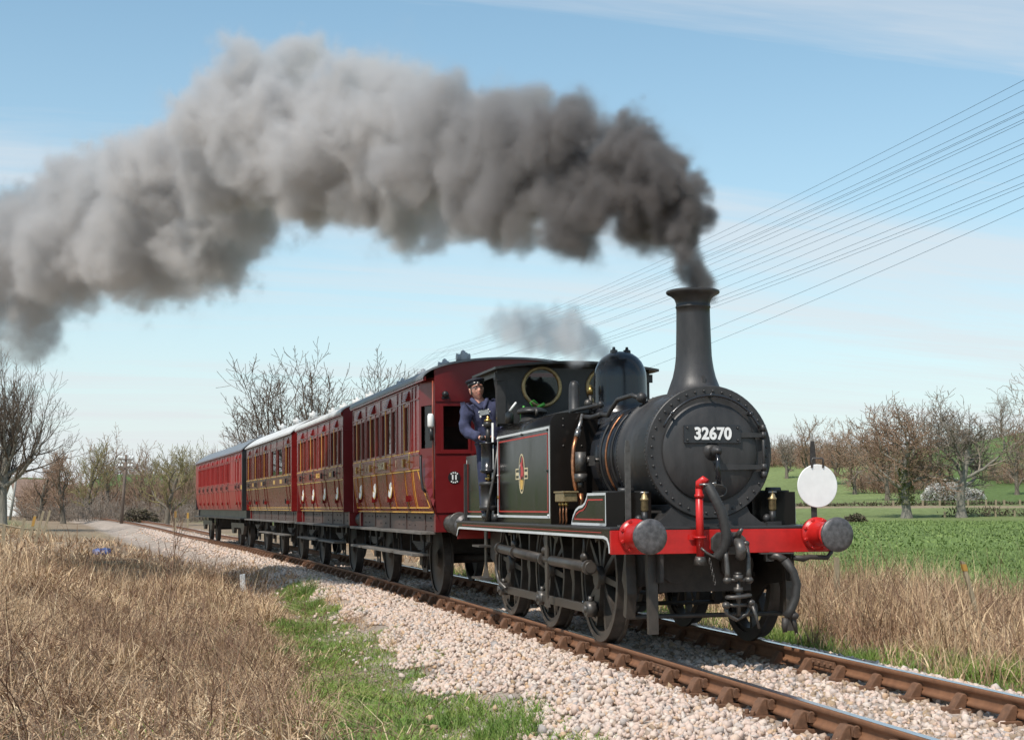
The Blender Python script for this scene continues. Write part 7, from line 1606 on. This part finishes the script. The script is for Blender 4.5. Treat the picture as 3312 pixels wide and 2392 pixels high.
def peak(b):
    vs = []; fs = []
    for i in range(2):
        for k in range(15):
            a = math.pi*(1.12+0.76*k/14); r = 0.088 if i == 0 else 0.088+0.030*math.sin(math.pi*k/14)**0.6
            vs.append((r*math.cos(a), r*math.sin(a)*1.05-0.004, 0.060 if i == 0 else 0.060-0.006*math.sin(math.pi*k/14)))
    vs += [(x, y, z-0.004) for x, y, z in vs]
    for k in range(14): fs += [(k, k+1, 15+k+1, 15+k), (30+k, 45+k, 45+k+1, 30+k+1), (15+k, 15+k+1, 45+k+1, 45+k)]
    b.add(vs, fs, True)
HB(peak, 'cap_peak', M('cap_shiny'), cap)
HB(lambda b: b.sphere((0.0,-0.098,0.072), 0.013, 10, 6, (1.3, 0.4, 1)), 'cap_badge', M('steel'), cap)
def specs(b):
    for sx in (-1, 1): b.tube([(sx*0.034+0.025*math.cos(a), -0.098+0.006*abs(math.cos(a)), 0.008+0.017*math.sin(a)) for a in [2*math.pi*k/16 for k in range(16)]], 0.0022, 5, closed=True); b.tube([(sx*0.058,-0.093,0.012),(sx*0.080,-0.03,0.014),(sx*0.080,0.02,0.010)], 0.002, 5)
    b.tube([(-0.010,-0.101,0.012),(0.0,-0.106,0.016),(0.010,-0.101,0.012)], 0.002, 5)
HB(specs, 'glasses', M('steel'))
for sx in (-1, 1):
    HB(lambda b: b.sphere((sx*0.032,-0.081,0.006), 0.010, 10, 6, (1.2, 0.6, 0.7)), 'eye', M('dark_opening')); HB(lambda b: b.tube([(sx*0.015,-0.094,0.030),(sx*0.035,-0.094,0.034),(sx*0.055,-0.082,0.028)], [0.004,0.005,0.003], 6), 'eyebrow', M('hair'))
HB(lambda b: b.tube([(-0.026,-0.082,-0.058),(-0.010,-0.096,-0.056),(0.010,-0.096,-0.056),(0.026,-0.082,-0.058)], [0.003,0.0055,0.0055,0.003], 6), 'lips', M('lip'))
# ------------------------------------------------------------------ smoke and steam
def plume(name, keys, puffs_per_m, seed, res, dens, albedo_dark, albedo_light, label, edge=0.40, warp=0.75, wscale=1.15, small=0.24, tear=2.1, phase=0.2, neck=1.0, tail_shade=1.0):
    rng = np.random.default_rng(seed)
    K = np.array(keys, float)                 # x y z r
    seg = np.linalg.norm(np.diff(K[:, :3], axis=0), axis=1); s = np.concatenate([[0], np.cumsum(seg)])
    pts, rad = [], []
    t = 0.0
    while t < s[-1]:
        c = np.array([np.interp(t, s, K[:, i]) for i in range(4)])
        n = 5 if c[3] > 0.34 else 3
        for _ in range(n):
            d = rng.normal(size=3); d /= np.linalg.norm(d)
            out_ = rng.random() < 0.30; off = d*c[3]*(rng.uniform(0.62, 0.88) if out_ else rng.uniform(0.1, 0.70))*(1 if c[3] > .34 else .35)
            pts.append(c[:3]+off); rad.append(c[3]*(rng.uniform(0.22, 0.40) if out_ else rng.uniform(0.36, 0.64))*(1 if c[3] > .34 else 1.45))
        t += c[3]/puffs_per_m
    pts = np.array(pts); rad = np.array(rad)
    # the object's own x axis runs along the plume, which keeps its voxel box slim
    org = K[0, :3].copy(); dv = K[-1, :3]-org; ang = math.atan2(dv[1], dv[0])
    ca, sa = math.cos(ang), math.sin(ang)
    q_ = pts-org; pts = np.stack([q_[:, 0]*ca+q_[:, 1]*sa, -q_[:, 0]*sa+q_[:, 1]*ca, q_[:, 2]], 1)
    lo = (pts-rad[:, None]*1.35).min(0); hi = (pts+rad[:, None]*1.35).max(0)
    me = bpy.data.meshes.new(name+'_seeds'); me.from_pydata(pts.tolist(), [], [])
    a = me.attributes.new('rad', 'FLOAT', 'POINT'); a.data.foreach_set('value', rad.astype(np.float32))
    ob = bpy.data.objects.new(name, me); COL.objects.link(ob)
    ob.location = org.tolist(); ob.rotation_euler = (0, 0, ang)
    ob['kind'] = 'stuff'; ob['label'] = label
    ng = bpy.data.node_groups.new(name+'_field', 'GeometryNodeTree')
    ng.interface.new_socket('Geometry', in_out='INPUT', socket_type='NodeSocketGeometry')
    ng.interface.new_socket('Geometry', in_out='OUTPUT', socket_type='NodeSocketGeometry')
    N, L = ng.nodes, ng.links
    gi, go = N.new('NodeGroupInput'), N.new('NodeGroupOutput')
    def mth(op, a, b=None, c=None, clamp=False):
        n = N.new('ShaderNodeMath'); n.operation = op; n.use_clamp = clamp
        for i, v in enumerate((a, b, c)):
            if v is None: continue
            if isinstance(v, (int, float)): n.inputs[i].default_value = v
            else: L.new(v, n.inputs[i])
        return n.outputs[0]
    def vm(op, a, b=None, sc=None):
        n = N.new('ShaderNodeVectorMath'); n.operation = op
        L.new(a, n.inputs[0])
        if b is not None:
            if isinstance(b, tuple): n.inputs[1].default_value = b
            else: L.new(b, n.inputs[1])
        if sc is not None: n.inputs['Scale'].default_value = sc
        return n
    pos = N.new('GeometryNodeInputPosition').outputs[0]
    def warpby(p, scale, amt, detail):
        n = N.new('ShaderNodeTexNoise'); n.inputs['Scale'].default_value = scale; n.inputs['Detail'].default_value = detail; n.inputs['Roughness'].default_value = 0.55
        L.new(p, n.inputs['Vector'])
        v = vm('SUBTRACT', n.outputs['Color'], (0.5, 0.5, 0.5)).outputs[0]
        v = vm('SCALE', v, sc=amt).outputs[0]
        return vm('ADD', p, v).outputs[0]
    p2 = warpby(pos, wscale, warp, 1.0)
    p2 = warpby(p2, wscale*3.2, warp*0.55, 4.0)
    sn = N.new('GeometryNodeSampleNearest'); sn.domain = 'POINT'
    L.new(gi.outputs[0], sn.inputs['Geometry']); L.new(p2, sn.inputs['Sample Position'])
    def samp(dt, field):
        n = N.new('GeometryNodeSampleIndex'); n.data_type = dt; n.domain = 'POINT'
        L.new(gi.outputs[0], n.inputs['Geometry']); L.new(field, n.inputs['Value']); L.new(sn.outputs[0], n.inputs['Index'])
        return n.outputs[0]
    na = N.new('GeometryNodeInputNamedAttribute'); na.data_type = 'FLOAT'; na.inputs[0].default_value = 'rad'
    cpos = samp('FLOAT_VECTOR', N.new('GeometryNodeInputPosition').outputs[0]); crad = samp('FLOAT', na.outputs[0])
    dist = vm('DISTANCE', p2, cpos).outputs['Value']
    q = mth('SUBTRACT', 1.0, mth('DIVIDE', dist, crad))
    # cauliflower bumps eat into the edge, turbulent noise tears it
    vo = N.new('ShaderNodeTexVoronoi'); vo.feature = 'SMOOTH_F1'; vo.inputs['Scale'].default_value = 2.2*wscale; vo.inputs['Smoothness'].default_value = 0.35
    L.new(p2, vo.inputs['Vector'])
    q = mth('ADD', q, mth('MULTIPLY', mth('SUBTRACT', 0.42, vo.outputs['Distance']), small))
    n1 = N.new('ShaderNodeTexNoise'); n1.inputs['Scale'].default_value = wscale*1.15; n1.inputs['Detail'].default_value = 7.0; n1.inputs['Roughness'].default_value = 0.72
    L.new(pos, n1.inputs['Vector'])
    q = mth('ADD', q, mth('MULTIPLY', mth('SUBTRACT', n1.outputs['Fac'], 0.5), tear))
    d = mth('DIVIDE', mth('ADD', q, 0.10), edge, clamp=True)
    d = mth('POWER', d, 1.6)
    d = mth('MULTIPLY', d, mth('MULTIPLY', mth('SUBTRACT', n1.outputs['Fac'], 0.18), 2.3))
    halo = mth('MULTIPLY', mth('POWER', mth('DIVIDE', mth('ADD', q, 0.55), 1.1, clamp=True), 2.0), mth('MULTIPLY', mth('SUBTRACT', n1.outputs['Fac'], 0.40), 0.55))
    d = mth('MAXIMUM', d, mth('MAXIMUM', halo, 0.0))
    # thins out with age along the plume
    vc = N.new('GeometryNodeVolumeCube')
    L.new(d, vc.inputs['Density'])
    vc.inputs['Min'].default_value = lo.tolist(); vc.inputs['Max'].default_value = hi.tolist()
    ext = hi-lo
    for i, ax in enumerate('XYZ'):
        vc.inputs['Resolution '+ax].default_value = max(8, int(ext[i]/res))
    sm = N.new('GeometryNodeSetMaterial')
    L.new(vc.outputs[0], sm.inputs[0]); L.new(sm.outputs[0], go.inputs[0])
    mat = bpy.data.materials.new(name); mat.use_nodes = True
    mn, ml = mat.node_tree.nodes, mat.node_tree.links; mn.clear()
    mo = mn.new('ShaderNodeOutputMaterial'); pv = mn.new('ShaderNodeVolumePrincipled')
    pv.inputs['Density Attribute'].default_value = ''
    at = mn.new('ShaderNodeAttribute'); at.attribute_name = 'density'
    geo = mn.new('ShaderNodeNewGeometry'); sp = mn.new('ShaderNodeSeparateXYZ'); ml.new(geo.outputs['Position'], sp.inputs[0])
    # fresh smoke at the chimney is sooty and thick, older smoke thinner, and paler until the tail
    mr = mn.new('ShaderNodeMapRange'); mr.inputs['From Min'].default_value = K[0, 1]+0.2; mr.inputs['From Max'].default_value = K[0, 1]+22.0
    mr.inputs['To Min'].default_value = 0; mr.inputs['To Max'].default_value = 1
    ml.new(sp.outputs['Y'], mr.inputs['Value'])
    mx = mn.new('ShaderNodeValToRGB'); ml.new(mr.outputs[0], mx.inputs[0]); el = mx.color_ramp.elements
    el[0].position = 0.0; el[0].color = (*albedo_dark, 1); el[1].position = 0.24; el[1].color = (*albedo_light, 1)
    e3 = el.new(0.70); e3.color = (*albedo_light, 1); e4 = el.new(1.0); e4.color = (*[c*tail_shade for c in albedo_light], 1)  # last stop darkens the tail's own colour to stand for shade there
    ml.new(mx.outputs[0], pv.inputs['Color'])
    mm = mn.new('ShaderNodeMapRange'); mm.inputs['From Min'].default_value = K[0, 1]; mm.inputs['From Max'].default_value = K[-1, 1]
    mm.inputs['To Min'].default_value = dens[0]; mm.inputs['To Max'].default_value = dens[1]
    ml.new(sp.outputs['Y'], mm.inputs['Value'])
    mb_ = mn.new('ShaderNodeMapRange'); mb_.inputs['From Min'].default_value = K[0, 1]+0.1; mb_.inputs['From Max'].default_value = K[0, 1]+2.0
    mb_.inputs['To Min'].default_value = neck; mb_.inputs['To Max'].default_value = 1.0; ml.new(sp.outputs['Y'], mb_.inputs['Value'])
    mk_ = mn.new('ShaderNodeMath'); mk_.operation = 'MULTIPLY'; ml.new(mm.outputs[0], mk_.inputs[0]); ml.new(mb_.outputs[0], mk_.inputs[1]); mm = mk_
    mu = mn.new('ShaderNodeMath'); mu.operation = 'MULTIPLY'; ml.new(at.outputs['Fac'], mu.inputs[0]); ml.new(mm.outputs[0], mu.inputs[1])
    ml.new(mu.outputs[0], pv.inputs['Density'])
    pv.inputs['Anisotropy'].default_value = phase
    ml.new(pv.outputs[0], mo.inputs['Volume'])
    sm.inputs['Material'].default_value = mat
    md = ob.modifiers.new('field', 'NODES'); md.node_group = ng
    ob.data.materials.append(mat)
    return ob

def key(u, v, d, rpx):
    p = unp(u, v, d); return (*p, rpx/FPX*d)
chim = (-0.02, 0.76, 3.40, 0.15)
smoke_keys = [chim, key(2238, 865, 13.85, 68), key(2222, 775, 13.95, 100), key(2185, 665, 14.2, 150), key(2125, 585, 14.6, 215), key(2000, 570, 15.3, 262), key(1860, 575, 16.1, 270),
              key(1720, 540, 17.0, 275), key(1490, 535, 18.6, 295), key(1260, 500, 20.3, 322), key(1020, 460, 22.2, 350),
              key(800, 500, 24.4, 335), key(600, 660, 26.6, 285), key(430, 760, 28.4, 260), key(230, 770, 30.8, 285), key(40, 890, 33.4, 295), key(-180, 950, 36.0, 300)]
smoke = plume('smoke', smoke_keys, 2.2, 7, 0.052, (7.5, 1.3), (0.31, 0.285, 0.275), (0.82, 0.80, 0.785), 'thick grey brown smoke blowing back from the chimney over the train', neck=3.2, tail_shade=0.72)
steam_keys = [(-0.10, 3.05, 2.90, 0.09), key(1930, 1120, 15.9, 60), key(1850, 1090, 16.3, 95), key(1760, 1075, 16.8, 110), key(1660, 1075, 17.4, 85), key(1570, 1050, 18.0, 60)]
steam = plume('steam', steam_keys, 2.6, 3, 0.04, (5.0, 1.6), (0.96, 0.96, 0.97), (0.97, 0.97, 0.98), 'wisp of white steam drifting off the safety valves above the cab', warp=0.3, wscale=2.6, tear=1.3)
